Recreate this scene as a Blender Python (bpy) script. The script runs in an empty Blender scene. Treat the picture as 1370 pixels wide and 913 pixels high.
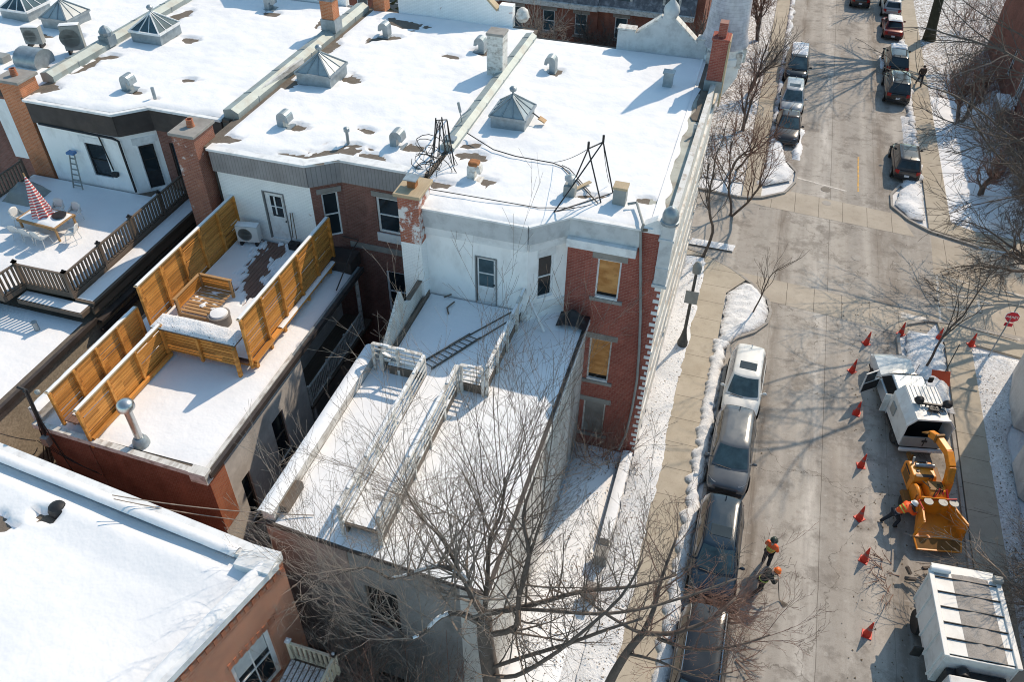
import bpy, math, random
from mathutils import Vector, Matrix, noise
sc = bpy.context.scene
COL = sc.collection
PI = math.pi
rad = math.radians

# ------------------------------------------------------------------ camera
W_, H_, F_ = 1370.0, 913.0, 1105.0
pitch, roll, yaw = rad(41.72), rad(.88), rad(-16.4)
CAM = Vector((0, 0, 30))
_f = Vector((math.sin(yaw)*math.cos(pitch), math.cos(yaw)*math.cos(pitch), -math.sin(pitch)))
_r0 = Vector((math.cos(yaw), -math.sin(yaw), 0))
_u0 = _r0.cross(_f)
_r = _r0*math.cos(roll) + _u0*math.sin(roll)
_u = -_r0*math.sin(roll) + _u0*math.cos(roll)
cd = bpy.data.cameras.new('camera'); cam = bpy.data.objects.new('camera', cd); COL.objects.link(cam)
m = Matrix.Identity(4)
for i in range(3):
    m[i][0] = _r[i]; m[i][1] = _u[i]; m[i][2] = -_f[i]; m[i][3] = CAM[i]
cam.matrix_world = m
cd.sensor_fit = 'HORIZONTAL'; cd.sensor_width = 36; cd.lens = F_/W_*36; cd.clip_end = 2000; cd.clip_start = .5
sc.camera = cam
def _ray(x, y): return _f*F_ + _r*(x-W_/2) - _u*(y-H_/2)
def P(x, y, z=0.0):                      # photo point -> world point on the level plane z
    d = _ray(x, y); return CAM + d*((z-30)/d.z)
def PY(x, y, Y):
    d = _ray(x, y); return CAM + d*(Y/d.y)
def PX(x, y, X):
    d = _ray(x, y); return CAM + d*(X/d.x)

# ------------------------------------------------------------------ light
az, el = math.atan2(.47, 1.03), rad(41.3)          # sun stands over +Y, a little to +X
S = Vector((math.sin(az)*math.cos(el), math.cos(az)*math.cos(el), math.sin(el)))
ld = bpy.data.lights.new('sun', 'SUN'); ld.energy = 4.0; ld.angle = rad(.5); ld.color = (1, .83, .645)
lo = bpy.data.objects.new('sun', ld); COL.objects.link(lo); lo.rotation_euler = S.to_track_quat('Z', 'Y').to_euler()
wd = bpy.data.worlds.new('World'); sc.world = wd; wd.use_nodes = True
nt = wd.node_tree; nt.nodes.clear()
sky = nt.nodes.new('ShaderNodeTexSky'); sky.sky_type = 'NISHITA'; sky.sun_disc = False
sky.sun_elevation = el; sky.sun_rotation = az; sky.air_density = 1.0; sky.dust_density = .6; sky.ozone_density = 1.6
bg = nt.nodes.new('ShaderNodeBackground'); bg.inputs[1].default_value = .15
ow = nt.nodes.new('ShaderNodeOutputWorld')
tint = nt.nodes.new('ShaderNodeMix'); tint.data_type = 'RGBA'; tint.blend_type = 'MULTIPLY'; tint.inputs[0].default_value = 1; tint.inputs[7].default_value = (1.15, 1.34, 1.22, 1)
nt.links.new(sky.outputs[0], tint.inputs[6]); nt.links.new(tint.outputs[2], bg.inputs[0]); nt.links.new(bg.outputs[0], ow.inputs[0])
sc.view_settings.view_transform = 'Standard'; sc.view_settings.look = 'None'; sc.view_settings.exposure = 0
sc.cycles.filter_width = 1.05; sc.cycles.max_bounces = 7; sc.cycles.diffuse_bounces = 4; sc.cycles.transparent_max_bounces = 6

# ------------------------------------------------------------------ materials
class N:
    def __init__(s, name):
        s.m = bpy.data.materials.new(name); s.m.use_nodes = True; s.t = s.m.node_tree; s.t.nodes.clear()
        s.out = s.t.nodes.new('ShaderNodeOutputMaterial'); s.b = s.t.nodes.new('ShaderNodeBsdfPrincipled')
        s.t.links.new(s.b.outputs[0], s.out.inputs[0])
        s.pos = s.n('ShaderNodeNewGeometry').outputs['Position']
    def n(s, typ, **kw):
        o = s.t.nodes.new(typ)
        for k, v in kw.items(): setattr(o, k, v)
        return o
    def set(s, sock, v):
        if hasattr(v, 'is_linked') or hasattr(v, 'links'): s.t.links.new(v, sock)
        else: sock.default_value = v
    def noise(s, scale, detail=4, rough=.55, vec=None, stretch=None):
        o = s.n('ShaderNodeTexNoise'); o.inputs['Scale'].default_value = scale; o.inputs['Detail'].default_value = detail; o.inputs['Roughness'].default_value = rough
        v = vec or s.pos
        if stretch:
            mp = s.n('ShaderNodeMapping'); mp.inputs['Scale'].default_value = stretch; s.t.links.new(v, mp.inputs[0]); v = mp.outputs[0]
        s.t.links.new(v, o.inputs['Vector']); return o.outputs['Fac']
    def ramp(s, fac, a, b, c0=(0,0,0,1), c1=(1,1,1,1)):
        o = s.n('ShaderNodeValToRGB'); e = o.color_ramp.elements
        e[0].position = a; e[0].color = c0; e[1].position = b; e[1].color = c1
        s.t.links.new(fac, o.inputs[0]); return o.outputs[0]
    def mix(s, fac, a, b, mode='MIX'):
        o = s.n('ShaderNodeMix', data_type='RGBA', blend_type=mode)
        s.set(o.inputs[0], fac); s.set(o.inputs[6], c4(a) if isinstance(a, tuple) else a); s.set(o.inputs[7], c4(b) if isinstance(b, tuple) else b)
        return o.outputs[2]
    def math(s, op, a, b=None, c=None):
        o = s.n('ShaderNodeMath', operation=op)
        for i, v in enumerate((a, b, c)):
            if v is not None: s.set(o.inputs[i], v)
        return o.outputs[0]
    def bump(s, h, strength=.3, dist=.02):
        o = s.n('ShaderNodeBump'); o.inputs['Strength'].default_value = strength; o.inputs['Distance'].default_value = dist
        s.t.links.new(h, o.inputs['Height']); s.t.links.new(o.outputs[0], s.b.inputs['Normal'])
    def fin(s, col, rough=.7, metal=0.0, spec=.4):
        s.set(s.b.inputs['Base Color'], c4(col) if isinstance(col, tuple) else col)
        s.set(s.b.inputs['Roughness'], rough); s.set(s.b.inputs['Metallic'], metal); s.b.inputs['Specular IOR Level'].default_value = spec
        return s.m
    def wallvec(s):      # (along wall, height, 0) for upright faces, whatever way they look
        g = s.n('ShaderNodeNewGeometry'); sx = s.n('ShaderNodeSeparateXYZ'); s.t.links.new(s.pos, sx.inputs[0])
        sn = s.n('ShaderNodeSeparateXYZ'); s.t.links.new(g.outputs['Normal'], sn.inputs[0])
        k = s.math('GREATER_THAN', s.math('ABSOLUTE', sn.outputs[0]), .75)
        al = s.math('ADD', s.math('MULTIPLY', sx.outputs[1], k), s.math('MULTIPLY', sx.outputs[0], s.math('SUBTRACT', 1.0, k)))
        cb = s.n('ShaderNodeCombineXYZ'); s.t.links.new(al, cb.inputs[0]); s.t.links.new(sx.outputs[2], cb.inputs[1])
        return cb.outputs[0], sx
def c4(c): return (c[0], c[1], c[2], 1.0)
def mul(c, k): return tuple(min(1, x*k) for x in c[:3])
M = {}
def plain(name, col, rough=.6, metal=0.0, var=.18, scale=3.0, fine=0.0, bump=0.0, dirt=None, dirtamt=.45, dscale=.8, spec=.4, stretch=None):
    q = N(name)
    n1 = q.noise(scale, 5, .6, stretch=stretch)
    c = q.mix(q.ramp(n1, .3, .7), mul(col, 1-var), mul(col, 1+var))
    if fine: c = q.mix(fine, c, q.ramp(q.noise(scale*12, 3), .35, .65, c4(mul(col, .55)), c4(mul(col, 1.3))))
    if dirt: c = q.mix(q.math('MULTIPLY', q.ramp(q.noise(dscale, 6, .65, stretch=stretch), .48, .68), dirtamt), c, dirt)
    if bump: q.bump(q.noise(scale*8, 4), bump, .02)
    M[name] = q.fin(c, rough, metal, spec); return M[name]
def brick(name, c1, c2, mortar, paint=None, pamt=.0, dark=.35, bw=.22, bh=.075, mort=.007):
    q = N(name); v, sx = q.wallvec()
    b = q.n('ShaderNodeTexBrick'); q.t.links.new(v, b.inputs['Vector'])
    b.inputs['Scale'].default_value = 1; b.inputs['Brick Width'].default_value = bw; b.inputs['Row Height'].default_value = bh
    b.inputs['Mortar Size'].default_value = mort; b.inputs['Color1'].default_value = c4(c1); b.inputs['Color2'].default_value = c4(c2); b.inputs['Mortar'].default_value = c4(mortar)
    b.inputs['Bias'].default_value = -.1
    c = q.mix(q.math('MULTIPLY', q.ramp(q.noise(.7, 6, .65), .42, .7), dark), b.outputs[0], mul(c1, .4))
    c = q.mix(q.math('MULTIPLY', q.ramp(q.noise(2.2, 5, .6, stretch=(1, 1, .35)), .5, .72), .3), c, mul(c2, 1.55))
    if paint: c = q.mix(q.math('MULTIPLY', q.ramp(q.noise(1.6, 8, .7), .5-pamt*.25, .56-pamt*.25), .95), c, paint)
    q.bump(b.outputs['Fac'], -.35, .012)
    M[name] = q.fin(c, .85, 0.0, .25); return M[name]
def lined(name, col, period, axis='z', dark=.5, var=.12, dirt=None, dirtamt=.5, rough=.6, width=.12, metal=0.0):  # boards or siding with shadow lines
    q = N(name); v, sx = q.wallvec(); sv = q.n('ShaderNodeSeparateXYZ'); q.t.links.new(v, sv.inputs[0])
    co = {'z': sv.outputs[1], 'a': sv.outputs[0], 'x': sx.outputs[0], 'y': sx.outputs[1]}[axis]
    fr = q.math('FRACT', q.math('DIVIDE', co, period))
    line = q.math('LESS_THAN', fr, width)
    base = q.mix(q.ramp(q.noise(1.5, 6, .65), .3, .7), mul(col, 1-var), mul(col, 1+var))
    if dirt: base = q.mix(q.math('MULTIPLY', q.ramp(q.noise(1.1, 7, .7, stretch=(1, 1, .4)), .47, .66), dirtamt), base, dirt)
    c = q.mix(line, base, q.mix(1.0, base, mul((1, 1, 1), dark), 'MULTIPLY'))
    q.bump(fr, .5, .02)
    M[name] = q.fin(c, rough, metal, .3); return M[name]

def mk_materials():
    q = N('snow')
    n = q.noise(.35, 5, .6); n2 = q.noise(6, 5, .6)
    c = q.mix(q.ramp(n, .3, .7), (.80, .81, .83), (.88, .88, .89))
    h = q.math('ADD', q.math('MULTIPLY', n, 2.6), q.math('ADD', q.math('MULTIPLY', n2, .08), q.math('MULTIPLY', q.noise(28, 3, .6), .012)))
    q.bump(h, .4, .13); M['snow'] = q.fin(c, .75, 0, .25)
    def dirty(nm, lo, hi, spot, col, crust=.5):
        q = N(nm)
        n = q.noise(.6, 5, .6); n2 = q.noise(5.5, 6, .72); n3 = q.noise(13, 3, .6)
        c = q.mix(q.ramp(n, .3, .7), (.72, .73, .75), (.87, .87, .88))
        c = q.mix(q.math('MULTIPLY', q.ramp(n2, lo, hi), crust*.55), c, col)
        c = q.mix(q.math('MULTIPLY', q.ramp(n3, spot, spot+.05), .85), c, (.11, .09, .075))
        if nm == 'snow_kerb':
            sz = q.n('ShaderNodeSeparateXYZ'); q.t.links.new(q.pos, sz.inputs[0]); zz = q.math('ADD', q.math('SUBTRACT', sz.outputs[2], .06), q.math('MULTIPLY', q.math('SUBTRACT', n2, .5), .45)); c = q.mix(q.ramp(zz, .05, .19, c4((.85,)*3), c4((0, 0, 0))), c, q.mix(q.ramp(n3, .4, .6), (.20, .17, .145), (.50, .47, .44)))
        q.bump(q.math('ADD', n2, q.math('MULTIPLY', n3, .4)), .8, .1)
        M[nm] = q.fin(c, .8, 0, .2)
    dirty('snow_dirty', .52, .72, .635, (.38, .34, .30))
    dirty('snow_crusty', .42, .62, .60, (.30, .265, .23), .75)
    dirty('snow_kerb', .56, .74, .655, (.42, .385, .35), .45)
    dirty('snow_yard', .6, .82, .73, (.42, .37, .33), .35)
    dirty('snow_patchy', .47, .56, .62, (.21, .165, .125), 1.7)
    # road: pale salted concrete with wheel tracks, cracks, damp patches
    q = N('road'); sx = q.n('ShaderNodeSeparateXYZ'); q.t.links.new(q.pos, sx.inputs[0])
    c = q.mix(q.ramp(q.noise(.22, 6, .62), .32, .68), (.28, .256, .23), (.44, .41, .37))
    c = q.mix(q.ramp(q.noise(1.0, 6, .7, stretch=(1.6, .10, 1)), .35, .7), c, (.37, .335, .30))
    tr = q.noise(1.0, 3, .5, stretch=(.9, .016, 1)); c = q.mix(q.math('MULTIPLY', q.ramp(tr, .5, .62), .55), c, (.52, .48, .43))
    for xc, wd, am, cl in ((6.45, .6, .85, (.64, .60, .55)), (4.9, .3, .45, (.54, .49, .44)), (7.6, .5, .4, (.33, .275, .225)), (4.0, .75, .8, (.17, .135, .105)), (10.4, 1.3, .75, (.18, .145, .115)), (9.3, .5, .4, (.54, .50, .45))):
        band = q.math('SUBTRACT', 1.0, q.math('DIVIDE', q.math('ABSOLUTE', q.math('SUBTRACT', q.math('ADD', sx.outputs[0], q.math('MULTIPLY', q.math('SUBTRACT', q.noise(.35, 3), .5), 1.1)), xc)), wd))
        band = q.math('MULTIPLY', q.math('MAXIMUM', band, 0.0), q.math('MULTIPLY', q.ramp(q.noise(1.0, 5, .65, stretch=(1.4, .22, 1)), .38, .62), am))
        c = q.mix(band, c, cl)
    c = q.mix(q.math('MULTIPLY', q.ramp(q.noise(.42, 7, .7), .53, .62), .55), c, (.15, .13, .112))
    c = q.mix(q.math('MULTIPLY', q.ramp(q.noise(1.9, 7, .75), .50, .66), .42), c, (.19, .165, .14)); c = q.mix(q.math('MULTIPLY', q.ramp(q.noise(2.7, 7, .75), .56, .70), .45), c, (.56, .53, .49))
    c = q.mix(q.math('MULTIPLY', q.ramp(q.noise(24, 4, .7), .45, .75), .26), c, (.10, .09, .08))
    vo = q.n('ShaderNodeTexVoronoi', feature='DISTANCE_TO_EDGE'); vo.inputs['Scale'].default_value = .095
    nn_ = q.n('ShaderNodeTexNoise'); nn_.inputs['Scale'].default_value = .8; nn_.inputs['Detail'].default_value = 6; q.t.links.new(q.pos, nn_.inputs['Vector']); mp_ = q.n('ShaderNodeVectorMath', operation='MULTIPLY_ADD'); q.t.links.new(nn_.outputs['Color'], mp_.inputs[0]); mp_.inputs[1].default_value = (2.2, 2.2, 2.2); q.t.links.new(q.pos, mp_.inputs[2]); mp = mp_.outputs[0]; q.t.links.new(mp, vo.inputs['Vector'])
    crack = q.math('LESS_THAN', vo.outputs['Distance'], .0016)
    c = q.mix(q.math('MULTIPLY', crack, .5), c, (.09, .075, .06))
    for jx, ja in ((6.95, .7), (3.9, .3), (9.9, .35)):
        jn = q.math('LESS_THAN', q.math('ABSOLUTE', q.math('SUBTRACT', q.math('ADD', sx.outputs[0], q.math('MULTIPLY', q.noise(.9, 2), .06)), jx)), .014)
        c = q.mix(q.math('MULTIPLY', jn, ja), c, (.10, .085, .07))
    ty = q.math('ADD', sx.outputs[1], q.math('MULTIPLY', q.noise(.55, 5, .6), 2.2))
    c = q.mix(q.math('MULTIPLY', q.math('LESS_THAN', q.math('FRACT', q.math('DIVIDE', ty, 5.7)), .0045), .6), c, (.09, .075, .06))
    q.bump(q.noise(30, 4, .7), .25, .01); M['road'] = q.fin(c, .85, 0, .2)
    def slab(nm, a, b, jx, jy, jc=(.10, .085, .07)):
        q = N(nm); sx = q.n('ShaderNodeSeparateXYZ'); q.t.links.new(q.pos, sx.inputs[0])
        c = q.mix(q.ramp(q.noise(.5, 6, .65), .32, .68), a, b)
        c = q.mix(q.math('MULTIPLY', q.ramp(q.noise(2.2, 6, .7), .52, .7), .35), c, mul(a, .6))
        c = q.mix(q.math('MULTIPLY', q.ramp(q.noise(26, 3, .7), .5, .75), .25), c, mul(a, .45))
        for co, p in ((sx.outputs[1], jy), (sx.outputs[0], jx)):
            if p:
                wob = q.math('ADD', co, q.math('MULTIPLY', q.noise(1.3, 2), .05))
                c = q.mix(q.math('MULTIPLY', q.math('LESS_THAN', q.math('FRACT', q.math('DIVIDE', wob, p)), .03/p), .8), c, jc)
        q.bump(q.noise(22, 4), .2, .01); M[nm] = q.fin(c, .85, 0, .2)
    slab('sidewalk', (.385, .335, .265), (.485, .43, .35), 0, 1.62)
    slab('crosswalk', (.38, .33, .27), (.48, .425, .355), 1.55, 0)
    slab('kerbstone', (.30, .275, .25), (.42, .39, .355), 0, 1.2)
    plain('road_paint', (.62, .58, .53), .8, var=.2, dirt=(.30, .27, .23), dirtamt=.95, dscale=2.2)
    plain('yellow_paint', (.62, .36, .10), .8, dirt=(.30, .27, .23), dirtamt=.95, dscale=2.5)
    plain('wet_asphalt', (.085, .07, .058), .55, var=.35, scale=2, fine=.3)
    plain('driveway', (.16, .15, .14), .8, var=.25, scale=.8, fine=.3)
    plain('membrane', (.155, .13, .105), .85, var=.35, scale=2.5, fine=.45, bump=.4)
    brick('red_brick', (.27, .064, .047), (.36, .11, .08), (.37, .22, .18), dark=.35)
    brick('orange_brick', (.47, .155, .065), (.56, .21, .10), (.52, .36, .25), dark=.4)
    brick('near_brick', (.36, .118, .062), (.50, .20, .115), (.58, .41, .31), dark=.35, bw=.30, bh=.125, mort=.016)
    brick('chimney_brick', (.42, .125, .06), (.50, .18, .09), (.36, .26, .2), dark=.35)
    brick('brown_brick', (.20, .085, .066), (.27, .125, .10), (.28, .20, .17), dark=.45)
    brick('far_brick', (.23, .075, .05), (.30, .11, .075), (.27, .18, .14), dark=.45)
    brick('peeling_brick', (.35, .10, .06), (.42, .15, .09), (.4, .3, .26), paint=(.74, .72, .70), pamt=-.05)
    brick('peeling_side', (.26, .095, .065), (.34, .14, .09), (.34, .24, .2), paint=(.62, .55, .52), pamt=-.35)
    plain('wing_side', (.60, .575, .535), .85, var=.16, scale=2.5, dirt=(.21, .165, .125), dirtamt=.85, dscale=1.7, stretch=(1, .9, .22), bump=.2)
    brick('wing_brick', (.185, .075, .055), (.24, .105, .08), (.27, .19, .155), dark=.55)
    brick('white_brick', (.88, .88, .87), (.93, .93, .92), (.74, .74, .74), paint=(.36, .14, .09), pamt=-.62, dark=.08)
    plain('white_wall', (.93, .93, .92), .6, var=.04, scale=1.2, dirt=(.50, .48, .46), dirtamt=.3, dscale=1.8, stretch=(1, 1, .5))
    plain('white_paint', (.80, .80, .80), .5, var=.06, scale=2, dirt=(.42, .38, .33), dirtamt=.4, dscale=3)
    q = N('side_wall'); v, sx = q.wallvec()
    c = q.mix(q.ramp(q.noise(1.4, 6, .65), .3, .7), (.60, .58, .54), (.76, .75, .73))
    c = q.mix(q.math('MULTIPLY', q.ramp(q.noise(2.6, 7, .75, stretch=(1, .7, .22)), .5, .62), .75), c, (.34, .27, .21))
    c = q.mix(q.math('MULTIPLY', q.ramp(q.noise(1.3, 5, .7, stretch=(1, .3, 2.2)), .52, .62), .5), c, (.5, .44, .36))
    q.bump(q.noise(7, 5), .3, .02); M['side_wall'] = q.fin(c, .75, 0, .25)
    plain('weather_white', (.66, .645, .61), .75, var=.14, scale=5, dirt=(.22, .18, .145), dirtamt=.75, dscale=4, stretch=(1, .35, 1.5))
    plain('grey_trim', (.56, .58, .59), .5, var=.08, scale=1.5, dirt=(.22, .23, .24), dirtamt=.4, dscale=2)
    plain('light_trim', (.80, .81, .81), .5, var=.07, scale=1.5, dirt=(.36, .36, .36), dirtamt=.4, dscale=2)
    lined('corrugated', (.30, .285, .285), .16, 'a', .62, dirt=(.19, .175, .165), dirtamt=.4, rough=.55)
    lined('clapboard', (.66, .64, .60), .11, 'z', .68, dirt=(.40, .36, .30), dirtamt=.6, width=.18)
    plain('dark_fascia', (.052, .043, .040), .65, var=.25, scale=2, dirt=(.11, .085, .07), dirtamt=.5)
    plain('stucco_brown', (.33, .25, .22), .9, var=.16, scale=1.0, fine=.12, dirt=(.155, .13, .12), dirtamt=.6, dscale=.7, bump=.2)
    plain('stucco_grey', (.27, .26, .25), .9, var=.18, scale=.9, fine=.12, dirt=(.10, .095, .09), dirtamt=.6, dscale=.6, bump=.2)
    plain('stucco_pale', (.64, .60, .555), .9, var=.14, scale=.8, fine=.18, dirt=(.24, .215, .195), dirtamt=.6, dscale=.6, bump=.25)
    plain('pebbledash', (.42, .365, .285), .95, var=.15, scale=1, fine=.5, dirt=(.25, .21, .16), dirtamt=.4, bump=.5)
    plain('stone', (.30, .285, .265), .85, var=.15, scale=3, dirt=(.16, .14, .12), dirtamt=.5)
    plain('slate', (.115, .12, .135), .6, var=.3, scale=4, dirt=(.42, .43, .46), dirtamt=.6, dscale=2.2)
    lined('turret_slate', (.44, .43, .47), .17, 'z', .8, var=.45, dirt=(.66, .66, .68), dirtamt=.75)
    def wood(nm, a, b, slat=0, rough=.6):
        q = N(nm); g = q.noise(3, 6, .6, stretch=(14, .8, 14)); n = q.noise(.9, 4)
        c = q.mix(q.ramp(g, .3, .72), a, b)
        c = q.mix(q.math('MULTIPLY', q.ramp(n, .45, .7), .35), c, mul(a, .65))
        if slat:
            sz = q.n('ShaderNodeSeparateXYZ'); q.t.links.new(q.pos, sz.inputs[0]); fl = q.math('FLOOR', q.math('DIVIDE', sz.outputs[2], slat)); fy = q.math('FLOOR', q.math('DIVIDE', q.math('ADD', sz.outputs[1], q.math('MULTIPLY', sz.outputs[0], .7)), 1.36))
            wn = q.n('ShaderNodeTexWhiteNoise', noise_dimensions='2D'); cb = q.n('ShaderNodeCombineXYZ'); q.t.links.new(fl, cb.inputs[0]); q.t.links.new(fy, cb.inputs[1]); q.t.links.new(cb.outputs[0], wn.inputs['Vector'])
            c = q.mix(q.math('MULTIPLY', wn.outputs['Value'], .75), c, mul(a, .5))
        q.bump(g, .2, .01); M[nm] = q.fin(c, rough, 0, .3)
    wood('cedar', (.60, .245, .05), (.82, .40, .10), .14); wood('cedar_dark', (.24, .105, .03), (.33, .16, .05))
    wood('grey_timber', (.115, .088, .068), (.20, .155, .12)); wood('plank_brown', (.17, .095, .07), (.27, .165, .125))
    wood('teak', (.38, .22, .10), (.5, .31, .15)); wood('pale_timber', (.42, .32, .20), (.53, .42, .28))
    def ply():
        q = N('plywood'); v, sx = q.wallvec()
        c = q.mix(q.ramp(q.noise(1.6, 6, .6, stretch=(1, 1, 2.2)), .35, .66), (.42, .175, .05), (.64, .33, .12))
        c = q.mix(q.math('MULTIPLY', q.ramp(q.noise(3, 6, .7, stretch=(1, 1, .6)), .55, .68), .6), c, (.17, .085, .035))
        M['plywood'] = q.fin(c, .75, 0, .3)
    ply()
    plain('old_board', (.26, .235, .215), .85, var=.2, scale=2, dirt=(.14, .12, .11), dirtamt=.6)
    plain('galvanised', (.30, .345, .37), .42, .45, var=.2, scale=4, dirt=(.28, .29, .29), dirtamt=.5)
    plain('green_metal', (.33, .375, .365), .55, .2, var=.14, scale=1.5, dirt=(.26, .235, .2), dirtamt=.6, dscale=1.2)
    plain('patina_metal', (.40, .41, .365), .7, .1, var=.2, scale=1.4, dirt=(.22, .17, .13), dirtamt=.75, dscale=1.0)
    plain('rust', (.34, .14, .055), .85, var=.3, scale=6); plain('steel', (.55, .55, .54), .28, .9, var=.1)
    plain('black_metal', (.03, .03, .032), .5, .3, var=.3); plain('dark_pole', (.085, .085, .08), .6, .3, var=.3, scale=5)
    plain('grey_paint', (.30, .31, .30), .55, .1, var=.12, dirt=(.17, .16, .15), dirtamt=.4)
    plain('cable', (.025, .025, .025), .6, var=.1); plain('rubber', (.022, .022, .023), .75, var=.3, scale=8, dirt=(.10, .09, .08), dirtamt=.4)
    plain('glass', (.018, .026, .032), .06, 0, var=.3, scale=.9, spec=.6)
    plain('glass_blue', (.05, .085, .10), .08, 0, var=.5, scale=1.4, spec=.6)
    plain('frosted_glass', (.34, .385, .40), .22, 0, var=.22, scale=1.4, spec=.6, dirt=(.22, .23, .23), dirtamt=.4)
    plain('curtain', (.58, .58, .57), .9, var=.1, scale=6); plain('black_void', (.012, .011, .011), .9, var=.2)
    plain('white_plastic', (.70, .70, .68), .4, var=.05); plain('blue_plastic', (.08, .2, .42), .4, var=.1)
    plain('leaf_scrap', (.12, .085, .05), .9, var=.3); plain('cream_paint', (.74, .66, .50), .7, var=.1, dirt=(.4, .33, .24), dirtamt=.4); plain('snow_packed', (.82, .83, .845), .75, var=.05, scale=4, bump=.25, spec=.2)
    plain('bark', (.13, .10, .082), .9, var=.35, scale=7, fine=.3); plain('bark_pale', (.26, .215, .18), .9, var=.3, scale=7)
    plain('bark_brown', (.215, .125, .095), .9, var=.3, scale=5); plain('bark_twig', (.15, .115, .092), .9, var=.3, scale=6); plain('bark_dark', (.105, .086, .074), .9, var=.3, scale=6)
    plain('bark_mossy', (.06, .058, .035), .95, var=.4, scale=5, fine=.4, bump=.4); plain('needles', (.035, .05, .022), .9, var=.4, scale=3); plain('tarp', (.02, .018, .02), .5, var=.4, scale=6)
    plain('cone_red', (.62, .035, .018), .5, var=.08); plain('cone_reflect', (.33, .10, .09), .4, var=.15); plain('sign_orange', (.72, .10, .03), .5, var=.05)
    plain('sign_red', (.55, .02, .04), .45, var=.05); plain('sign_white', (.85, .85, .85), .5, var=.03)
    plain('truck_white', (.70, .71, .70), .45, var=.06, scale=1.2, dirt=(.38, .36, .33), dirtamt=.5, dscale=1.6)
    plain('cab_sky_tint', (.52, .56, .585), .2, .15, var=.06, scale=1.2, dirt=(.38, .36, .33), dirtamt=.3); plain('truck_top', (.74, .74, .72), .5, var=.05, scale=2, dirt=(.5, .47, .43), dirtamt=.4, dscale=1.3)  # bluish sky reflection on the white cab is mixed into the cab colour
    plain('bark_litter', (.36, .33, .30), .95, var=.3, scale=2.2, fine=.4, dirt=(.40, .37, .34), dirtamt=.8, dscale=2.2, bump=.5)
    plain('machine_orange', (.78, .265, .018), .4, var=.08, scale=3, dirt=(.30, .13, .03), dirtamt=.55, dscale=2.5)
    plain('machine_dark', (.20, .095, .02), .6, var=.2, scale=3); plain('hydraulic_red', (.45, .03, .035), .5, var=.1)
    plain('skin', (.52, .30, .22), .55, var=.05); plain('hi_vis', (.90, .115, .018), .6, var=.08, scale=9); plain('hi_vis_yellow', (.55, .62, .10), .5, var=.05)
    plain('navy_cloth', (.018, .022, .032), .85, var=.3, scale=9); plain('dark_cloth', (.028, .028, .026), .85, var=.3, scale=9); plain('door_outline_shade', (.22, .22, .22), .6, var=.1); plain('boot', (.02, .017, .014), .7, var=.2)
    plain('brown_cloth', (.075, .05, .04), .85, var=.2, scale=9); plain('hair', (.03, .02, .014), .8, var=.2)
    plain('helmet_orange', (.85, .17, .03), .35, var=.04); plain('helmet_white', (.78, .78, .76), .35, var=.04); plain('helmet_green', (.03, .05, .04), .4, var=.05)
    plain('umbrella_red', (.52, .07, .075), .85, var=.1); plain('umbrella_white', (.75, .70, .68), .85, var=.05)
    plain('kayak_yellow', (.75, .66, .03), .4, var=.08); plain('chrome', (.6, .6, .6), .15, 1, var=.05)
    plain('lamp_lens', (.65, .66, .68), .12, 0, var=.1, spec=.7); plain('tail_red', (.35, .012, .012), .2, 0, var=.1); plain('plate', (.7, .7, .72), .5, var=.03)
    def paint(nm, col, r=.22, metal=.35):
        q = N(nm); n = q.noise(1.3, 5); c = q.mix(q.ramp(n, .3, .7), mul(col, .88), mul(col, 1.08))
        c = q.mix(q.math('MULTIPLY', q.ramp(q.noise(2.5, 6, .7), .5, .78), .05), c, (.15, .14, .13))
        q.b.inputs['Coat Weight'].default_value = .3; q.b.inputs['Coat Roughness'].default_value = .12
        M[nm] = q.fin(c, q.ramp(n, .3, .7, c4((r, r, r)), c4((r*1.7, r*1.7, r*1.7))), metal, .5)
    paint('paint_white', (.72, .72, .70), .3, 0); paint('paint_grey', (.135, .142, .152), .16, .15); paint('paint_navy', (.014, .028, .046), .12, 0)
    paint('paint_black', (.014, .014, .016), .12, 0); paint('paint_silver', (.40, .41, .42), .2, .2); paint('paint_bronze', (.045, .038, .036), .16, .1)
    paint('paint_red', (.17, .022, .02), .25, .2)
mk_materials()

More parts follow.
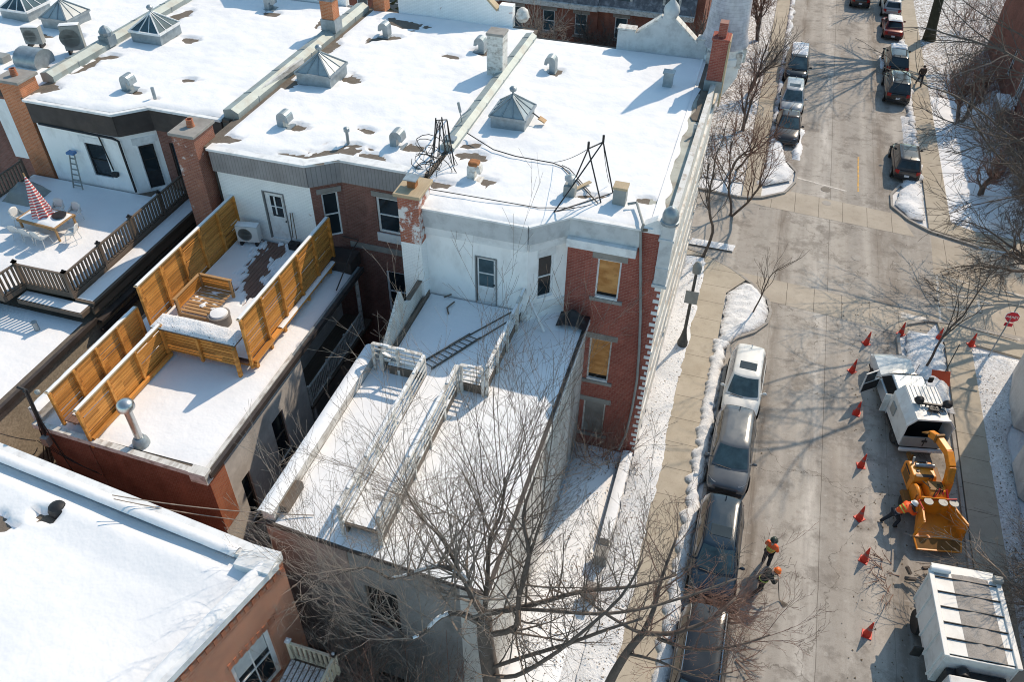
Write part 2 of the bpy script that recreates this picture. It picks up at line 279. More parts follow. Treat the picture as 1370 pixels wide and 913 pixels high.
# ------------------------------------------------------------------ building blocks
EACH = {'decal', 'access_hatch', 'rail_snow', 'snow_on_limbs', 'thawed_patch', 'post', 'top_rail', 'joist', 'stile', 'bracket', 'eye', 'ear', 'side_post', 'foot', 'leg', 'mirror', 'roof_rail', 'guard_disc', 'lintel', 'wiper', 'roof_rib', 'ear_defender', 'mast_pole', 'lower_stile', 'upper_stile', 'gallery_post', 'cover_slat', 'hydraulic_ram', 'insulator', 'wall_panel', 'gutter', 'seam', 'downpipe', 'rung', 'soldier_course', 'fascia', 'frieze_board', 'corner_stones', 'handle_bar', 'boot', 'stay', 'parapet'}   # built as one object for each loose piece
OFF = {}      # thing name -> where its own zero lies in the world (for things whose parts are written in world numbers)
class MB:
    def __init__(s): s.v = []; s.f = []; s.mi = []
    def add(s, vs, fs, mi=0):
        o = len(s.v); s.v += [tuple(p) for p in vs]; s.f += [tuple(i+o for i in f) for f in fs]; s.mi += [mi]*len(fs); return s
    def box(s, x0, x1, y0, y1, z0, z1, mi=0):
        return s.add([(x0,y0,z0),(x1,y0,z0),(x1,y1,z0),(x0,y1,z0),(x0,y0,z1),(x1,y0,z1),(x1,y1,z1),(x0,y1,z1)],
                     [(0,3,2,1),(4,5,6,7),(0,1,5,4),(1,2,6,5),(2,3,7,6),(3,0,4,7)], mi)
    def bar(s, p, q, w, h, mi=0, up=(0,0,1)):
        p, q = Vector(p), Vector(q); d = (q-p).normalized(); u = Vector(up)
        if abs(d.dot(u)) > .98: u = Vector((0,1,0))
        a = d.cross(u).normalized()*(w/2); b = a.cross(d).normalized()*(h/2)
        vs = [e+k for e in (p, q) for k in (-a-b, a-b, a+b, -a+b)]
        return s.add(vs, [(0,1,2,3),(7,6,5,4),(0,4,5,1),(1,5,6,2),(2,6,7,3),(3,7,4,0)], mi)
    def tube(s, pts, rs, n=6, mi=0, cap=True):
        pts = [Vector(p) for p in pts]; k = len(pts)
        if not hasattr(rs, '__len__'): rs = [rs]*k
        o = len(s.v); a = None
        for i in range(k):
            d = (pts[min(i+1, k-1)]-pts[max(i-1, 0)])
            d = d.normalized() if d.length > 1e-9 else Vector((0,0,1))
            if a is None: a = d.orthogonal().normalized()
            else:
                a = a-d*a.dot(d); a = a.normalized() if a.length > 1e-6 else d.orthogonal().normalized()
            b = d.cross(a)
            for j in range(n):
                t = 2*PI*j/n; c = pts[i]+(a*math.cos(t)+b*math.sin(t))*rs[i]; s.v.append((c.x, c.y, c.z))
        for i in range(k-1):
            for j in range(n):
                j2 = (j+1) % n; s.f.append((o+i*n+j, o+i*n+j2, o+(i+1)*n+j2, o+(i+1)*n+j)); s.mi.append(mi)
        if cap:
            s.f.append(tuple(o+j for j in range(n-1, -1, -1))); s.f.append(tuple(o+(k-1)*n+j for j in range(n))); s.mi += [mi, mi]
        return s
    def lathe(s, prof, c=(0,0,0), n=16, mi=0, axis='z', sx=1, sy=1):
        o = len(s.v); k = len(prof)
        for r, z in prof:
            for j in range(n):
                t = 2*PI*j/n; x, y = r*math.cos(t)*sx, r*math.sin(t)*sy
                p = (x, y, z) if axis == 'z' else ((z, x, y) if axis == 'x' else (y, z, x))
                s.v.append((p[0]+c[0], p[1]+c[1], p[2]+c[2]))
        for i in range(k-1):
            for j in range(n):
                j2 = (j+1) % n; s.f.append((o+i*n+j, o+i*n+j2, o+(i+1)*n+j2, o+(i+1)*n+j)); s.mi.append(mi)
        s.f.append(tuple(o+j for j in range(n-1, -1, -1))); s.f.append(tuple(o+(k-1)*n+j for j in range(n))); s.mi += [mi, mi]
        return s
    def prism(s, poly, z0, z1, mi=0):            # poly counter-clockwise from above
        n = len(poly); vs = [(p[0], p[1], z0) for p in poly]+[(p[0], p[1], z1) for p in poly]
        return s.add(vs, [tuple(range(n-1, -1, -1)), tuple(range(n, 2*n))]+[(i, (i+1) % n, n+(i+1) % n, n+i) for i in range(n)], mi)
    def prism_x(s, poly, x0, x1, mi=0):          # poly of (y, z)
        n = len(poly); vs = [(x0, p[0], p[1]) for p in poly]+[(x1, p[0], p[1]) for p in poly]
        return s.add(vs, [tuple(range(n-1, -1, -1)), tuple(range(n, 2*n))]+[(i, (i+1) % n, n+(i+1) % n, n+i) for i in range(n)], mi)
    def prism_y(s, poly, y0, y1, mi=0):          # poly of (x, z)
        n = len(poly); vs = [(p[0], y0, p[1]) for p in poly]+[(p[0], y1, p[1]) for p in poly]
        return s.add(vs, [tuple(range(n)), tuple(range(2*n-1, n-1, -1))]+[(i, n+i, n+(i+1) % n, (i+1) % n) for i in range(n)], mi)
    def ball(s, c, r, n=10, m=6, mi=0, sq=(1,1,1)):
        prof = []
        o = len(s.v)
        for i in range(m+1):
            t = PI*i/m
            for j in range(n):
                u = 2*PI*j/n; s.v.append((c[0]+r*sq[0]*math.sin(t)*math.cos(u), c[1]+r*sq[1]*math.sin(t)*math.sin(u), c[2]-r*sq[2]*math.cos(t)))
        for i in range(m):
            for j in range(n):
                j2 = (j+1) % n; s.f.append((o+i*n+j, o+i*n+j2, o+(i+1)*n+j2, o+(i+1)*n+j)); s.mi.append(mi)
        return s
    def sheet(s, fn, nu, nv, mi=0):
        vs = [fn(i/nu, j/nv) for j in range(nv+1) for i in range(nu+1)]
        return s.add(vs, [(j*(nu+1)+i, j*(nu+1)+i+1, (j+1)*(nu+1)+i+1, (j+1)*(nu+1)+i) for j in range(nv) for i in range(nu)], mi)
    def fbox(s, F, s0, s1, z0, z1, d0, d1, mi=0):     # a box laid on an upright face F: along s, up z, out d
        vs = [F.pt(a, z, d) for d in (d0, d1) for a, z in ((s0,z0),(s1,z0),(s1,z1),(s0,z1))]
        return s.add(vs, [(0,3,2,1),(4,5,6,7),(0,1,5,4),(1,2,6,5),(2,3,7,6),(3,0,4,7)], mi)
    def wall(s, F, z0, z1, holes=(), depth=.14, s0=0.0, s1=None, mi=0):   # upright face with openings and their reveals
        s1 = F.len if s1 is None else s1
        us = sorted({s0, s1, *[h[0] for h in holes], *[h[1] for h in holes]}); zs = sorted({z0, z1, *[h[2] for h in holes], *[h[3] for h in holes]})
        for a, b in zip(us, us[1:]):
            for c, d in zip(zs, zs[1:]):
                mx, mz = (a+b)/2, (c+d)/2
                if any(h[0] < mx < h[1] and h[2] < mz < h[3] for h in holes): continue
                s.add([F.pt(a,c), F.pt(b,c), F.pt(b,d), F.pt(a,d)], [(0,1,2,3)], mi)
        for h in holes:
            a, b, c, d = h
            for p, q in (((a,c),(b,c)), ((b,c),(b,d)), ((b,d),(a,d)), ((a,d),(a,c))):
                s.add([F.pt(*p), F.pt(*p, -depth), F.pt(*q, -depth), F.pt(*q)], [(0,3,2,1)], mi)
        return s
    def islands(s):
        par = list(range(len(s.v)))
        def fd(i):
            while par[i] != i: par[i] = par[par[i]]; i = par[i]
            return i
        for f in s.f:
            for j in f[1:]: a, b = fd(f[0]), fd(j); par[a] = b
        g = {}
        for k, f in enumerate(s.f): g.setdefault(fd(f[0]), []).append(k)
        out = []
        for ks in g.values():
            m_ = MB(); mp = {}
            for k in ks:
                ff = []
                for i in s.f[k]:
                    if i not in mp: mp[i] = len(m_.v); m_.v.append(s.v[i])
                    ff.append(mp[i])
                m_.f.append(tuple(ff)); m_.mi.append(s.mi[k])
            out.append(m_)
        return out
    def build(s, name, mat, parent=None, bevel=0.0, smooth=False, sub=0, angle=40):
        if name in EACH and parent is not None:
            r_ = None
            for m_ in s.islands(): r_ = m_.build1(name, mat, parent, bevel, smooth, sub, angle)
            return r_
        return s.build1(name, mat, parent, bevel, smooth, sub, angle)
    def build1(s, name, mat, parent=None, bevel=0.0, smooth=False, sub=0, angle=40):
        off = (0,0,0)
        if parent is not None: off = OFF.get(parent.name, (0,0,0)); 
        me = bpy.data.meshes.new(name)
        me.from_pydata([(p[0]-off[0], p[1]-off[1], p[2]-off[2]) for p in s.v] if off != (0,0,0) else s.v, [], s.f)
        for mm in (mat if isinstance(mat, (list, tuple)) else [mat]): me.materials.append(M[mm])
        if any(s.mi): me.polygons.foreach_set('material_index', s.mi)
        o = bpy.data.objects.new(name, me); COL.objects.link(o)
        if smooth: 
            me.polygons.foreach_set('use_smooth', [True]*len(me.polygons))
            if angle < 180: me.set_sharp_from_angle(angle=rad(angle))
        if parent is not None: o.parent = parent; OFF[o.name] = off
        if bevel:
            b = o.modifiers.new('bevel', 'BEVEL'); b.width = bevel; b.segments = 2; b.limit_method = 'ANGLE'; b.angle_limit = rad(35)
        if sub:
            b = o.modifiers.new('sub', 'SUBSURF'); b.levels = sub; b.render_levels = sub
        return o
class Face:
    def __init__(s, p0, p1):
        s.p = Vector((p0[0], p0[1], 0)); d = Vector((p1[0]-p0[0], p1[1]-p0[1], 0)); s.len = d.length; s.u = d.normalized(); s.n = Vector((s.u.y, -s.u.x, 0))
    def pt(s, a, z, d=0.0):
        q = s.p+s.u*a+s.n*d; return (q.x, q.y, z)
def tag(o, label, cat, group=None, kind=None):
    if label: o['label'] = label
    if cat: o['category'] = cat
    if group: o['group'] = group
    if kind: o['kind'] = kind
    return o
def thing(name, label, cat, loc=(0,0,0), group=None, local=False, rz=0.0):
    o = bpy.data.objects.new(name, None); COL.objects.link(o); o.location = loc; o.rotation_euler = (0, 0, rz); o.empty_display_size = .2
    if not local: OFF[o.name] = tuple(loc)
    return tag(o, label, cat, group)
def struct(o): o['kind'] = 'structure'; return o
def solo(mb, name, mat, label, cat, group=None, **kw): return tag(mb.build(name, mat, None, **kw), label, cat, group)
def copy_tree(o, parent=None):
    c = o.copy(); COL.objects.link(c); c.parent = parent
    OFF[c.name] = (0, 0, 0)
    for ch in list(o.children): copy_tree(ch, c)
    return c
R = random.Random(7)
def nz(x, y, z=0.0, k=1.0): return noise.noise(Vector((x*k, y*k, z)))

def window(par, F, s0, s1, z0, z1, d=-.12, frame='white_paint', pane='glass', fw=.07, cross=True, mull=0, sill=None, lintel=None, curtain=False):
    f = MB(); fd = d+.05
    f.fbox(F, s0, s0+fw, z0, z1, d, fd); f.fbox(F, s1-fw, s1, z0, z1, d, fd); f.fbox(F, s0+fw, s1-fw, z0, z0+fw, d, fd-.002); f.fbox(F, s0+fw, s1-fw, z1-fw, z1, d, fd-.002)
    if cross: zm = z0+(z1-z0)*.5; f.fbox(F, s0+fw, s1-fw, zm-.03, zm+.03, d, fd-.004)
    for i in range(mull): a = s0+(s1-s0)*(i+1)/(mull+1); f.fbox(F, a-.02, a+.02, z0+fw, z1-fw, d, fd-.006)
    w = f.build('window', frame, par)
    p = MB(); p.add([F.pt(s0+fw, z0+fw, d+.012), F.pt(s1-fw, z0+fw, d+.012), F.pt(s1-fw, z1-fw, d+.012), F.pt(s0+fw, z1-fw, d+.012)], [(0,1,2,3)]); p.build('pane', pane, w)
    if curtain:
        c = MB(); zc = z0+(z1-z0)*.62
        c.add([F.pt(s0+fw+.02, zc, d+.016), F.pt(s1-fw-.02, zc, d+.016), F.pt(s1-fw-.02, z1-fw, d+.016), F.pt(s0+fw+.02, z1-fw, d+.016)], [(0,1,2,3)]); c.build('blind', 'curtain', w)
    if sill:
        q = MB(); q.fbox(F, s0-.12, s1+.12, z0-.16, z0-.004, -.05, .09); q.build('sill', sill, w)
    if lintel:
        q = MB(); q.fbox(F, s0-.18, s1+.18, z1+.006, z1+.26, -.05, .022); q.build('lintel', lintel, w)
    return w
def door(par, F, s0, s1, z0, z1, d=-.1, leaf='white_paint', pane='glass', g=(.18, .82, .38, .92), cross=1, frame='white_paint'):
    f = MB(); f.fbox(F, s0, s0+.05, z0, z1, d, .035); f.fbox(F, s1-.05, s1, z0, z1, d, .035); f.fbox(F, s0+.05, s1-.05, z1-.05, z1, d, .033); f.fbox(F, s0+.05, s1-.05, z0, z1-.05, d, d+.004)
    w = f.build('door', 'door_outline_shade' if frame == 'white_paint' and leaf == 'white_paint' else frame, par)  # grey on white door frames stands in for the shade outlining them
    l = MB(); l.fbox(F, s0+.075, s1-.075, z0+.02, z1-.08, d+.005, d+.045); l.build('leaf', leaf, w)
    a, b = s0+(s1-s0)*g[0], s0+(s1-s0)*g[1]; c, e = z0+(z1-z0)*g[2], z0+(z1-z0)*g[3]
    p = MB(); p.fbox(F, a, b, c, e, d+.04, d+.052); p.build('pane', pane, w)
    r = MB()
    for i in range(cross): zz = c+(e-c)*(i+1)/(cross+1); r.fbox(F, a, b, zz-.025, zz+.025, d+.04, d+.075)
    r.fbox(F, a-.05, a, c-.05, e+.05, d+.03, d+.07); r.fbox(F, b, b+.05, c-.05, e+.05, d+.03, d+.07)
    r.build('glazing_bar', leaf, w)
    h = MB(); h.ball(F.pt(s1-.13, z0+1.0, d+.09), .04, 8, 5); h.build('handle', 'black_metal', w)
    return w
def blob(cx, cy, rx, ry, z, seed, n=22, amp=.3, rot=0.0):      # a ragged flat patch
    pts = []
    for i in range(n):
        t = 2*PI*i/n; k = 1+amp*(nz(math.cos(t)*1.3+seed*7.1, math.sin(t)*1.3, seed)*1.6)
        x, y = rx*k*math.cos(t), ry*k*math.sin(t); pts.append((cx+x*math.cos(rot)-y*math.sin(rot), cy+x*math.sin(rot)+y*math.cos(rot), z))
    return pts
HOLES = []
def thaw(x, y):              # 0 inside a thawed spot, 1 well outside
    k = 1.0
    for sp in HOLES:
        dx, dy = x-sp[0], y-sp[1]; rot = sp[4] if len(sp) > 4 else 0; c, s_ = math.cos(rot), math.sin(rot); u, v = (dx*c+dy*s_)/sp[2], (-dx*s_+dy*c)/sp[3]
        if abs(u) < 2.2 and abs(v) < 2.2:
            d = math.hypot(u, v)*(1+.55*nz(x*1.7, y*1.7, 3)+.4*nz(x*4.2, y*4.2, 7)); k = min(k, max(0, min(1, (d-.92)/.3)))
    return k
def patch(par, spots, z, mat='membrane', name='thawed_patch'):
    mb = MB()
    for i, sp in enumerate(spots):
        pts = blob(sp[0], sp[1], sp[2]*1.5, sp[3]*1.5, z-.115+.0007*i, sp[0]*1.7+sp[1], rot=sp[4] if len(sp) > 4 else 0, amp=.1)
        mb.add(pts, [tuple(range(len(pts)))])
    return mb.build(name, mat, par)

# ------------------------------------------------------------------ roof furniture shared by the houses (all fixed to the roofs: parts)
ZR = 12.7
def skylight(par, cx, cy, w, l, z=ZR, glass='frosted_glass', frame='galvanised', h0=.5, h1=.78, rz=0.0, fin=True):
    c, s = math.cos(rz), math.sin(rz)
    def T(x, y, zz): return (cx+x*c-y*s, cy+x*s+y*c, z+zz)
    b = MB(); hw, hl = w/2, l/2
    b.add([T(-hw,-hl,0),T(hw,-hl,0),T(hw,hl,0),T(-hw,hl,0),T(-hw,-hl,h0),T(hw,-hl,h0),T(hw,hl,h0),T(-hw,hl,h0)], [(4,5,6,7),(0,1,5,4),(1,2,6,5),(2,3,7,6),(3,0,4,7)])
    sk = b.build('skylight', frame, par)
    g = MB(); o = .04; top = [T(0,-hl*.12,h0+h1), T(0,hl*.12,h0+h1)]
    base = [T(-hw-o,-hl-o,h0+.05),T(hw+o,-hl-o,h0+.05),T(hw+o,hl+o,h0+.05),T(-hw-o,hl+o,h0+.05)]
    g.add(base+top, [(0,1,4),(1,2,5,4),(2,3,5),(3,0,4,5)]); g.build('glazing', glass, sk)
    r = MB()
    for i, j in ((0,4),(1,4),(2,5),(3,5),(4,5)): 
        pp = base+top; r.bar(Vector(pp[i])+Vector((0,0,.02)), Vector(pp[j])+Vector((0,0,.02)), .07, .06)
    for i in range(4): r.bar(base[i], base[(i+1) % 4], .1, .1)
    for k in (.33, .66):
        for i in range(4):
            a = Vector(base[i]).lerp(Vector(base[(i+1) % 4]), k); tp = Vector(top[0 if i == 0 else 1] if i in (0, 2) else top[0]).lerp(Vector(top[1]), 0 if i in (0,2) else (k if i == 1 else 1-k))
            r.bar(a+Vector((0,0,.02)), tp+Vector((0,0,.02)), .035, .035)
    r.build('glazing_bar', 'white_paint' if glass == 'glass_blue' else 'black_metal' if frame != 'galvanised' else 'galvanised', sk)
    if fin:
        f = MB(); f.lathe([(.05,0),(.05,.14),(.15,.2),(.17,.3),(.1,.38),(.02,.4)], T(0,0,h0+h1), 10); f.build('ventilator', 'galvanised', sk, smooth=True)
    return sk
def gooseneck(par, x, y, z=ZR, h=.75, r=.24, mat='galvanised', face=0.0, w=.5):
    # square duct that turns over into a curved hood
    mb = MB(); c, s = math.cos(face), math.sin(face)
    r = r*1.15; prof = [(-r, 0), (-r, h)]+[(-r*math.cos(t), h+math.sin(t)*r) for t in [PI*k/9 for k in range(1, 9)]]+[(r, h), (r*1.05, h-.16), (r*.55, h-.16), (r*.4, h-.02), (r*.1, h-.1), (r*.05, 0)]
    n = len(prof); vs = []
    for a in (-w/2, w/2):
        for px, pz in prof: vs.append((x+px*c-a*s, y+px*s+a*c, z+pz))
    mb.add(vs, [tuple(range(n)), tuple(range(2*n-1, n-1, -1))]+[(i, n+i, n+(i+1) % n, (i+1) % n) for i in range(n)])
    mb.box(x-.32, x+.32, y-.32, y+.32, z, z+.05)
    return mb.build('roof_vent', mat, par)
def chimney(par, x0, x1, y0, y1, z0, z1, mat='chimney_brick', cap='stone', pots=1, flash=None, capd=.1, caph=.14, potm='chimney_brick'):
    mb = MB(); mb.box(x0, x1, y0, y1, z0, z1); ch = mb.build('chimney', mat, par)
    if cap:
        c = MB(); c.box(x0-capd, x1+capd, y0-capd, y1+capd, z1, z1+caph); c.build('cap', cap, ch, bevel=.02)
    p = MB(); zt = z1+(caph if cap else 0)
    for i in range(pots):
        xx = (x0+x1)/2; yy = y0+(y1-y0)*(i+1)/(pots+1)
        p.lathe([(.17, 0), (.14, .3), (.16, .32), (.12, .33), (.11, .1)], (xx, yy, zt), 12)
    if pots: p.build('flue_pot', potm, ch, smooth=True)
    if flash:
        f = MB(); f.box(x0-.06, x1+.06, y0-.06, y1+.06, z0, z0+flash); f.build('flashing', 'galvanised', ch)
    return ch
def ridge(par, x, y0, y1, z=ZR, w=.6, h=.35, mat='green_metal', kinks=()):
    mb = MB(); mb.prism_y([(x-w/2, z-.1), (x+w/2, z-.1), (x+w/2, z+h*.55), (x+.05, z+h), (x-w/2, z+h*.75)], y0, y1)
    o = mb.build('party_wall_coping', mat, par)
    j = MB(); y = y0+1.8
    while y < y1-.5: j.box(x-w/2-.01, x+w/2+.01, y, y+.05, z, z+h*.6); j.bar((x-w/2-.01, y, z+h*.77), (x+.05, y, z+h+.02), .05, .02); y += 2.6
    j.build('seam', 'galvanised', o); return o

# ------------------------------------------------------------------ corner house
HA = thing('row_house', 'corner row house with white painted bay and red brick rear with boarded up windows', 'house', (-6.5, 34, 0))
fa1, fa2, fa3, fas = Face((-11.0, 25.1), (-6.8, 25.1)), Face((-6.8, 25.1), (-5.5, 26.25)), Face((-5.5, 26.25), (-1.65, 26.25)), Face((-1.65, 26.25), (-1.5, 42.5))
mb = MB(); mb.wall(fa1, 0, 12.6, [(2.03, 2.95, 8.45, 10.8)], .12); mb.wall(fa2, 0, 12.6, [(.45, 1.15, 8.95, 11.0)], .12); mb.build('white_wall', 'white_wall', HA)
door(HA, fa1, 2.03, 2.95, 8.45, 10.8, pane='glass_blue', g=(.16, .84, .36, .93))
window(HA, fa2, .45, 1.15, 8.95, 11.0, sill=None)
mb = MB(); mb.fbox(fa2, .42, 1.2, 11.02, 11.45, 0, .03); mb.fbox(fa2, .0, 1.7, 8.3, 8.75, 0, .04); mb.build('wall_panel', 'light_trim', HA)
mb = MB(); wins = [(1.24, 2.2, 9.0, 10.9), (1.24, 2.2, 4.35, 6.75), (1.24, 2.25, .9, 2.95)]
mb.wall(fa3, 0, 12.62, wins, .16); mb.build('red_brick_wall', 'red_brick', HA)
for i, (a, b, c, d) in enumerate(wins):
    f = MB(); f.fbox(fa3, a, a+.07, c, d, -.15, -.05); f.fbox(fa3, b-.07, b, c, d, -.15, -.05); f.fbox(fa3, a+.07, b-.07, d-.07, d, -.15, -.052)
    w = f.build('window', 'weather_white' if i else 'white_paint', HA)
    p = MB(); zb = c+(d-c)*(.12 if i < 2 else 0); p.fbox(fa3, a+.07, b-.07, zb, d-.07, -.14, -.08); p.build('boarding', 'plywood' if i < 2 else 'old_board', w)
    if i < 2:
        g = MB(); g.fbox(fa3, a+.07, b-.07, c+.02, zb, -.14, -.11); g.build('pane', 'black_void', w)
        q = MB(); q.fbox(fa3, a+.02, b-.02, c-.02, c+.07, -.1, .03); q.build('sash_rail', 'light_trim', w)
    q = MB(); q.fbox(fa3, a-.22, b+.22, d+.005, d+.3, -.02, .02); q.build('lintel', 'stone', w)
    q = MB(); q.fbox(fa3, a-.2, b+.2, c-.18, c-.022, -.06, .08); q.build('sill', 'stone', w)
mb = MB()
for fc, a, b in ((fa1, 0, fa1.len), (fa2, 0, fa2.len), (fa3, 0, 2.75)):
    mb.fbox(fc, a-.06+.01*(fc is fa3), b+.02, 11.86+.003*(fc is fa2)+.005*(fc is fa3), 12.66-.003*(fc is fa2)-.006*(fc is fa3), .0, .2)
mb.build('fascia', 'grey_trim', HA)
mb = MB()
for fc, a, b in ((fa1, 0, fa1.len), (fa2, 0, fa2.len), (fa3, 0, 2.75)):
    n = 1; mb.fbox(fc, a+.02, b-.02, 11.48, 11.855, .0, .13 if fc is not fa3 else .42)
mb.build('frieze_board', 'light_trim', HA)
mb = MB()
for q_, (fc, a, b) in enumerate(((fa1, 0, fa1.len), (fa2, 0, fa2.len), (fa3, 0, 2.75))): mb.fbox(fc, a-.1, b+.03, 12.662+.004*q_, 12.735+.005*q_, -.3, .28-.004*q_)
mb.build('drip_edge', 'light_trim', HA)
mb = MB(); mb.wall(fas, 0, 13.0); mb.fbox(fas, 0, fas.len, 12.98, 13.1, -.18, .06); mb.fbox(fas, 0, fas.len, 11.7, 11.9, 0, .14); mb.fbox(fas, 0, fas.len, 11.9, 12.98, -.16, .05)
for k in range(5): mb.fbox(fas, 0.1, fas.len-.1, 2.3+k*2.05, 2.42+k*2.05, 0, .05)
mb.build('side_wall', 'side_wall', HA)
mb = MB(); mb.add([(-11.6, 25.3, 0), (-11.6, 42.4, 0), (-11.6, 42.4, 12.7), (-11.6, 25.3, 12.7)], [(0,1,2,3)]); mb.wall(Face((-1.5, 42.5), (-11.6, 42.5)), 0, 12.7); mb.build('far_wall', 'stone', HA)
# stepped corner stones between the brick and the white side
mb = MB()
for k in range(32): 
    z = .4+k*.305; mb.box(-1.9 if k % 2 else -1.78, -1.642, 26.235, 26.4, z, z+.17)
mb.build('corner_stones', 'light_trim', HA)
roofA = [(-11.55, 25.0), (-6.8, 25.0), (-5.45, 26.15), (-2.75, 26.15), (-1.7, 26.35), (-1.62, 42.3), (-11.55, 42.3)]
mb = MB(); mb.prism(roofA, 12.55, 12.7); rA = mb.build('roof', 'membrane', HA)
mb = MB()
def snowtop(par, x0, x1, y0, y1, z, front=None, hgt=.14, step=.45, seed=0, edge=.35, name='snow_cover', mat='snow', holes=()):
    HOLES[:] = list(holes)
    if holes: step = .13
    nx, ny = max(2, int((x1-x0)/step)), max(2, int((y1-y0)/step)); mb = MB(); 
    def fn(u, v):
        x = x0+(x1-x0)*u; ya = front(x) if front else y0; y = ya+(y1-ya)*v
        e = min(1, min(x-x0, x1-x, y-ya, y1-y)/edge+.08); e = max(0, e)
        k = thaw(x, y) if HOLES else 1.0
        return (x, y, z-.02*(1-k)+hgt*(e**.5)*k**.6*(.75+.4*nz(x, y, seed, .5)+.22*nz(x, y, seed+5, 1.7)))
    mb.sheet(fn, nx, ny); return mb.build(name, mat, par, smooth=True, angle=180)
def frontA(x):
    if x < -6.8: return 24.95
    if x < -5.45: return 24.95+(x+6.8)*.87
    return 26.12
PA = [(-11.0, 26.6, .45, .3), (-10.8, 30.0, .5, .28, .5), (-10.5, 29.2, .75, .3, .1), (-9.3, 27.45, .5, .3), (-9.3, 38.4, .4, .35), (-2.9, 28.0, .5, .25), (-5.2, 27.6, .7, .12, .3)]
snowtop(HA, -11.5, -2.3, 25, 42.25, 12.7, frontA, .13, holes=PA)
def rag(x0, x1, y0, y1, nx, ny, fn): pass
# bare strip of old metal along the street eave, snow edge ragged against it
mb = MB(); mb.sheet(lambda u, v: (-2.75+.6*u*0+1.15*u, 27.0+11.2*v, 12.72+.02*u), 2, 2); mb.build('eave_roofing', 'patina_metal', HA)
mb = MB(); mb.sheet(lambda u, v: (-2.45+(.12+.55*abs(nz(v*9, 3.3))+.9*max(0, .25-v)+(.0 if v < .8 else -.35))*u, 26.2+16.0*v, 12.755+.07*(1-u)), 3, 60); mb.build('snow_edge', 'snow', HA, smooth=True, angle=180)
mb = MB(); mb.sheet(lambda u, v: (-2.1+.55*u-.25*(1-v)*(1-u)*nz(v*4, 1), 35.3+3.2*v, 12.79), 4, 10); mb.build('thawed_strip', 'membrane', HA)
ridge(HA, -11.6, 29.3, 42.2)
# rear corner cap and metal pilaster
mb = MB(); mb.prism_y([(-2.74, 12.5), (-1.62, 12.5), (-1.62, 13.05), (-2.2, 13.1), (-2.74, 12.75)], 26.2, 26.6); mb.build('corner_cap', 'light_trim', HA)
mb = MB(); mb.box(-1.98, -1.5, 26.02, 26.5, 10.35, 13.05); mb.box(-2.03, -1.45, 25.98, 26.55, 12.35, 12.47); mb.box(-2.0, -1.48, 26.0, 26.52, 11.1, 11.15); mb.box(-2.03, -1.45, 25.98, 26.54, 10.2, 10.34)
pil = mb.build('pilaster', 'grey_trim', HA, bevel=.015)
mb = MB(); mb.lathe([(.34, 0), (.34, .12), (.3, .14), (.31, .35), (.26, .52), (.14, .66), (.03, .72)], (-1.74, 26.26, 13.05), 14); mb.build('finial', 'galvanised', pil, smooth=True)
# chimneys, gable, corner turret
c = chimney(HA, -11.85, -11.0, 24.55, 25.75, 11.2, 13.3, 'peeling_brick', 'pale_timber', 0, capd=.12)
mb = MB(); mb.box(-11.85, -11.0, 24.55, 25.75, 0, 11.2); mb.build('painted_base', 'white_brick', c)
mb = MB(); mb.box(-11.6, -11.28, 25.0, 25.3, 13.44, 13.72); mb.build('flue', 'rust', c); mb = MB(); mb.box(-11.72, -11.2, 24.9, 25.4, 13.78, 13.82); mb.build('flue_cap', 'galvanised', c)
c = chimney(HA, -1.98, -1.25, 38.7, 39.6, 12.7, 15.15, 'red_brick', 'red_brick', 0, flash=.55, capd=.05, caph=.1)
mb = MB(); mb.box(-1.8, -1.42, 38.9, 39.4, 15.25, 15.9); mb.build('flue_stack', 'red_brick', c); mb = MB(); mb.box(-1.242, -1.16, 38.68, 39.62, 12.0, 15.2); mb.build('stone_edge', 'pale_timber', c)
gA = [(-7.0, 12.6), (-2.4, 12.6), (-2.4, 13.7), (-2.9, 13.72), (-2.92, 13.5), (-4.15, 14.55), (-4.2, 14.85), (-4.35, 15.1), (-4.5, 15.15), (-4.62, 15.0), (-4.8, 14.6), (-6.1, 13.6), (-6.1, 13.75), (-7.0, 13.72)]
mb = MB(); mb.prism_y(gA, 42.25, 42.75); g = mb.build('gable_parapet', 'grey_trim', HA)
mb = MB()
for (a, b), (c_, d) in (((-2.9, 13.53), (-4.15, 14.6)), ((-4.85, 14.6), (-6.1, 13.63))): mb.bar((a, 42.5, b), (c_, 42.5, d), .56, .09)
mb.box(-7.03, -6.07, 42.2, 42.8, 13.77, 13.85); mb.box(-2.93, -2.37, 42.2, 42.8, 13.73, 13.8); mb.build('coping', 'weather_white', g)
mb = MB(); mb.lathe([(.3, 0), (.42, .3), (.36, .55), (.15, .8), (.1, .95), (.16, 1.02), (.05, 1.2)], (-4.42, 42.5, 14.6), 12); mb.build('finial', 'grey_trim', g, smooth=True)
mb = MB(); mb.lathe([(.1, 10.2), (.55, 11.0), (.95, 11.8), (.95, 12.6), (1.08, 12.65), (1.08, 13.0), (1.0, 13.05), (1.0, 13.5)], (-1.6, 42.9, 0), 16); tu = mb.build('corner_turret', 'light_trim', HA, smooth=True)
mb = MB(); mb.lathe([(1.2, 13.5), (1.2, 13.65), (1.05, 14.1), (.95, 16.0), (.6, 18.2), (.05, 20.5)], (-1.6, 42.9, 0), 16); mb.build('spire_roof', 'turret_slate', tu, smooth=True)
mb = MB()
for k in range(8):
    t = 2*PI*k/8+.2; mb.box(-1.6+1.06*math.cos(t)-.14, -1.6+1.06*math.cos(t)+.14, 42.9+1.06*math.sin(t)-.14, 42.9+1.06*math.sin(t)+.14, 12.55, 13.3)
mb.build('bracket', 'weather_white', tu)
skylight(HA, -9.72, 32.6, 1.55, 1.6, z=12.78)
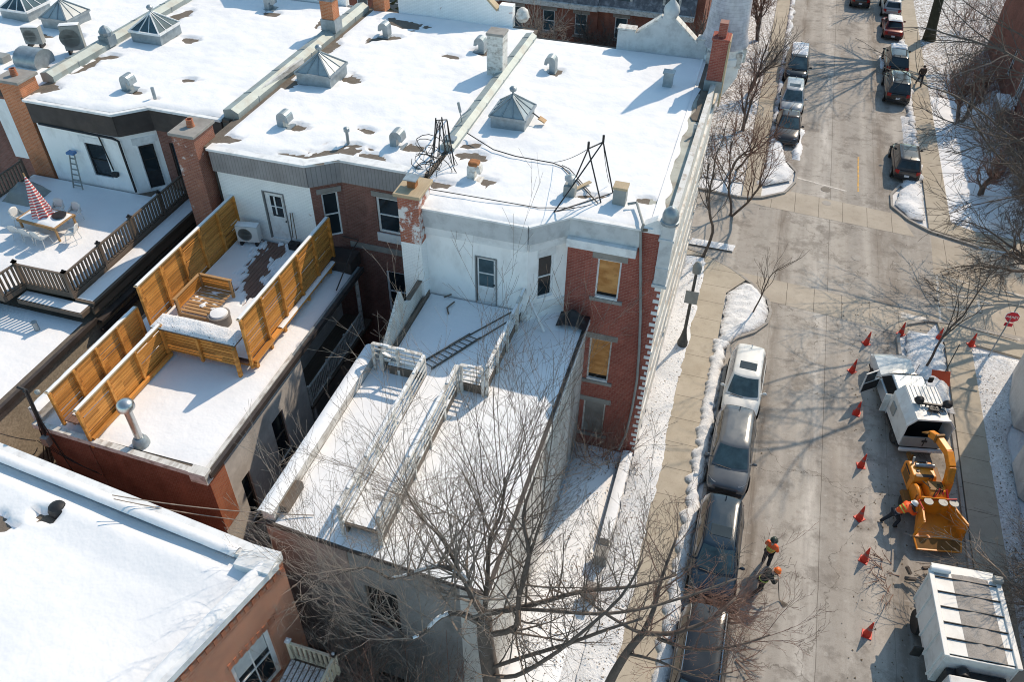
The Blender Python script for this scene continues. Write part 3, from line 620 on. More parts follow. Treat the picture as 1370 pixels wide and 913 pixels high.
gooseneck(HA, -9.54, 38.5, h=.55, face=PI); gooseneck(HA, -9.75, 27.5, h=.55, w=.36, mat='weather_white')
mb = MB(); mb.box(-9.99, -9.55, 27.3, 27.7, 13.35, 13.56); mb.build('rusty_hood', 'rust', HA, bevel=.08)
mb = MB(); mb.box(-3.95, -3.5, 38.3, 38.7, 12.7, 13.45); mb.box(-4.0, -3.45, 38.25, 38.75, 13.45, 13.52); mb.build('roof_vent', 'galvanised', HA)
mb = MB(); mb.box(-4.1, -3.6, 27.3, 27.75, 12.7, 13.45); b = mb.build('roof_vent', 'grey_paint', HA); mb = MB(); mb.box(-4.13, -3.57, 27.27, 27.78, 13.45, 13.55); mb.build('lid', 'pale_timber', b)
mb = MB(); mb.box(-6.05, -5.6, 27.3, 27.7, 12.7, 13.2); b = mb.build('roof_vent', 'grey_paint', HA); mb = MB(); mb.lathe([(.1, 0), (.1, .2), (.24, .24), (.24, .34), (.05, .42)], (-5.83, 27.5, 13.2), 10); mb.build('cowl', 'galvanised', b, smooth=True)
mb = MB(); mb.tube([(-1.85, 33.9, 12.7), (-1.85, 33.9, 13.3)], .06, 8); mb.build('vent_pipe', 'galvanised', HA)
patch(HA, PA, 12.82)

# ---- its two-storey rear wing with the roof deck
mb = MB(); fw = Face((-12.05, 13.1), (-5.3, 12.75)); mb.wall(fw, 0, 7.75, [(3.3, 4.5, 3.4, 5.9)], .15); mb.build('wing_front_wall', 'stucco_grey', HA)
for s0, s1, a, b in ((3.3, 4.5, 3.4, 5.9),): window(HA, fw, s0, s1, a, b, frame='grey_timber', pane='black_void')
mb = MB(); mb.fbox(fw, .0, 2.9, 5.2, 7.7, 0, .06); mb.build('wing_brown_render', 'stucco_brown', HA)
mb = MB(); mb.wall(Face((-5.3, 12.75), (-4.45, 12.7)), 0, 7.75); mb.wall(Face((-4.45, 12.7), (-4.45, 26.25)), 0, 7.75); mb.build('wing_side_wall', 'wing_side', HA)
mb = MB(); mb.wall(Face((-12.05, 25.2), (-12.05, 13.1)), 0, 7.75, [(4, 5, 4.6, 6.4)]); mb.build('wing_alley_wall', 'stucco_grey', HA)
wing = [(-12.05, 13.1), (-4.4, 12.7), (-4.4, 26.2), (-5.5, 26.2), (-6.8, 25.06), (-11.0, 25.06), (-12.05, 25.06)]
mb = MB(); mb.prism(wing, 7.65, 7.85); mb.build('wing_roof', 'membrane', HA)
def frontW(x): return 13.05-(x+12.05)*.05
snowtop(HA, -11.7, -4.48, 13, 25.04, 7.85, frontW, .14, edge=.3, seed=3); snowtop(HA, -6.95, -5.35, 24.6, 26.2, 7.85, None, .16, edge=.05, seed=5); snowtop(HA, -5.4, -4.48, 25.0, 26.2, 7.85, None, .13, edge=.3, seed=4)
mb = MB(); mb.bar((-4.4, 12.7, 7.84), (-4.4, 26.2, 7.84), .1, .14); mb.bar((-12.0, 13.05, 7.8), (-4.4, 12.68, 7.8), .1, .16); mb.build('gutter', 'dark_fascia', HA)
mb = MB(); mb.bar((-4.33, 12.7, 7.66), (-4.33, 26.2, 7.66), .03, .2); mb.build('eave_board', 'white_paint', HA)
mb = MB(); mb.box(-12.15, -11.72, 13.15, 21.4, 7.8, 8.38); mb.build('wing_parapet', 'weather_white', HA); 
mb = MB(); mb.sheet(lambda u, v: (-12.2+.52*u, 13.0+8.3*v, 8.40+.10*math.sin(PI*u)**.6+.03*nz(u*2, v*20)), 4, 26); mb.build('parapet_snow', 'snow', HA, smooth=True, angle=180)
mb = MB(); mb.box(-11.7, -11.45, 13.5, 14.6, 7.85, 8.25); mb.build('parapet_end', 'grey_timber', HA)

# raised deck and boardwalk on the wing roof
DK = thing('roof_deck', 'snowy white timber roof deck and boardwalk behind the corner house', 'deck', (-8.9, 22.7, 7.9))
mb = MB(); mb.box(-10.95, -7.0, 20.45, 25.0, 8.28, 8.42); mb.box(-9.35, -8.05, 13.4, 20.45, 8.28, 8.418); mb.box(-10.9, -7.05, 20.5, 20.62, 7.86, 8.28); mb.box(-7.14, -7.03, 20.5, 25, 7.86, 8.28); mb.box(-8.15, -8.06, 13.4, 20.4, 7.86, 8.28); mb.box(-9.33, -9.25, 13.4, 20.4, 7.86, 8.28)
mb.build('platform', 'grey_timber', DK)
snowtop(DK, -10.93, -7.02, 20.47, 25.03, 8.42, None, .1, edge=.2, seed=8); snowtop(DK, -9.3, -8.1, 13.45, 20.6, 8.42, None, .1, edge=.2, seed=9)
def rail(par, a, b, z0, h=.98, n=4, post=1.4, mat='weather_white', snow=True, zb=None):
    a, b = Vector((a[0], a[1], z0)), Vector((b[0], b[1], zb if zb is not None else z0)); L = (b-a).length; k = max(1, round(L/post)); mb = MB()
    for i in range(k+1):
        p = a.lerp(b, i/k); w_ = R.uniform(.092, .112); mb.bar(p-Vector((0,0,.5)), p+Vector((0,0,h+R.uniform(-.012, .012))), w_, w_+.003)
    d = (b-a).normalized(); nn = Vector((-d.y, d.x, 0))*.065; segs = max(1, round(L/2.2))
    for r_ in range(n):
        for s_ in range(segs):
            z = h*(.18+.78*r_/(n-1)); j0, j1 = R.uniform(-.025, .025), R.uniform(-.025, .025)
            mb.bar(a.lerp(b, s_/segs)+Vector((0,0,z+j0))+nn, a.lerp(b, (s_+1)/segs)+Vector((0,0,z+j1))+nn, .026, .075)
    mb.bar(a+Vector((0,0,h+.02)), b+Vector((0,0,h+.02)), .14, .04)
    o = mb.build('railing', mat, par)
    if snow:
        sm = MB(); m_ = int(L/.35)+1
        for i in range(m_):
            if nz(i*1.7+a.x, a.y, 2) > -.05: 
                p, q = a.lerp(b, i/m_), a.lerp(b, (i+1)/m_); sm.bar(p+Vector((0,0,h+.06)), q+Vector((0,0,h+.06)), .10, .045)
            if nz(i*1.3+a.y, a.x, 4) > .15: p, q = a.lerp(b, i/m_), a.lerp(b, (i+1)/m_); sm.bar(p+Vector((0,0,h*.27))+nn, q+Vector((0,0,h*.27))+nn, .07, .05)
        if sm.v: sm.build('rail_snow', 'snow_packed', o, bevel=.015)
    return o
rail(DK, (-11.5, 20.55), (-9.5, 20.52), 8.35, .95, 4, 1.0); rail(DK, (-9.37, 20.4), (-9.37, 13.3), 8.38, 1.0, 4); rail(DK, (-8.05, 20.3), (-8.05, 13.3), 8.38, 1.0, 4)
rail(DK, (-7.93, 20.41), (-7.1, 20.41), 8.38, .95, 4, 1.0); rail(DK, (-6.97, 20.52), (-6.96, 24.28), 8.38, 1.0, 4, 1.3); rail(DK, (-6.98, 24.43), (-6.85, 25.6), 8.38, .98, 3, 1.2, zb=8.75)
mb = MB(); mb.bar((-6.85, 25.3, 9.2), (-5.9, 24.6, 8.0), .09, .09); mb.build('brace', 'white_paint', DK)
mb = MB(); mb.prism_x([(20.5, 8.0), (25.1, 8.0), (25.1, 9.35), (23.3, 9.35), (22.9, 9.5), (22.6, 10.3), (22.3, 10.1), (20.5, 8.75)], -11.25, -11.12); mb.build('clapboard_screen', 'clapboard', DK)
mb = MB(); mb.bar((-11.18, 23.3, 9.4), (-11.18, 25.1, 9.4), .2, .06); mb.bar((-11.0, 20.7, 8.5), (-11.0, 25.0, 8.55), .08, .2); mb.build('screen_cap', 'grey_timber', DK)
mb = MB(); mb.sheet(lambda u, v: (-11.15+1.0*u*(1-v)-.0, 20.55+.9*v, 8.5+.35*(1-u)*(1-v)+.05), 6, 6); mb.build('snow_drift', 'snow', DK, smooth=True, angle=180)
# aluminium ladder lying on the deck
LA = thing('ladder', 'extension ladder lying flat in the snow of the white roof deck', 'ladder', (-9, 21.6, 8.5))
p0, p1, p2 = P(563, 486, 8.56), P(629, 447, 8.58), P(690, 424, 8.58); q0, q1, q2 = P(577, 494, 8.56), P(643, 452, 8.58), P(684, 418, 8.58)
mb = MB(); mb.bar(p0, p1, .05, .07); mb.bar(q0, q1, .05, .07); mb.build('lower_stile', 'dark_pole', LA)
mb = MB(); mb.bar(q0.lerp(q1, .6), p2, .035, .05); mb.bar(p0.lerp(p1, .6), q2, .035, .05); mb.build('upper_stile', 'dark_pole', LA)
mb = MB()
for i in range(10): t = .04+i/10.0; mb.bar(p0.lerp(p1, t), q0.lerp(q1, t), .03, .03)
mb.build('rung', 'dark_pole', LA)
mb = MB(); mb.tube([P(608,404,8.56), P(598,412,8.56), P(600,420,8.56)], .035, 5); mb.bar(P(594,398,8.56), P(604,394,8.56), .04, .04); solo(mb, 'broken_slat', 'grey_timber', 'short bent dark slat lying in snow near the deck door', 'debris')
mb = MB()
random.seed(3)
mb.sheet(lambda u, v: (-5.55+1.25*u, 25.1+1.0*v, 8.0+.62*math.sin(PI*min(1, max(0, u)))*math.sin(PI*(.15+.85*v))*(.7+.6*nz(u*3, v*3, 1))), 14, 12)
solo(mb, 'tarp', 'tarp', 'crumpled black tarp heaped against the red brick wall at the deck end', 'tarp', smooth=False)
# corrugated hose down the brick wall
mb = MB(); pts = [P(840, 273, 12.95), P(852, 271, 12.98), Vector((-2.66, 26.0, 12.95))]+[PY(x, y, 26.08) for x, y in ((857, 310), (857, 360), (857, 420), (855, 470), (852, 510), (846, 545), (838, 580))]+[PY(828, 602, 25.9)]
mb.tube(pts, .055, 8); solo(mb, 'drain_hose', 'grey_paint', 'long pale hose hanging over the roof edge down the red brick wall', 'hose', smooth=True)
# antenna frame over the rear roof edge
MF = thing('antenna_mast', 'rusty black A-frame wire mast standing on the corner house roof', 'mast', (-5.2, 27, 12.7))
t1, t2 = PY(787, 199, 27.0), PY(807, 190, 27.9); b1, b2, b3, b4 = P(804, 272, 12.75), P(764, 252, 12.8), P(820, 258, 12.8), P(741, 284, 12.8)
mb = MB()
for a, b in ((t1, b1), (t1, b2), (t2, b3), (t2, b4), (t1, t2)): mb.tube([a, b], .03, 5)
mb.build('leg', 'black_metal', MF); mb = MB()
for a, b in ((b1, b4), (b4, b3)): mb.tube([a, b], .022, 4)
for t in (t1, t2): mb.tube([t, t+Vector((0,0,.28))], .05, 6)
mb.build('stay', 'black_metal', MF); mb = MB(); mb.bar(P(768, 254, 12.85), P(790, 243, 12.9), .16, .04); mb.build('board', 'pale_timber', MF)
mb = MB()
def sag(a, b, s, n=10): return [Vector(a).lerp(Vector(b), i/n)-Vector((0,0,s*4*(i/n)*(1-i/n))) for i in range(n+1)]
mb.tube(sag(P(568, 252, 12.95), P(720, 278, 12.84), .0), .018, 4); mb.tube(sag(P(720, 278, 12.86), P(770, 278, 12.86), 0), .018, 4)
mb.tube([P(625, 178, 13.0), P(660, 200, 12.9), P(690, 209, 12.88), P(740, 218, 12.88), P(752, 223, 12.87), P(775, 245, 12.85), P(800, 272, 12.85)], .024, 5); mb.tube([P(752, 221, 12.9), P(762, 226, 12.87), P(790, 258, 12.86)], .018, 4); mb.tube(sag(t1, P(742, 217, 12.9), .1), .012, 4); mb.tube(sag(t2, P(815, 245, 12.9), .15), .012, 4)
solo(mb, 'roof_cable', 'cable', 'black cables trailing across the snow towards the A-frame mast', 'cable')
WM = thing('wire_mast', 'tangle of looped black cables and masts beside the party wall chimney', 'mast', (-12, 28, 12.7))
mb = MB()
for x0, y0, x1, y1 in ((583, 158, 580, 205), (591, 157, 596, 205), (598, 161, 608, 222), (583, 161, 598, 160)): mb.tube([PY(x0, y0, 28.0), P(x1, y1, 12.75)], .03, 5)
mb.build('mast_pole', 'black_metal', WM)
mb = MB(); rr = random.Random(4)
for k in range(9):
    c = PY(574+rr.uniform(-10, 16), 205+rr.uniform(-15, 28), 27.6); r_ = rr.uniform(.28, .6); ph = rr.uniform(0, 6); tl = rr.uniform(-.5, .5)
    mb.tube([c+Vector((r_*math.cos(ph+t*.55)*(1+.15*math.sin(t)), r_*.5*math.sin(t*.9)*tl, r_*.8*math.sin(ph+t*.55)+.0)) for t in range(0, 11)], .016, 4)
for k in range(12):
    mb.tube(sag(PY(583+rr.uniform(0, 16), 160+rr.uniform(0, 6), 28.0), P(565+rr.uniform(0, 48), 222+rr.uniform(-16, 18), 12.8), rr.uniform(.0, .5)), .014, 4)
mb.build('cable_loops', 'cable', WM)
mb = MB(); mb.tube([P(606, 172, 12.9), P(618, 160, 12.9)+Vector((0,0,.2)), P(630, 155, 12.9)+Vector((0,0,.35))], .03, 5); mb.tube([P(618, 162, 13.0), PY(613, 140, 29.9)], .025, 5); mb.tube([PY(613, 137, 29.9), PY(616, 150, 29.9)], .06, 6); mb.box(-11.9, -11.4, 29.6, 30.0, 13.0, 13.1)
solo(mb, 'antenna', 'galvanised', 'small bent aerial clamped on the green party wall coping', 'antenna')
PD = thing('wooden_paddle', 'brown wooden paddle leaning by the pyramid skylight of the corner house', 'paddle', (-8.7, 33.2, 12.8))
mb = MB(); mb.tube([PY(712, 150, 32.9), P(722, 158, 13.1)], .03, 6); mb.build('shaft', 'dark_pole', PD); mb = MB(); mb.bar(P(721, 157, 13.1), P(730, 163, 12.95), .3, .05); mb.build('blade', 'teak', PD)

# ------------------------------------------------------------------ middle house
HB = thing('row_house', 'middle row house with ribbed grey fascia, white brick corner and cedar screened terrace', 'house', (-16.5, 34, 0))
fb1, fb2, fb3 = Face((-21.3, 26.6), (-16.85, 26.6)), Face((-16.85, 26.6), (-15.75, 27.45)), Face((-15.75, 27.45), (-11.9, 27.4))
mb = MB(); mb.wall(fb1, 0, 12.5, [(2.05, 3.1, 8.5, 10.95)], .12); mb.build('white_brick_wall', 'white_brick', HB)
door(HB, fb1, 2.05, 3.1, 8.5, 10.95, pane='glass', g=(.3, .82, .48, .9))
mb = MB(); mb.fbox(fb1, 2.55, 2.62, 9.8, 10.7, -.03, -.01); mb.build('door_bar', 'white_paint', HB)
mb = MB(); mb.wall(fb2, 0, 12.5, [(.42, 1.12, 8.9, 11.1)], .15); mb.wall(fb3, 0, 12.5, [(1.5, 2.6, 9.3, 11.1), (1.6, 2.7, 4.8, 7.2)], .15); mb.build('brown_brick_wall', 'brown_brick', HB)
window(HB, fb2, .42, 1.12, 8.9, 11.1, lintel='stone'); window(HB, fb3, 1.5, 2.6, 9.3, 11.1, lintel='stone', fw=.1); window(HB, fb3, 1.6, 2.7, 4.8, 7.2, fw=.1)
mb = MB(); mb.fbox(fb3, 1.42, 2.68, 8.85, 9.28, 0, .05); mb.build('apron_panel', 'light_trim', HB); mb = MB(); mb.fbox(fb3, 0, 3.8, 8.2, 8.5, 0, .04); mb.build('stone_band', 'stone', HB)
mb = MB()
for q_, fc in enumerate((fb1, fb2, fb3)): mb.fbox(fc, -.05, fc.len+.03, 11.6+.004*q_, 12.6-.003*q_, 0, .16)
mb.build('fascia', 'corrugated', HB); mb = MB()
for q_, fc in enumerate((fb1, fb2, fb3)): mb.fbox(fc, -.1, fc.len+.05, 12.602+.003*q_, 12.705+.005*q_, -.3, .24-.004*q_)
mb.build('drip_edge', 'light_trim', HB)
mb = MB(); mb.add([(-21.5, 26.7, 0), (-21.5, 43.4, 0), (-21.5, 43.4, 12.6), (-21.5, 26.7, 12.6)], [(0,1,2,3)]); mb.wall(Face((-11.7, 43.6), (-21.7, 43.6)), 0, 12.7); mb.build('far_wall', 'stone', HB)
mb = MB(); mb.prism([(-21.7, 26.55), (-16.85, 26.55), (-15.75, 27.4), (-11.6, 27.35), (-11.6, 43.5), (-21.7, 43.5)], 12.55, 12.68); mb.build('roof', 'membrane', HB)
def frontB(x):
    w = .12*nz(x*1.4, 2.0); 
    if x < -16.85: return 26.7+w+max(0, (x+18.3)*.3)
    if x < -15.75: return 26.75+(x+16.85)*.8+.45+w-max(0, (x+16.2)*.6)
    return 27.62+w+.25*max(0, min(1, (-14.6-x)/1.2))
PB = [(-18.6, 29.15, .55, .3), (-13.1, 29.1, .5, .3), (-15.6, 29.9, .42, .25), (-15.6, 28.5, .5, .16, .2), (-19.0, 39.6, 1.0, .4, .6), (-14.9, 38.6, .45, .3), (-18.9, 41.9, 1.4, .55, -.2), (-13.3, 39.5, .6, .4), (-15.9, 27.75, 1.1, .45, .45), (-14.4, 27.9, .9, .25, -.1), (-17.4, 26.85, .9, .25, .0), (-18.4, 34.4, .5, .45), (-21.15, 37.6, .3, 1.0), (-21.0, 33.0, .3, .5), (-21.0, 27.3, .5, .35)]
snowtop(HB, -21.25, -11.75, 26.7, 43.3, 12.68, frontB, .14, seed=11, holes=PB)
mb = MB(); mb.sheet(lambda u, v: (-11.95-.5*u+.2*nz(v*6, 1)*u, 27.6+1.9*v, 12.72+.1*u), 3, 6); mb.build('snow_edge', 'snow', HB)
ridge(HB, -21.85, 29.2, 43.2, h=.42, w=.75)
mb = MB(); mb.bar((-21.75, 31.3, 12.9), (-21.3, 35.0, 13.1), .12, .25); mb.build('coping_board', 'weather_white', HB)
gB = [(-19.7, 12.6), (-13.0, 12.6), (-13.0, 13.85), (-13.75, 13.85), (-13.8, 13.5), (-15.4, 15.0), (-16.9, 15.0), (-19.0, 13.9), (-19.7, 13.9)]
mb = MB(); mb.prism_y(gB, 43.3, 43.8); g = mb.build('gable_parapet', 'white_brick', HB); mb = MB(); mb.bar((-13.85, 43.5, 13.55), (-15.4, 43.5, 15.05), .55, .1); mb.build('coping', 'pale_timber', g)
mb = MB(); mb.lathe([(.25, 0), (.4, .25), (.3, .6), (.1, .75)], (-12.6, 43.9, 12.9), 10); mb.build('finial', 'weather_white', g, smooth=True)
chimney(HB, -12.35, -11.55, 36.9, 37.7, 12.7, 14.75, 'weather_white', 'stone', 0, capd=.04, caph=.12); chimney(HB, -22.15, -21.45, 38.9, 39.6, 13.0, 14.6, 'orange_brick', 'slate', 1, flash=.65, potm='weather_white', capd=.06)
mb = MB(); mb.box(-21.2, -20.5, 43.2, 43.9, 12.7, 13.6); mb.build('chimney', 'orange_brick', HB)
chimney(HB, -22.65, -21.6, 26.0, 27.45, 0, 13.3, 'peeling_side', 'stone', 1, capd=.09)
skylight(HB, -19.75, 34.0, 1.75, 1.8, z=12.78)
for x, y in ((-19.1, 29.15), (-13.75, 29.1), (-19.1, 40.0), (-13.65, 39.75)): gooseneck(HB, x, y, h=.5, face=PI if y > 35 else 0)
mb = MB(); mb.tube([(-15.85, 28.6, 12.7), (-15.85, 28.6, 13.35)], .07, 8); mb.lathe([(.13, 0), (.13, .15), (.05, .2)], (-15.85, 28.6, 13.3), 8); mb.build('vent_pipe', 'galvanised', HB)
patch(HB, PB, 12.798)
# rear wing with gallery
mb = MB(); wf = Face((-22.2, 14.5), (-15.0, 14.25)); mb.wall(wf, 0, 7.6); mb.build('wing_front_wall', 'wing_brick', HB)
mb = MB(); mb.fbox(wf, 0, 2.2, .0, 7.4, 0, .03); mb.build('dark_brick_panel', 'brown_brick', HB)
ws = Face((-15.0, 14.25), (-15.0, 26.9)); mb = MB(); h2 = [(3.9, 4.75, 3.9, 6.2), (1.45, 2.0, 3.2, 5.6)]; mb.wall(ws, 0, 7.6, h2, .16, 0, 6.6); mb.wall(Face((-16.4, 20.85), (-16.4, 26.9)), 0, 7.6); mb.wall(Face((-16.4, 20.85), (-15.0, 20.85)), 0, 7.6); mb.build('wing_alley_wall', 'stucco_pale', HB)
for a, b, c_, d in h2: window(HB, ws, a, b, c_, d, frame='grey_timber', pane='glass', sill='dark_fascia')
mb = MB(); mb.fbox(ws, 0, .9, 4.5, 7.58, 0, .02); mb.build('bare_brick_patch', 'chimney_brick', HB)
mb = MB(); mb.wall(Face((-22.2, 26.6), (-22.2, 14.5)), 0, 7.6); mb.build('wing_left_wall', 'brown_brick', HB)
mb = MB(); mb.box(-16.4, -14.95, 20.9, 27.0, 4.25, 4.4); mb.build('gallery_floor', 'grey_timber', HB)
def baluster(par, pts, z, h=.95, step=.14, mat='white_paint', post=1.5, bw=.05, cap=None, pw=.1, rail_w=.08):
    mb = MB()
    for a, b in zip(pts, pts[1:]):
        fst = a == pts[0]; a, b = Vector((a[0], a[1], z)), Vector((b[0], b[1], z)); L = (b-a).length; k = max(2, int(L/step))
        for i in range(1, k): p = a.lerp(b, i/k); mb.bar(p+Vector((0,0,.1)), p+Vector((0,0,h-.04)), bw, bw*.6 if bw > .06 else bw)
        for zz in (.1, h): mb.bar(a+Vector((0,0,zz)), b+Vector((0,0,zz)), rail_w, .06)
        q = max(1, round(L/post))
        for i in range(0 if fst else 1, q+1): p = a.lerp(b, i/q); mb.bar(p-Vector((0,0,.15)), p+Vector((0,0,h+.12)), pw, pw)
    o = mb.build('railing', mat, par)
    if cap:
        cm = MB()
        for a, b in zip(pts, pts[1:]):
            fst = a == pts[0]; a, b = Vector((a[0], a[1], z)), Vector((b[0], b[1], z)); q = max(1, round((b-a).length/post))
            for i in range(q+1): p = a.lerp(b, i/q)+Vector((0,0,h+.12)); cm.box(p.x-.09, p.x+.09, p.y-.09, p.y+.09, p.z, p.z+.04); cm.ball((p.x, p.y, p.z+.08), .06, 6, 4)
        cm.build('post_cap', cap, o)
    return o
baluster(HB, [(-15.05, 21.0), (-15.05, 26.2)], 4.4, 1.0, mat='weather_white', bw=.045)
mb = MB(); mb.tube([(-15.1, 26.3, 4.3), (-15.1, 26.3, 7.7)], .09, 8); mb.tube([(-15.1, 21.2, 0), (-15.1, 21.2, 4.3)], .09, 8); mb.build('gallery_post', 'weather_white', HB)
mb = MB(); mb.prism([(-22.2, 14.4), (-14.9, 14.15), (-14.9, 26.5), (-22.2, 26.5)], 7.55, 7.7); mb.build('wing_roof', 'membrane', HB)
mb = MB(); mb.bar((-14.85, 14.2, 7.72), (-14.85, 26.6, 7.72), .14, .22); mb.build('gutter', 'dark_fascia', HB); mb = MB(); mb.bar((-15.02, 14.2, 7.84), (-15.02, 20.5, 7.84), .16, .06); mb.bar((-22.1, 14.38, 7.78), (-14.95, 14.15, 7.78), .22, .22); mb.build('eave_board', 'weather_white', HB)
snowtop(HB, -22.0, -15.1, 14.5, 26.5, 7.7, None, .12, edge=.3, seed=21); mb = MB(); mb.bar((-14.98, 20.4, 7.85), (-14.98, 26.5, 7.85), .1, .06); mb.build('eave_flashing', 'galvanised', HB)
mb = MB(); mb.box(-22.35, -21.9, 14.6, 20.2, 7.6, 8.25); mb.build('wing_parapet', 'weather_white', HB); mb = MB(); mb.sheet(lambda u, v: (-22.38+.5*u, 14.6+5.6*v, 8.27+.09*math.sin(PI*u)**.6+.03*nz(u*2, v*15)), 4, 20); mb.build('parapet_snow', 'snow', HB, smooth=True, angle=180)
mb = MB(); mb.box(-16.4, -15.1, 26.0, 27.0, 7.72, 8.35); mb.tube([(-15.15, 24.6, 7.9), (-15.15, 26.4, 8.75), (-15.2, 27.2, 8.8), (-16.0, 27.25, 8.8)], .03, 6); mb.build('upstand', 'dark_fascia', HB)
mb = MB()
for (x, y) in ((-15.0, 14.3),): mb.box(-15.5, -14.85, 14.0, 14.35, 7.45, 7.95)
mb.build('corner_trim', 'weather_white', HB)
# stainless flue
FL = thing('flue_stack', 'shiny stainless flue with domed cap on the snowy wing roof below the cedar fence', 'chimney flue', (-17.9, 14.75, 7.8))
fx, fy = -17.9, 14.75; mb = MB(); mb.lathe([(.14, .1), (.14, 1.75)], (fx, fy, 7.8), 14); mb.build('pipe', 'steel', FL, smooth=True); mb = MB(); mb.lathe([(.3, -.05), (.27, .16), (.18, .3)], (fx, fy, 7.8), 14); mb.build('storm_collar', 'galvanised', FL, smooth=True)
mb = MB(); mb.lathe([(.2, 1.72), (.3, 1.78), (.3, 1.92), (.26, 2.02), (.14, 2.1), (.02, 2.12)], (fx, fy, 7.8), 16); mb.build('cap', 'steel', FL, smooth=True)

# ---- cedar terrace
TR = thing('roof_terrace', 'raised plank terrace floor with brown bare strip and patchy snow between the cedar screens', 'deck', (-18.4, 22.8, 7.8))
mb = MB(); 
for i in range(28): x = -20.75+i*.165; mb.box(x, x+.15, 19.1, 26.5, 8.2, 8.28+.004*(i % 2))
for i in range(8): x = -20.85+i*.15; mb.box(x, x+.135, 14.6, 19.08, 8.1, 8.17)
mb.build('planks', 'plank_brown', TR); mb = MB()
for x in (-20.6, -19.9): mb.bar((x, 14.7, 8.0), (x, 19.1, 8.0), .1, .2)
for y in (19.3, 21.5, 23.6, 25.6): mb.bar((-20.7, y, 8.05), (-15.85, y, 8.05), .1, .2)
for y in (19.4, 20.5, 21.6): mb.box(-16.05, -15.93, y, y+.12, 7.7, 8.2)
mb.build('joist', 'cedar', TR)
def tsnow(u, v):
    x = -20.7+4.55*u; y = 19.2+7.3*v; bare = abs((x+18.55+.22*(y-24))-(.12*math.sin(y*2)))-.50+1.1*max(0, (22.9-y)/1.2)+.5*nz(x*2.2, y*2.2, 3)+.35*nz(x*6, y*2.5, 8)+.25*(math.sin(x*38)*.5)
    return (x, y, 8.28+(.10 if bare > .1 else .10*(bare/.1) if bare > -.3 else -.3)*1.0+.02*nz(x*2, y*2, 9))
mb = MB(); mb.sheet(tsnow, 110, 90); mb.build('snow_cover', 'snow', TR, smooth=True, angle=180)
snowtop(TR, -20.75, -19.75, 14.9, 19.0, 8.17, None, .12, edge=.15, seed=14)
def screen(label, x, y0, y1, z0, z1, panels, side, group='cedar screens round the roof terrace', name='privacy_screen', cap=True, gap=.032, slat=.14):
    t = thing(name, label, 'screen', (x, (y0+y1)/2, z0), group); mb = MB(); z = z0; k = 0; segs = panels
    while z < z1-.05:
        for s_ in range(segs):
            ya, yb = y0+(y1-y0)*s_/segs, y0+(y1-y0)*(s_+1)/segs; g_ = gap if R.random() > .13 else gap+.035
            mb.box(x-.018+R.uniform(-.006, .006), x+.018, ya+.004, yb-.004, z, min(z1, z+slat-g_))
        z += slat; k += 1
    mb.build('slat_panel', 'cedar', t); mb = MB()
    for i in range(panels+1):
        y = y0+(y1-y0)*i/panels; mb.box(*sorted((x+side*.02, x+side*.13)), y-.05, y+.05, z0-.35, z1)
    mb.build('post', 'cedar', t); mb = MB(); mb.box(x-.06, x+.1 if side > 0 else x+.06, y0-.06, y1+.06, z1, z1+.04); mb.build('cap_rail', 'pale_timber', t)
    if cap: mb = MB(); mb.sheet(lambda u, v: (x-.06+.14*u, y0+(y1-y0)*v, z1+.045+.05*math.sin(PI*u)*max(0, .6+nz(v*14, x))), 3, 40); mb.build('snow_cap', 'snow_packed', t, smooth=True, angle=180)
    return t
screen('tall cedar slat screen on the far left side of the roof terrace', -20.85, 19.75, 26.6, 8.2, 10.35, 5, 1)
screen('tall cedar slat screen with posts outside, right side of the terrace above the alley', -16.1, 19.2, 26.3, 8.3, 10.35, 5, 1)
screen('low cedar fence along the outer left edge of the terrace walkway, lit full orange', -21.15, 14.7, 19.6, 7.9, 9.35, 4, 1)
screen('low cedar fence with snowy cap between the walkway and the flat wing roof', -19.65, 14.25, 19.0, 7.9, 9.35, 3, 1)
mb = MB(); mb.bar((-19.5, 14.3, 7.92), (-19.5, 19.0, 7.92), .12, .14); mb.bar((-15.95, 19.3, 8.22), (-15.95, 26.3, 8.22), .22, .1); mb.build('ledge', 'cedar', TR)
mb = MB(); mb.sheet(lambda u, v: (-16.07+.24*u, 21.3+5.0*v, 8.28+.07*math.sin(PI*u)*max(0, .7+nz(v*12, 3))), 3, 30); mb.build('ledge_snow', 'snow_packed', TR, smooth=True, angle=180)
BR = thing('bar_counter', 'slatted cedar bar counter topped with deep snow at the near end of the terrace', 'counter', (-18, 19.1, 8))
mb = MB(); z = 8.1
while z < 9.15: mb.box(-19.6, -16.4, 18.98, 19.02, z, z+.11); z += .145
mb.build('slat_front', 'cedar', BR); mb = MB()
for x in (-19.55, -18.0, -16.42): mb.box(x-.05, x+.05, 18.86, 18.975, 7.75 if x > -17 else 8.0, 9.2)
mb.box(-16.38, -16.28, 18.7, 18.85, 7.7, 9.2); mb.build('leg', 'cedar', BR); mb = MB(); mb.box(-20.0, -16.35, 18.9, 19.75, 9.18, 9.24); mb.build('worktop', 'grey_timber', BR)
mb = MB(); mb.sheet(lambda u, v: (-20.0+3.65*u, 18.9+.85*v, 9.25+.22*(max(0, math.sin(PI*u)*math.sin(PI*v))**.3)*(.75+.5*nz(u*6, v*2, 1))), 30, 9); mb.build('snow_cover', 'snow_dirty', BR, smooth=True, angle=180)
LO = thing('lounge_bench', 'boxy pale cedar lounge bench with slatted seat in the snow of the terrace', 'bench', (-19.3, 21.5, 8.3))
mb = MB(); x0, x1, y0, y1 = -20.1, -18.6, 20.6, 22.4
for i in range(9): y = y0+.1+i*.19; mb.box(x0+.05, x1-.05, y, y+.13, 8.62, 8.66)
mb.build('seat', 'teak', LO); mb = MB()
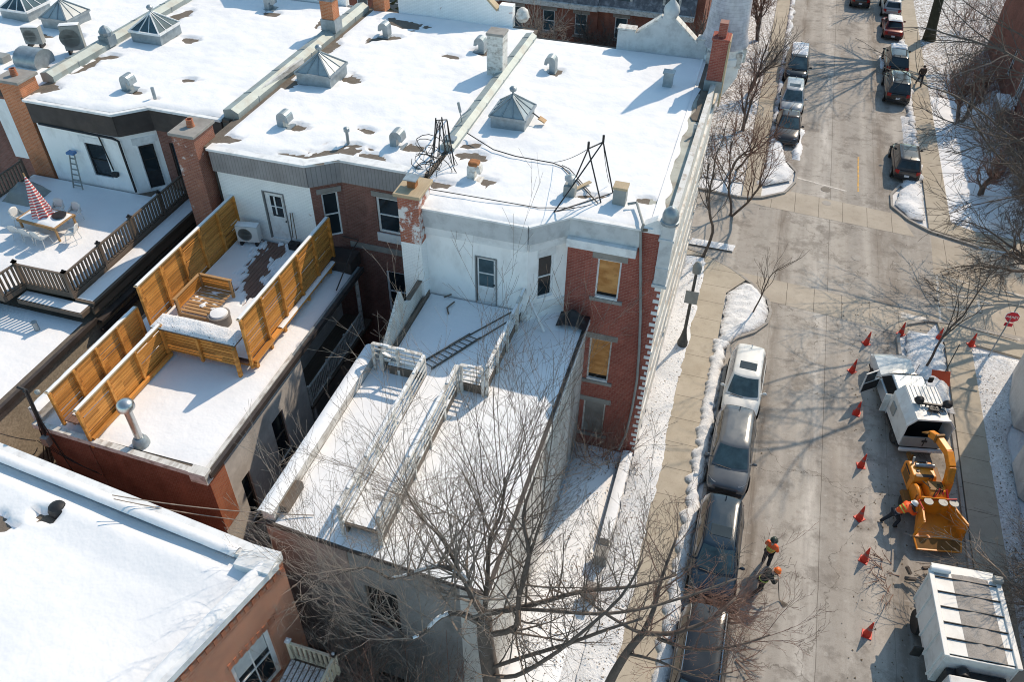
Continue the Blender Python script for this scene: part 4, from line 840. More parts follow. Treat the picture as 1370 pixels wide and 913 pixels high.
for k in range(4): z = 8.68+k*.13; mb.box(x0, x1, y1-.04, y1, z, z+.1); mb.box(x0, x0+.04, y0, y1, z, z+.1)
mb.build('backrest', 'cedar', LO); mb = MB()
for (x, y) in ((x0, y0), (x1-.1, y0), (x0, y1-.1), (x1-.1, y1-.1)): mb.box(x, x+.1, y, y+.1, 8.28, 9.22 if x == x0 or y > y0 else 8.95)
mb.bar((x0, y1, 9.24), (x1, y1, 9.24), .12, .04); mb.bar((x0, y0, 9.24), (x0, y1, 9.24), .12, .04); mb.box(x0, x1, y0-.02, y0+.02, 8.45, 8.62); mb.build('frame', 'teak', LO)
mb = MB(); mb.sheet(lambda u, v: (x0+.15+1.2*u, y0+.5+1.1*v, 8.6+.12*max(0, nz(u*5, v*5, 6)+.2)), 14, 14); mb.build('seat_snow', 'snow_packed', LO, smooth=True, angle=180)
RT = thing('fire_pit', 'round drum table with snow disc on top beside the lounge bench', 'table', (-18.25, 20.75, 8.3))
mb = MB(); mb.lathe([(.38, 0), (.42, .05), (.42, .5), (.44, .52), (.44, .56), (.36, .57)], (-18.25, 20.75, 8.3), 22); mb.build('drum', 'old_board', RT, smooth=True); mb = MB(); mb.lathe([(.36, .565), (.33, .63), (.15, .66), (.01, .665)], (-18.25, 20.75, 8.3), 22); mb.build('snow_cover', 'snow_packed', RT, smooth=True)
def ac_unit(label, x, y, z, rz, w=.9, d=.36, h=.85, mat='white_plastic', stand=.25, group=None):
    t = thing('heat_pump', label, 'heat pump', (x, y, z), group, local=True, rz=rz); mb = MB(); mb.box(-w/2, w/2, -d/2, d/2, stand, stand+h); mb.build('casing', mat, t, bevel=.02)
    g = MB(); r_ = h*.4
    for k in range(4): g.lathe([(r_*(k+1)/4, 0), (r_*(k+1)/4, .012), (r_*(k+1)/4-.015, .012), (r_*(k+1)/4-.015, 0)], (-w*.1, -d/2-.012, stand+h/2), 18, axis='y')
    g.bar((-w*.1-r_, -d/2-.01, stand+h/2), (-w*.1+r_, -d/2-.01, stand+h/2), .015, .015); g.build('fan_grille', 'grey_paint', t)
    f = MB(); f.lathe([(.01, 0), (r_*.95, 0), (r_*.95, .004)], (-w*.1, -d/2-.006, stand+h/2), 18, axis='y'); f.build('fan', 'black_void', t)
    l = MB(); l.box(-w/2+.1, -w/2+.2, -d/2-.05, d/2+.05, 0, stand); l.box(w/2-.2, w/2-.1, -d/2-.05, d/2+.05, 0, stand); l.build('foot', 'black_metal', t); s_ = MB(); s_.sheet(lambda u, v: (-w/2+w*u, -d/2+d*v, stand+h+.03+.05*(math.sin(PI*u)*math.sin(PI*v))**.4), 8, 5); s_.build('snow_cap', 'snow_packed', t, smooth=True, angle=180)
    return t
ac_unit('white heat pump with round grille by the white door of the cedar terrace', -20.0, 26.05, 8.3, .18, w=1.0, d=.4, h=.8)
mb = MB(); mb.tube([PY(388, 285, 26.5), PY(392, 318, 26.4)], .025, 5); mb.tube([PY(391, 285, 26.5), PY(397, 320, 26.3)], .02, 5)
SH = thing('snow_shovel', 'snow shovel and broom standing against the white brick by the door', 'shovel', (-18, 26.45, 8.3)); mb.build('shaft', 'grey_timber', SH); mb = MB(); p = PY(392, 318, 26.3); mb.box(p.x-.2, p.x+.25, 26.1, 26.4, 8.3, 8.7); mb.build('blade', 'tarp', SH)
mb = MB(); mb.sheet(lambda u, v: (-17.75+1.1*u, 25.7+.85*v, 8.3+.55*(math.sin(PI*u)*math.sin(PI*v))**.6*(.8+.5*nz(u*4, v*4))), 12, 10); solo(mb, 'covered_grill', 'old_board', 'snow dusted dark covered grill in the terrace corner behind the tall right screen', 'grill', smooth=True, angle=180)
UP = thing('utility_mast', 'black service mast with clustered wires at the corner of the brick wing', 'mast', (-22.2, 14.4, 7))
m0, m1 = PY(60, 580, 14.2), PY(34, 522, 14.2); mb = MB(); mb.tube([m0, m1], .07, 8); mb.tube([m1, m1+Vector((-.25, -.05, .12))], .05, 6); mb.tube([m1, m1+Vector((.1, -.15, .1))], .04, 6); mb.build('mast_pole', 'black_metal', UP)
mb = MB(); mb.ball(PY(50, 525, 14.25), .1, 8, 6); mb.ball(PY(62, 588, 14.1), .1, 8, 6); mb.box(m0.x-.12, m0.x+.15, 14.0, 14.2, m0.z-.5, m0.z-.1); mb.build('insulator', 'grey_paint', UP)
mb = MB(); rr = random.Random(9)
for k in range(7): a = m0.lerp(m1, rr.random()); mb.tube(sag(a, PY(65+rr.uniform(-20, 50), 610+rr.uniform(0, 60), 14.05), rr.uniform(.05, .4)), .016, 4)
for k in range(3): mb.tube(sag(PY(50+k*4, 590, 14.2), PY(130+k*3, 632+k*2, 14.0), .2), .014, 4)
mb.build('service_wire', 'cable', UP)
def wire(label, a, b, s=.4, r_=.016, name='overhead_wire', mat='cable'): mb = MB(); mb.tube(sag(a, b, s, 16), r_, 4); return solo(mb, name, mat, label, 'wire')
wire('thin wire crossing from the left edge to the utility mast', P(-60, 555, 7.5), PY(48, 590, 14.1), .3); wire('pale wire from the near roof to the brown wing, upper of a pair', P(150, 663, 9.0), P(420, 690, 8.0), .2, .018, mat='bark_pale'); wire('pale wire from the near roof to the brown wing, lower of a pair', P(152, 668, 9.0), P(425, 705, 7.6), .25, .018, mat='bark_pale'); wire('thin wire dropping from the utility mast towards the near roof', PY(50, 600, 14.1), P(28, 612, 8.0), .2)

# ------------------------------------------------------------------ left house
HC = thing('row_house', 'left row house with dark brick fascia and tall brick chimney above a snowy patio deck', 'house', (-27, 35, 0))
fc1, fc2, fc3 = Face((-31.9, 28.0), (-27.25, 28.0)), Face((-27.25, 28.0), (-26.1, 29.1)), Face((-26.1, 29.1), (-22.3, 29.05))
mb = MB(); mb.wall(fc1, 0, 11.5, [(2.4, 3.45, 9.05, 10.8)], .13); mb.wall(fc2, 0, 11.5, [(.55, 1.35, 8.55, 10.9)], .13); mb.build('white_wall', 'white_wall', HC); mb = MB(); mb.wall(fc3, 0, 11.5, [(.5, 2.2, 8.9, 10.9)], .2); mb.build('brown_wall', 'brown_brick', HC)
window(HC, fc1, 2.4, 3.45, 9.05, 10.8, frame='black_metal', curtain=False); window(HC, fc3, .5, 2.2, 8.9, 10.9, frame='dark_fascia', cross=False)
door(HC, fc2, .55, 1.35, 8.55, 10.9, leaf='black_metal', pane='glass', frame='white_paint'); mb = MB(); mb.fbox(fc1, 2.2, 3.6, 10.82, 11.15, 0, .03); mb.fbox(fc2, .4, 1.5, 10.92, 11.25, 0, .03); mb.build('lintel', 'light_trim', HC)
mb = MB()
for q_, fc in enumerate((fc1, fc2, fc3)): mb.fbox(fc, -.05, fc.len+.02, 11.5+.004*q_, 12.55-.003*q_, 0, .12)
mb.build('fascia', 'dark_fascia', HC); mb = MB()
for q_, fc in enumerate((fc1, fc2, fc3)): mb.fbox(fc, -.1, fc.len+.04, 12.552+.003*q_, 12.66+.005*q_, -.35, .2-.004*q_)
mb.build('drip_edge', 'light_trim', HC)
mb = MB(); mb.tube([(-31.6, 27.86, 11.5), (-27.6, 27.86, 11.4), (-27.3, 27.86, 11.3), (-27.25, 27.86, 8.6)], .06, 6); mb.tube([(-28.4, 27.9, 11.4), (-28.2, 27.9, 9.6)], .035, 6); mb.box(-28.3, -28.0, 27.75, 27.95, 9.3, 9.5); mb.build('downpipe', 'black_metal', HC)
mb = MB(); mb.prism([(-32.2, 27.95), (-27.25, 27.95), (-26.1, 29.05), (-21.9, 29.0), (-21.9, 43.5), (-32.2, 43.5)], 12.5, 12.64); mb.build('roof', 'membrane', HC)
PC = [(-27.4, 30.1, .4, .25), (-26.2, 29.7, .25, .15), (-25.9, 31.9, .45, .25), (-31.6, 29.2, .5, .6), (-28.6, 36.3, .6, .4), (-31.3, 33.0, .6, .3, .6), (-31.2, 38.6, .45, 1.6, -.1), (-26.5, 40.9, .6, .35), (-31.5, 31.8, .3, .9), (-23.0, 41.0, .5, 1.0)]
snowtop(HC, -31.9, -22.25, 28, 43.3, 12.64, lambda x: 28.0 if x < -27.25 else (28.0+(x+27.25)*.96 if x < -26.1 else 29.1), .14, seed=31, holes=PC)
mb = MB(); mb.wall(Face((-21.9, 43.6), (-32.2, 43.6)), 0, 12.7); mb.prism_y([(-31.5, 12.6), (-23.0, 12.6), (-23.0, 13.8), (-24.2, 13.8), (-26.4, 15.2), (-28.2, 15.2), (-30.2, 13.8), (-31.5, 13.8)], 43.4, 43.8); mb.build('far_wall', 'white_brick', HC)
ridge(HC, -32.15, 29.8, 43.2, h=.45, w=.7); chimney(HC, -33.25, -32.1, 28.0, 29.1, 0, 13.3, 'orange_brick', 'stone', 1, capd=.12)
skylight(HC, -30.3, 35.9, 1.75, 1.8, z=12.78, glass='glass_blue'); gooseneck(HC, -27.85, 30.2, h=.5)
mb = MB(); mb.tube([(-26.2, 29.75, 12.7), (-26.2, 29.75, 13.25)], .08, 8); mb.build('vent_pipe', 'galvanised', HC); gooseneck(HC, -26.8, 41.6, h=.5)
mb = MB(); mb.box(-32.3, -31.7, 33.9, 34.5, 12.8, 13.3); mb.lathe([(.3, 0), (.34, .2), (.2, .4), (.05, .5)], (-32.0, 34.2, 13.3), 10); mb.build('roof_vent', 'galvanised', HC)
patch(HC, PC, 12.76)
# patio deck
PT = thing('patio_deck', 'snow covered raised patio deck with brown balustrade behind the left house', 'deck', (-28.5, 24, 7.5))
mb = MB(); poly = [(-33.4, 19.4), (-27.55, 19.4), (-27.4, 20.4), (-25.0, 20.45), (-25.0, 28.9), (-26.2, 28.9), (-27.3, 27.95), (-33.4, 27.95)]
mb.prism(poly, 8.2, 8.42); mb.box(-25.0, -24.1, 20.4, 29.0, 8.0, 8.2); mb.box(-27.4, -24.2, 19.75, 20.4, 7.9, 8.1); mb.box(-24.2, -24.1, 20.3, 29, 7.7, 8.05); mb.build('platform', 'grey_timber', PT)
snowtop(PT, -33.3, -25.1, 20.5, 27.9, 8.42, None, .12, edge=.25, seed=41); snowtop(PT, -33.3, -27.6, 19.45, 20.7, 8.42, None, .12, edge=.2, seed=42); snowtop(PT, -26.5, -25.1, 27.8, 28.85, 8.42, None, .1, edge=.2, seed=43)
snowtop(PT, -24.95, -24.2, 20.5, 28.9, 8.2, None, .12, edge=.15, seed=44); snowtop(PT, -27.4, -24.3, 19.8, 20.35, 8.1, None, .12, edge=.15, seed=45)
baluster(PT, [(-25.05, 29.0), (-25.05, 20.45), (-27.45, 20.42), (-27.6, 19.4), (-33.4, 19.4)], 8.4, 1.05, .2, 'grey_timber', 2.1, .1, 'black_metal', .13, .1)
baluster(PT, [(-33.3, 19.5), (-33.3, 27.5)], 8.4, 1.0, .2, 'grey_timber', 2.0, .1, None, .12)
# the lower wing roof under it
mb = MB(); mb.prism([(-33.5, 12.6), (-24.25, 12.6), (-24.25, 28.9), (-33.5, 28.0)], 7.3, 7.45); mb.build('wing_roof', 'membrane', HC); snowtop(HC, -33.3, -24.5, 12.7, 19.9, 7.45, None, .12, edge=.3, seed=46)
cw = Face((-24.3, 12.6), (-24.3, 29.0)); mb = MB(); mb.wall(cw, 0, 7.3, [(8.1, 9.0, 4.8, 6.7), (4.6, 5.5, 2.2, 4.4)], .15); mb.wall(Face((-33.5, 12.6), (-24.3, 12.6)), 0, 7.3); mb.build('wing_alley_wall', 'pebbledash', HC)
window(HC, cw, 8.1, 9.0, 4.8, 6.7, frame='dark_fascia', pane='black_void'); window(HC, cw, 4.6, 5.5, 2.2, 4.4, frame='dark_fascia', pane='glass')
mb = MB(); mb.bar((-24.18, 12.6, 7.4), (-24.18, 20.3, 7.4), .16, .22); mb.bar((-24.05, 20.3, 7.35), (-24.05, 28.9, 7.35), .3, .12); mb.bar((-24.1, 20.3, 6.8), (-24.1, 28.9, 6.8), .15, .15); mb.build('gutter', 'dark_fascia', HC); mb = MB(); mb.lathe([(.11, 0), (.11, .35), (.13, .4)], (-25.9, 18.9, 7.55), 10); mb.build('vent_pipe', 'galvanised', HC)
# outdoor dining set
TB = thing('dining_table', 'wooden patio table set with snow in the middle of the balustraded deck', 'table', (-29, 24, 8.5), local=True, rz=-.06)
mb = MB()
for i in range(7): mb.box(-1.1, 1.1, -.62+i*.18, -.62+i*.18+.165, .70, .74)
mb.build('tabletop', 'teak', TB); mb = MB(); mb.box(-1.08, 1.08, -.64, -.6, .62, .70); mb.box(-1.08, 1.08, .6, .64, .62, .70); mb.build('apron', 'teak', TB)
for sx in (-1, 1):
    for sy in (-1, 1): mb = MB(); mb.box(sx*1.0-.04, sx*1.0+.04, sy*.55-.04, sy*.55+.04, 0, .7); mb.build('leg', 'teak', TB)
mb = MB(); mb.sheet(lambda u, v: (-1.0+2.0*u, -.56+1.12*v, .745+.10*(math.sin(PI*u)*math.sin(PI*v))**.35*(.8+.5*nz(u*5, v*3))), 20, 12); mb.build('snow_cover', 'snow_packed', TB, smooth=True, angle=180)
mb = MB(); mb.lathe([(.30, 0), (.32, .05), (.3, .06), (.02, .05)], (-28.35, 24.15, 9.33), 16); solo(mb, 'serving_tray', 'tarp', 'dark round tray left on the snowy patio table', 'tray', smooth=True)
def patio_chair(label, x, y, rz):
    t = thing('patio_chair', label, 'chair', (x, y, 8.52), 'white chairs around the patio table', local=True, rz=rz)
    mb = MB(); mb.sheet(lambda u, v: (-.24+.48*u, -.22+.46*v, .43+.03*(2*u-1)**2), 6, 4); mb.sheet(lambda u, v: (-.24+.48*u, -.22-.12*v, .46+.42*v*(1-.25*(2*u-1)**2)), 6, 5); mb.sheet(lambda u, v: (-.25, -.25+.5*u, .46+.2*v*(1-u)), 4, 3); mb.sheet(lambda u, v: (.25, -.25+.5*u, .46+.2*v*(1-u)), 4, 3)
    s_ = mb.build('shell', 'white_plastic', t, smooth=True); m_ = s_.modifiers.new('thick', 'SOLIDIFY'); m_.thickness = .025
    for sx in (-1, 1):
        for sy in (-1, 1): l = MB(); l.tube([(sx*.2, sy*.18, .44), (sx*.25, sy*.25, 0)], .018, 6); l.build('leg', 'white_plastic', t)
    return t
for lab, x, y, rz in (('white shell chair at the left end of the patio table', -30.45, 23.95, -PI/2), ('white shell chair on the near long side of the patio table, leftmost', -29.75, 23.05, .1), ('white shell chair on the near long side of the patio table, middle', -29.1, 23.0, 0), ('white shell chair on the near long side of the patio table, rightmost', -28.45, 22.95, -.1), ('white shell chair at the right end of the patio table, back turned to the balustrade', -27.45, 23.6, PI/2+.3), ('white shell chair on the far side of the patio table next to the umbrella', -29.3, 24.95, PI+.2), ('white shell chair on the far long side of the patio table, rightmost', -28.4, 24.95, PI)):
    patio_chair(lab, x, y, rz)
UM = thing('patio_umbrella', 'folded red and white striped umbrella leaning at the patio table', 'umbrella', (-29.07, 24.0, 9.25))
ub, ut = Vector((-29.07, 24.0, 9.0)), PY(33, 236, 24.3); mb = MB(); mb.tube([Vector((-29.05, 23.98, 8.5)), ut+(ut-ub).normalized()*.15], .03, 8); mb.build('pole', 'teak', UM)
mb = MB(); n = 30; ax = (ut-ub); a_ = ax.normalized().orthogonal().normalized(); b_ = ax.normalized().cross(a_)
o0 = 0; vs = []; nn = 16
for i in range(n+1):
    t = i/n; r0 = .02+.40*(1-t)**.85
    for j in range(nn): th = 2*PI*j/nn; r_ = r0*(1+.22*(1 if j % 2 else -1)*(1-t)); vs.append(ub.lerp(ut, .12+.88*t)+a_*r_*math.cos(th)+b_*r_*math.sin(th))
for i in range(n): mb.add([vs[i*nn+j] for j in range(nn)]+[vs[(i+1)*nn+j] for j in range(nn)], [(j, (j+1) % nn, nn+(j+1) % nn, nn+j) for j in range(nn)], (i//1) % 2)
mb.build('canopy', ['umbrella_red', 'umbrella_white'], UM)
SL = thing('step_ladder', 'aluminium step ladder with blue top standing against the white wall', 'ladder', (-30.2, 27.6, 8.5)); mb = MB()
for dx in (-.22, .22): mb.bar((-30.2+dx*1.2, 27.35, 8.5), (-30.2+dx*.6, 27.75, 10.25), .05, .05)
mb.build('stile', 'grey_paint', SL); mb = MB()
for k in range(6): t = .1+k*.15; mb.bar((-30.2-.23*(1.2-.6*t), 27.35+.4*t, 8.5+1.75*t), (-30.2+.23*(1.2-.6*t), 27.35+.4*t, 8.5+1.75*t), .08, .03)
mb.build('rung', 'grey_paint', SL); mb = MB(); mb.box(-30.4, -30.0, 27.6, 27.88, 10.22, 10.32); mb.build('top_cap', 'blue_plastic', SL)
mb = MB(); mb.lathe([(.01, -1.4), (.16, -1.0), (.27, -.3), (.28, .2), (.2, .9), (.01, 1.4)], (-33.1, 23.4, 9.6), 10, axis='y', sy=.5); solo(mb, 'kayak', 'kayak_yellow', 'bright yellow kayak end lying along the left balustrade', 'kayak', smooth=True)
mb = MB(); mb.sheet(lambda u, v: (-32.9+1.7*u, 25.3+1.5*v, 8.5+.75*(math.sin(PI*u)*math.sin(PI*v))**.5*(.85+.4*nz(u*4, v*4, 2))), 14, 12); solo(mb, 'covered_furniture', 'grey_paint', 'grey tarp covered furniture heap dusted with snow near the tall chimney', 'tarp', smooth=True, angle=180)

# ------------------------------------------------------------------ far left house
HE = thing('row_house', 'far left row house, only its flat snowy roof and dark rear corner in view', 'house', (-37.5, 36, 0))
mb = MB(); fe = Face((-43, 29.6), (-32.4, 29.6)); mb.wall(fe, 0, 12.3, [(8.2, 9.2, 8.4, 10.4)], .15); mb.build('rear_wall', 'brown_brick', HE); mb = MB(); mb.fbox(fe, 7.0, 10.3, 8.1, 11.4, 0, .02); mb.build('white_panel', 'white_wall', HE)
window(HE, fe, 8.2, 9.2, 8.4, 10.4, d=-.1, frame='black_metal'); mb = MB(); mb.prism([(-43, 29.6), (-32.3, 29.6), (-32.3, 43.5), (-43, 43.5)], 12.2, 12.4); mb.build('roof', 'membrane', HE); PE = [(-33.6, 31.6, .4, .2), (-34.9, 35.2, .5, .3), (-36.9, 34.8, .8, .25), (-33.0, 32.9, .5, .3)]
snowtop(HE, -43, -32.5, 29.7, 43.4, 12.4, None, .13, seed=51, holes=PE)
mb = MB(); mb.fbox(fe, 0, 10.6, 11.6, 12.42, 0, .1); mb.build('fascia', 'dark_fascia', HE); mb = MB(); mb.wall(Face((-32.3, 43.5), (-43, 43.5)), 0, 12.7); mb.build('far_wall', 'stone', HE)
skylight(HE, -36.6, 36.6, 1.7, 1.8, z=12.45, glass='frosted_glass'); skylight(HE, -39.6, 37.0, 1.8, 1.8, z=12.45, glass='glass_blue')
mb = MB(); mb.lathe([(.55, -.65), (.55, .65)], (-34.5, 31.6, 12.75), 16, axis='x', sx=1.25); mb.box(-35.1, -33.9, 31.2, 32.3, 12.4, 12.8); mb.build('exhaust_hood', 'galvanised', HE, smooth=True)
ac_unit('tall grey condenser on the far left roof beside the ridge coping', -33.4, 33.4, 12.5, .5, .95, .4, 1.25, 'grey_paint', .2); ac_unit('smaller grey condenser on the far left roof behind the round hood', -35.9, 33.4, 12.5, .3, .9, .4, .85, 'grey_paint', .2)
mb = MB(); mb.box(-36.6, -35.9, 31.0, 31.6, 12.45, 12.85); mb.build('roof_box', 'grey_paint', HE, bevel=.03)
patch(HE, PE, 12.52)

# ------------------------------------------------------------------ near building, bottom left
NB = thing('brick_building', 'near orange brick building with snow filled parapet roof, bottom left', 'building', (-16, 8, 0))
ca, cb, cc = Vector((-10.56, 11.63)), Vector((-28, 13.37)), Vector((-13.2, 1.0)); cdn = Vector((-30, 1.5))
fn = Face(cb, ca) ; fr = Face(cc, ca)   # far edge, right edge (outward normal checked below)
f_r = Face((-13.2, 1.0), (-10.56, 11.63)); f_b = Face((-10.56, 11.63), (-28, 13.37))
hole = [(8.2, 9.8, 3.4, 6.2)]
mb = MB(); mb.wall(f_r, 0, 8.3, hole, .2); mb.wall(f_b, 0, 8.3); mb.build('brick_wall', 'near_brick', NB)
a, b, c_, d = hole[0]; window(NB, f_r, a, b, c_, d, d=-.16, fw=.16, frame='light_trim', pane='glass', mull=1, curtain=True)
mb = MB()
for i in range(9): s_ = a-.05+i*.24; mb.fbox(f_r, s_, s_+.11, d+.02, d+.3, 0, .03)
for i in range(20): s_ = f_r.len-5.9+i*.3; mb.fbox(f_r, s_, s_+.13, 7.85, 8.12, 0, .05)
mb.build('soldier_course', 'chimney_brick', NB)
mb = MB(); mb.prism([(-13.2, 1.0), (-10.56, 11.63), (-28, 13.37), (-30, 1.5)], 8.0, 8.05); mb.build('roof', 'membrane', NB)
mb = MB(); mb.bar((-10.75, 11.45, 8.4), (-13.4, .8, 8.4), .45, .26); mb.bar((-10.6, 11.45, 8.4), (-28, 13.2, 8.4), .5, .26); mb.box(-11.75, -10.6, 10.95, 11.75, 8.3, 8.62); mb.build('parapet', 'light_trim', NB)
def ps(p, q, w, z, h): 
    p, q = Vector((*p, 0)), Vector((*q, 0)); dd = (q-p).normalized(); nn = Vector((-dd.y, dd.x, 0)); m_ = MB(); m_.sheet(lambda u, v: tuple(p.lerp(q, v)+nn*(w*(u-.5))+Vector((0, 0, z+h*math.sin(PI*u)**.6+.02*nz(v*30, u)))), 4, 40); return m_.build('parapet_snow', 'snow', NB, smooth=True, angle=180)
ps((-10.95, 11.3), (-13.5, 1.0), .36, 8.53, .1); ps((-11.9, 11.4), (-28, 13.0), .4, 8.53, .1)
HOLES[:] = [(-18.5, 10.9, .4, .25), (-19.9, 10.2, .45, .4)]
def nbs(u, v):
    A_, B_, C_, D_ = Vector((-30, 1.5)), Vector((-13.45, 1.0)), Vector((-10.85, 11.3)), Vector((-28, 13.0)); p = A_.lerp(B_, u).lerp(D_.lerp(C_, u), v); e = min(1, 14*min(u, v, 1-u, 1-v)+.15)
    return (p.x, p.y, 8.05+thaw(p.x, p.y)**.6*(.2*e**.5+.10*nz(p.x*.3, p.y*.3, 2)+.12*max(0, 1-abs(v-.93)*11)))
mb = MB(); mb.sheet(nbs, 110, 80); mb.build('snow_cover', 'snow', NB, smooth=True, angle=180)
mb = MB(); mb.lathe([(.28, 0), (.3, .18), (.24, .32), (.12, .38), (.02, .38)], (-18.35, 11.25, 8.1), 14); mb.build('roof_vent', 'black_metal', NB, smooth=True)
HOLES[:] = PN = [(-18.5, 10.9, .4, .25), (-19.9, 10.2, .45, .4)]; patch(NB, PN, 8.2)
BA = thing('balcony', 'small cream balustraded balcony with slatted snow floor on the near brick wall', 'balcony', (-9.7, 10.0, 4.05))
mb = MB(); mb.box(-10.55, -8.9, 9.1, 10.75, 3.9, 4.05); mb.build('floor', 'grey_timber', BA); mb = MB()
for i in range(9): x = -10.5+i*.18; mb.box(x, x+.13, 9.15, 10.65, 4.05, 4.1)
mb.build('floor_snow', 'snow_packed', BA); baluster(BA, [(-10.5, 10.75), (-8.9, 10.75), (-8.9, 9.1)], 4.05, .95, .17, 'cream_paint', 1.65, .09, 'snow_packed', .13)

# ------------------------------------------------------------------ ground, street, pavements
mb = MB(); mb.add([(-600,-300,-.02),(600,-300,-.02),(600,900,-.02),(-600,900,-.02)], [(0,1,2,3)]); struct(mb.build('ground', 'snow_yard'))
def flat(name, mat, polys, z):
    mb = MB()
    for p in polys: mb.add([(x, y, z) for x, y in p], [tuple(range(len(p)))])
    return struct(mb.build(name, mat))
def arc(cx, cy, r, a0, a1, n=8): return [(cx+r*math.cos(rad(a0+(a1-a0)*i/n)), cy+r*math.sin(rad(a0+(a1-a0)*i/n))) for i in range(n+1)]
west = [(1.85, -60), (1.85, 35.6)]+[(2.2, 36.2), (3.1, 37.0), (3.7, 38.0), (3.85, 39.0), (3.6, 40.1), (2.6, 41.4), (1.2, 42.6), (-.6, 43.6), (-3, 44.2), (-60, 45.5)]
north = [(-60, 52.5), (-3, 51.4), (.9, 51.0), (2.4, 51.4), (3.9, 52.6), (4.5, 54.2), (4.55, 55.6), (3.8, 57.0), (2.7, 58.2), (2.65, 140)]
east_n = [(12.9, 140), (12.9, 57.4), (11.6, 56.2), (10.9, 54.6), (10.9, 53.0), (11.9, 51.6), (13.2, 50.6), (16, 49.7), (60, 47)]
east_s = [(60, 38.6), (17, 40.7), (14, 41.1), (12.4, 41.0), (11.2, 40.3), (10.7, 39.0), (10.8, 36.5), (11.8, 34.8), (13.0, 33.8), (13.0, -60)]
road_poly = west+north+east_n+east_s
flat('road', 'road', [road_poly], .0)
flat('crosswalk', 'crosswalk', [[(3.0, 40.2), (12.0, 39.4), (13.2, 41.6), (1.6, 42.5)], [(1.2, 50.6), (12.2, 49.75), (11.4, 52.2), (4.2, 53.0), (3.2, 51.6)]], .008)
flat('concrete_apron', 'crosswalk', [[(12.9, 41.4), (40, 40.2), (40, 48.2), (16, 49.4), (13.2, 50.2)]], .004)
# old paint
mb = MB()
def mark(a, b, w, z=.012): 
    a, b = Vector((*a, z)), Vector((*b, z)); d = (b-a).normalized(); n = Vector((-d.y, d.x, 0))*w/2; k = 8
    for i in range(k): 
        p, q = a.lerp(b, i/k), a.lerp(b, (i+.97)/k); mb.add([p-n*R.uniform(.6, 1), q-n*R.uniform(.6, 1), q+n*R.uniform(.6, 1), p+n*R.uniform(.6, 1)], [(0,1,2,3)])
mark((4.6, 55.0), (8.0, 54.2), .2)
for (x0, y0, x1, y1) in ((1254, 390, 1292, 398), (1256, 410, 1315, 420), (1253, 368, 1320, 386), (1308, 402, 1328, 407), (1308, 402, 1312, 420), (1253, 368, 1258, 432), (1345, 390, 1370, 397), (1262, 438, 1365, 455)):
    p, q = P(x0, y0), P(x1, y1); mark((p.x, p.y), (q.x, q.y), .17)
p = PX(1225, 420, 11.8); mark((11.0, 41.2), (12.4, 41.1), .6)
struct(mb.build('worn_line', 'road_paint'))
mb = MB(); mark((8.75, 54.4), (8.8, 59.5), .14); struct(mb.build('yellow_line', 'yellow_paint'))
for x, y, r_, lab in ((6.6, 54.0, .34, 'round iron manhole cover beside the upper crosswalk, darker and nearer the kerb'), (6.7, 52.2, .3, 'small round valve cover inside the upper crosswalk band'), (8.6, 46.2, .3, 'round cover in the middle of the intersection')):
    mb = MB(); mb.lathe([(r_, 0), (r_, .014), (r_-.03, .016), (.01, .016)], (x, y, 0), 22); solo(mb, 'manhole_cover', 'wet_asphalt' if r_ > .32 else 'kerbstone', lab, 'manhole')
# pavements stand a kerb's height above the road
def raised(name, mat, polys, z=.13, z0=-.01):
    mb = MB()
    for p in polys: mb.prism(p, z0, z)
    return struct(mb.build(name, mat))
raised('sidewalk', 'sidewalk', [[(-.25, -60), (1.22, -60), (1.22, 40.0), (2.2, 41.6), (1.0, 42.7), (-.4, 43.4)], [(1.1, 51.2), (2.35, 51.5), (2.4, 140), (1.1, 140)], [(13.15, -60), (14.5, -60), (14.5, 39.6), (17, 39.2), (60, 37.2), (60, 38.5), (17, 40.55), (14, 40.95), (12.9, 40.9), (13.15, 39.0)], [(13.1, 50.9), (16, 49.9), (60, 47.2), (60, 48.6), (16, 51.4), (14.5, 52.0), (14.4, 140), (13.1, 140)], [(-60, 43.9), (-60, 42.9), (-2.6, 42.9), (-.4, 43.4), (-2.8, 44.0)]])
def kerb(pts, w=.16, z=.14):
    mb = MB()
    for a, b in zip(pts, pts[1:]): mb.bar((a[0], a[1], z/2), (b[0], b[1], z/2), w, z)
    return struct(mb.build('kerb', 'kerbstone'))
kerb(west[:-1]); kerb(north[1:]); kerb(east_n[:-1]); kerb(east_s[1:])
flat('driveway', 'driveway', [[(-16, 2), (-1.8, 2), (-1.8, 9.5), (-5.0, 12.6), (-12.0, 13.0), (-15.0, 14.2), (-24.2, 14.2), (-24.2, 30), (-10.0, 30), (-12.05, 13.2), (-16, 12)]], -.012)
# snow banks
def bank(xl, xr, y0, y1, h, seed, mat='snow_dirty', step=.22, z0=.0, rough=.5, name='snow_bank', jit=.12, prof=.55, flatk=.5):
    ny = max(4, int((y1-y0)/step)); nx = max(5, int(max(abs(xr((y0+y1)/2)-xl((y0+y1)/2)), .5)/step)); mb = MB()
    def fn(u, v):
        y = y0+(y1-y0)*v; a = xl(y)+jit*nz(y*1.9, seed)+jit*.5*nz(y*6, seed+3); b = xr(y)+jit*nz(y*.7, seed+9)+jit*.5*nz(y*2.9, seed+4)+jit*.3*nz(y*9, seed+6); x = a+(b-a)*u
        e = max(0, math.sin(PI*u))**prof*min(1, (min(v, 1-v)*(y1-y0))/.5+.02)
        return (x, y, z0+h*e*(flatk+rough*nz(x*.9, y*.9, seed)+rough*.55*nz(x*2.9, y*2.9, seed+1)+rough*.3*nz(x*7, y*7, seed+2)+.25))
    mb.sheet(fn, nx, ny); return struct(mb.build(name, mat, None, smooth=True, angle=180))
K = lambda c: (lambda y: c)
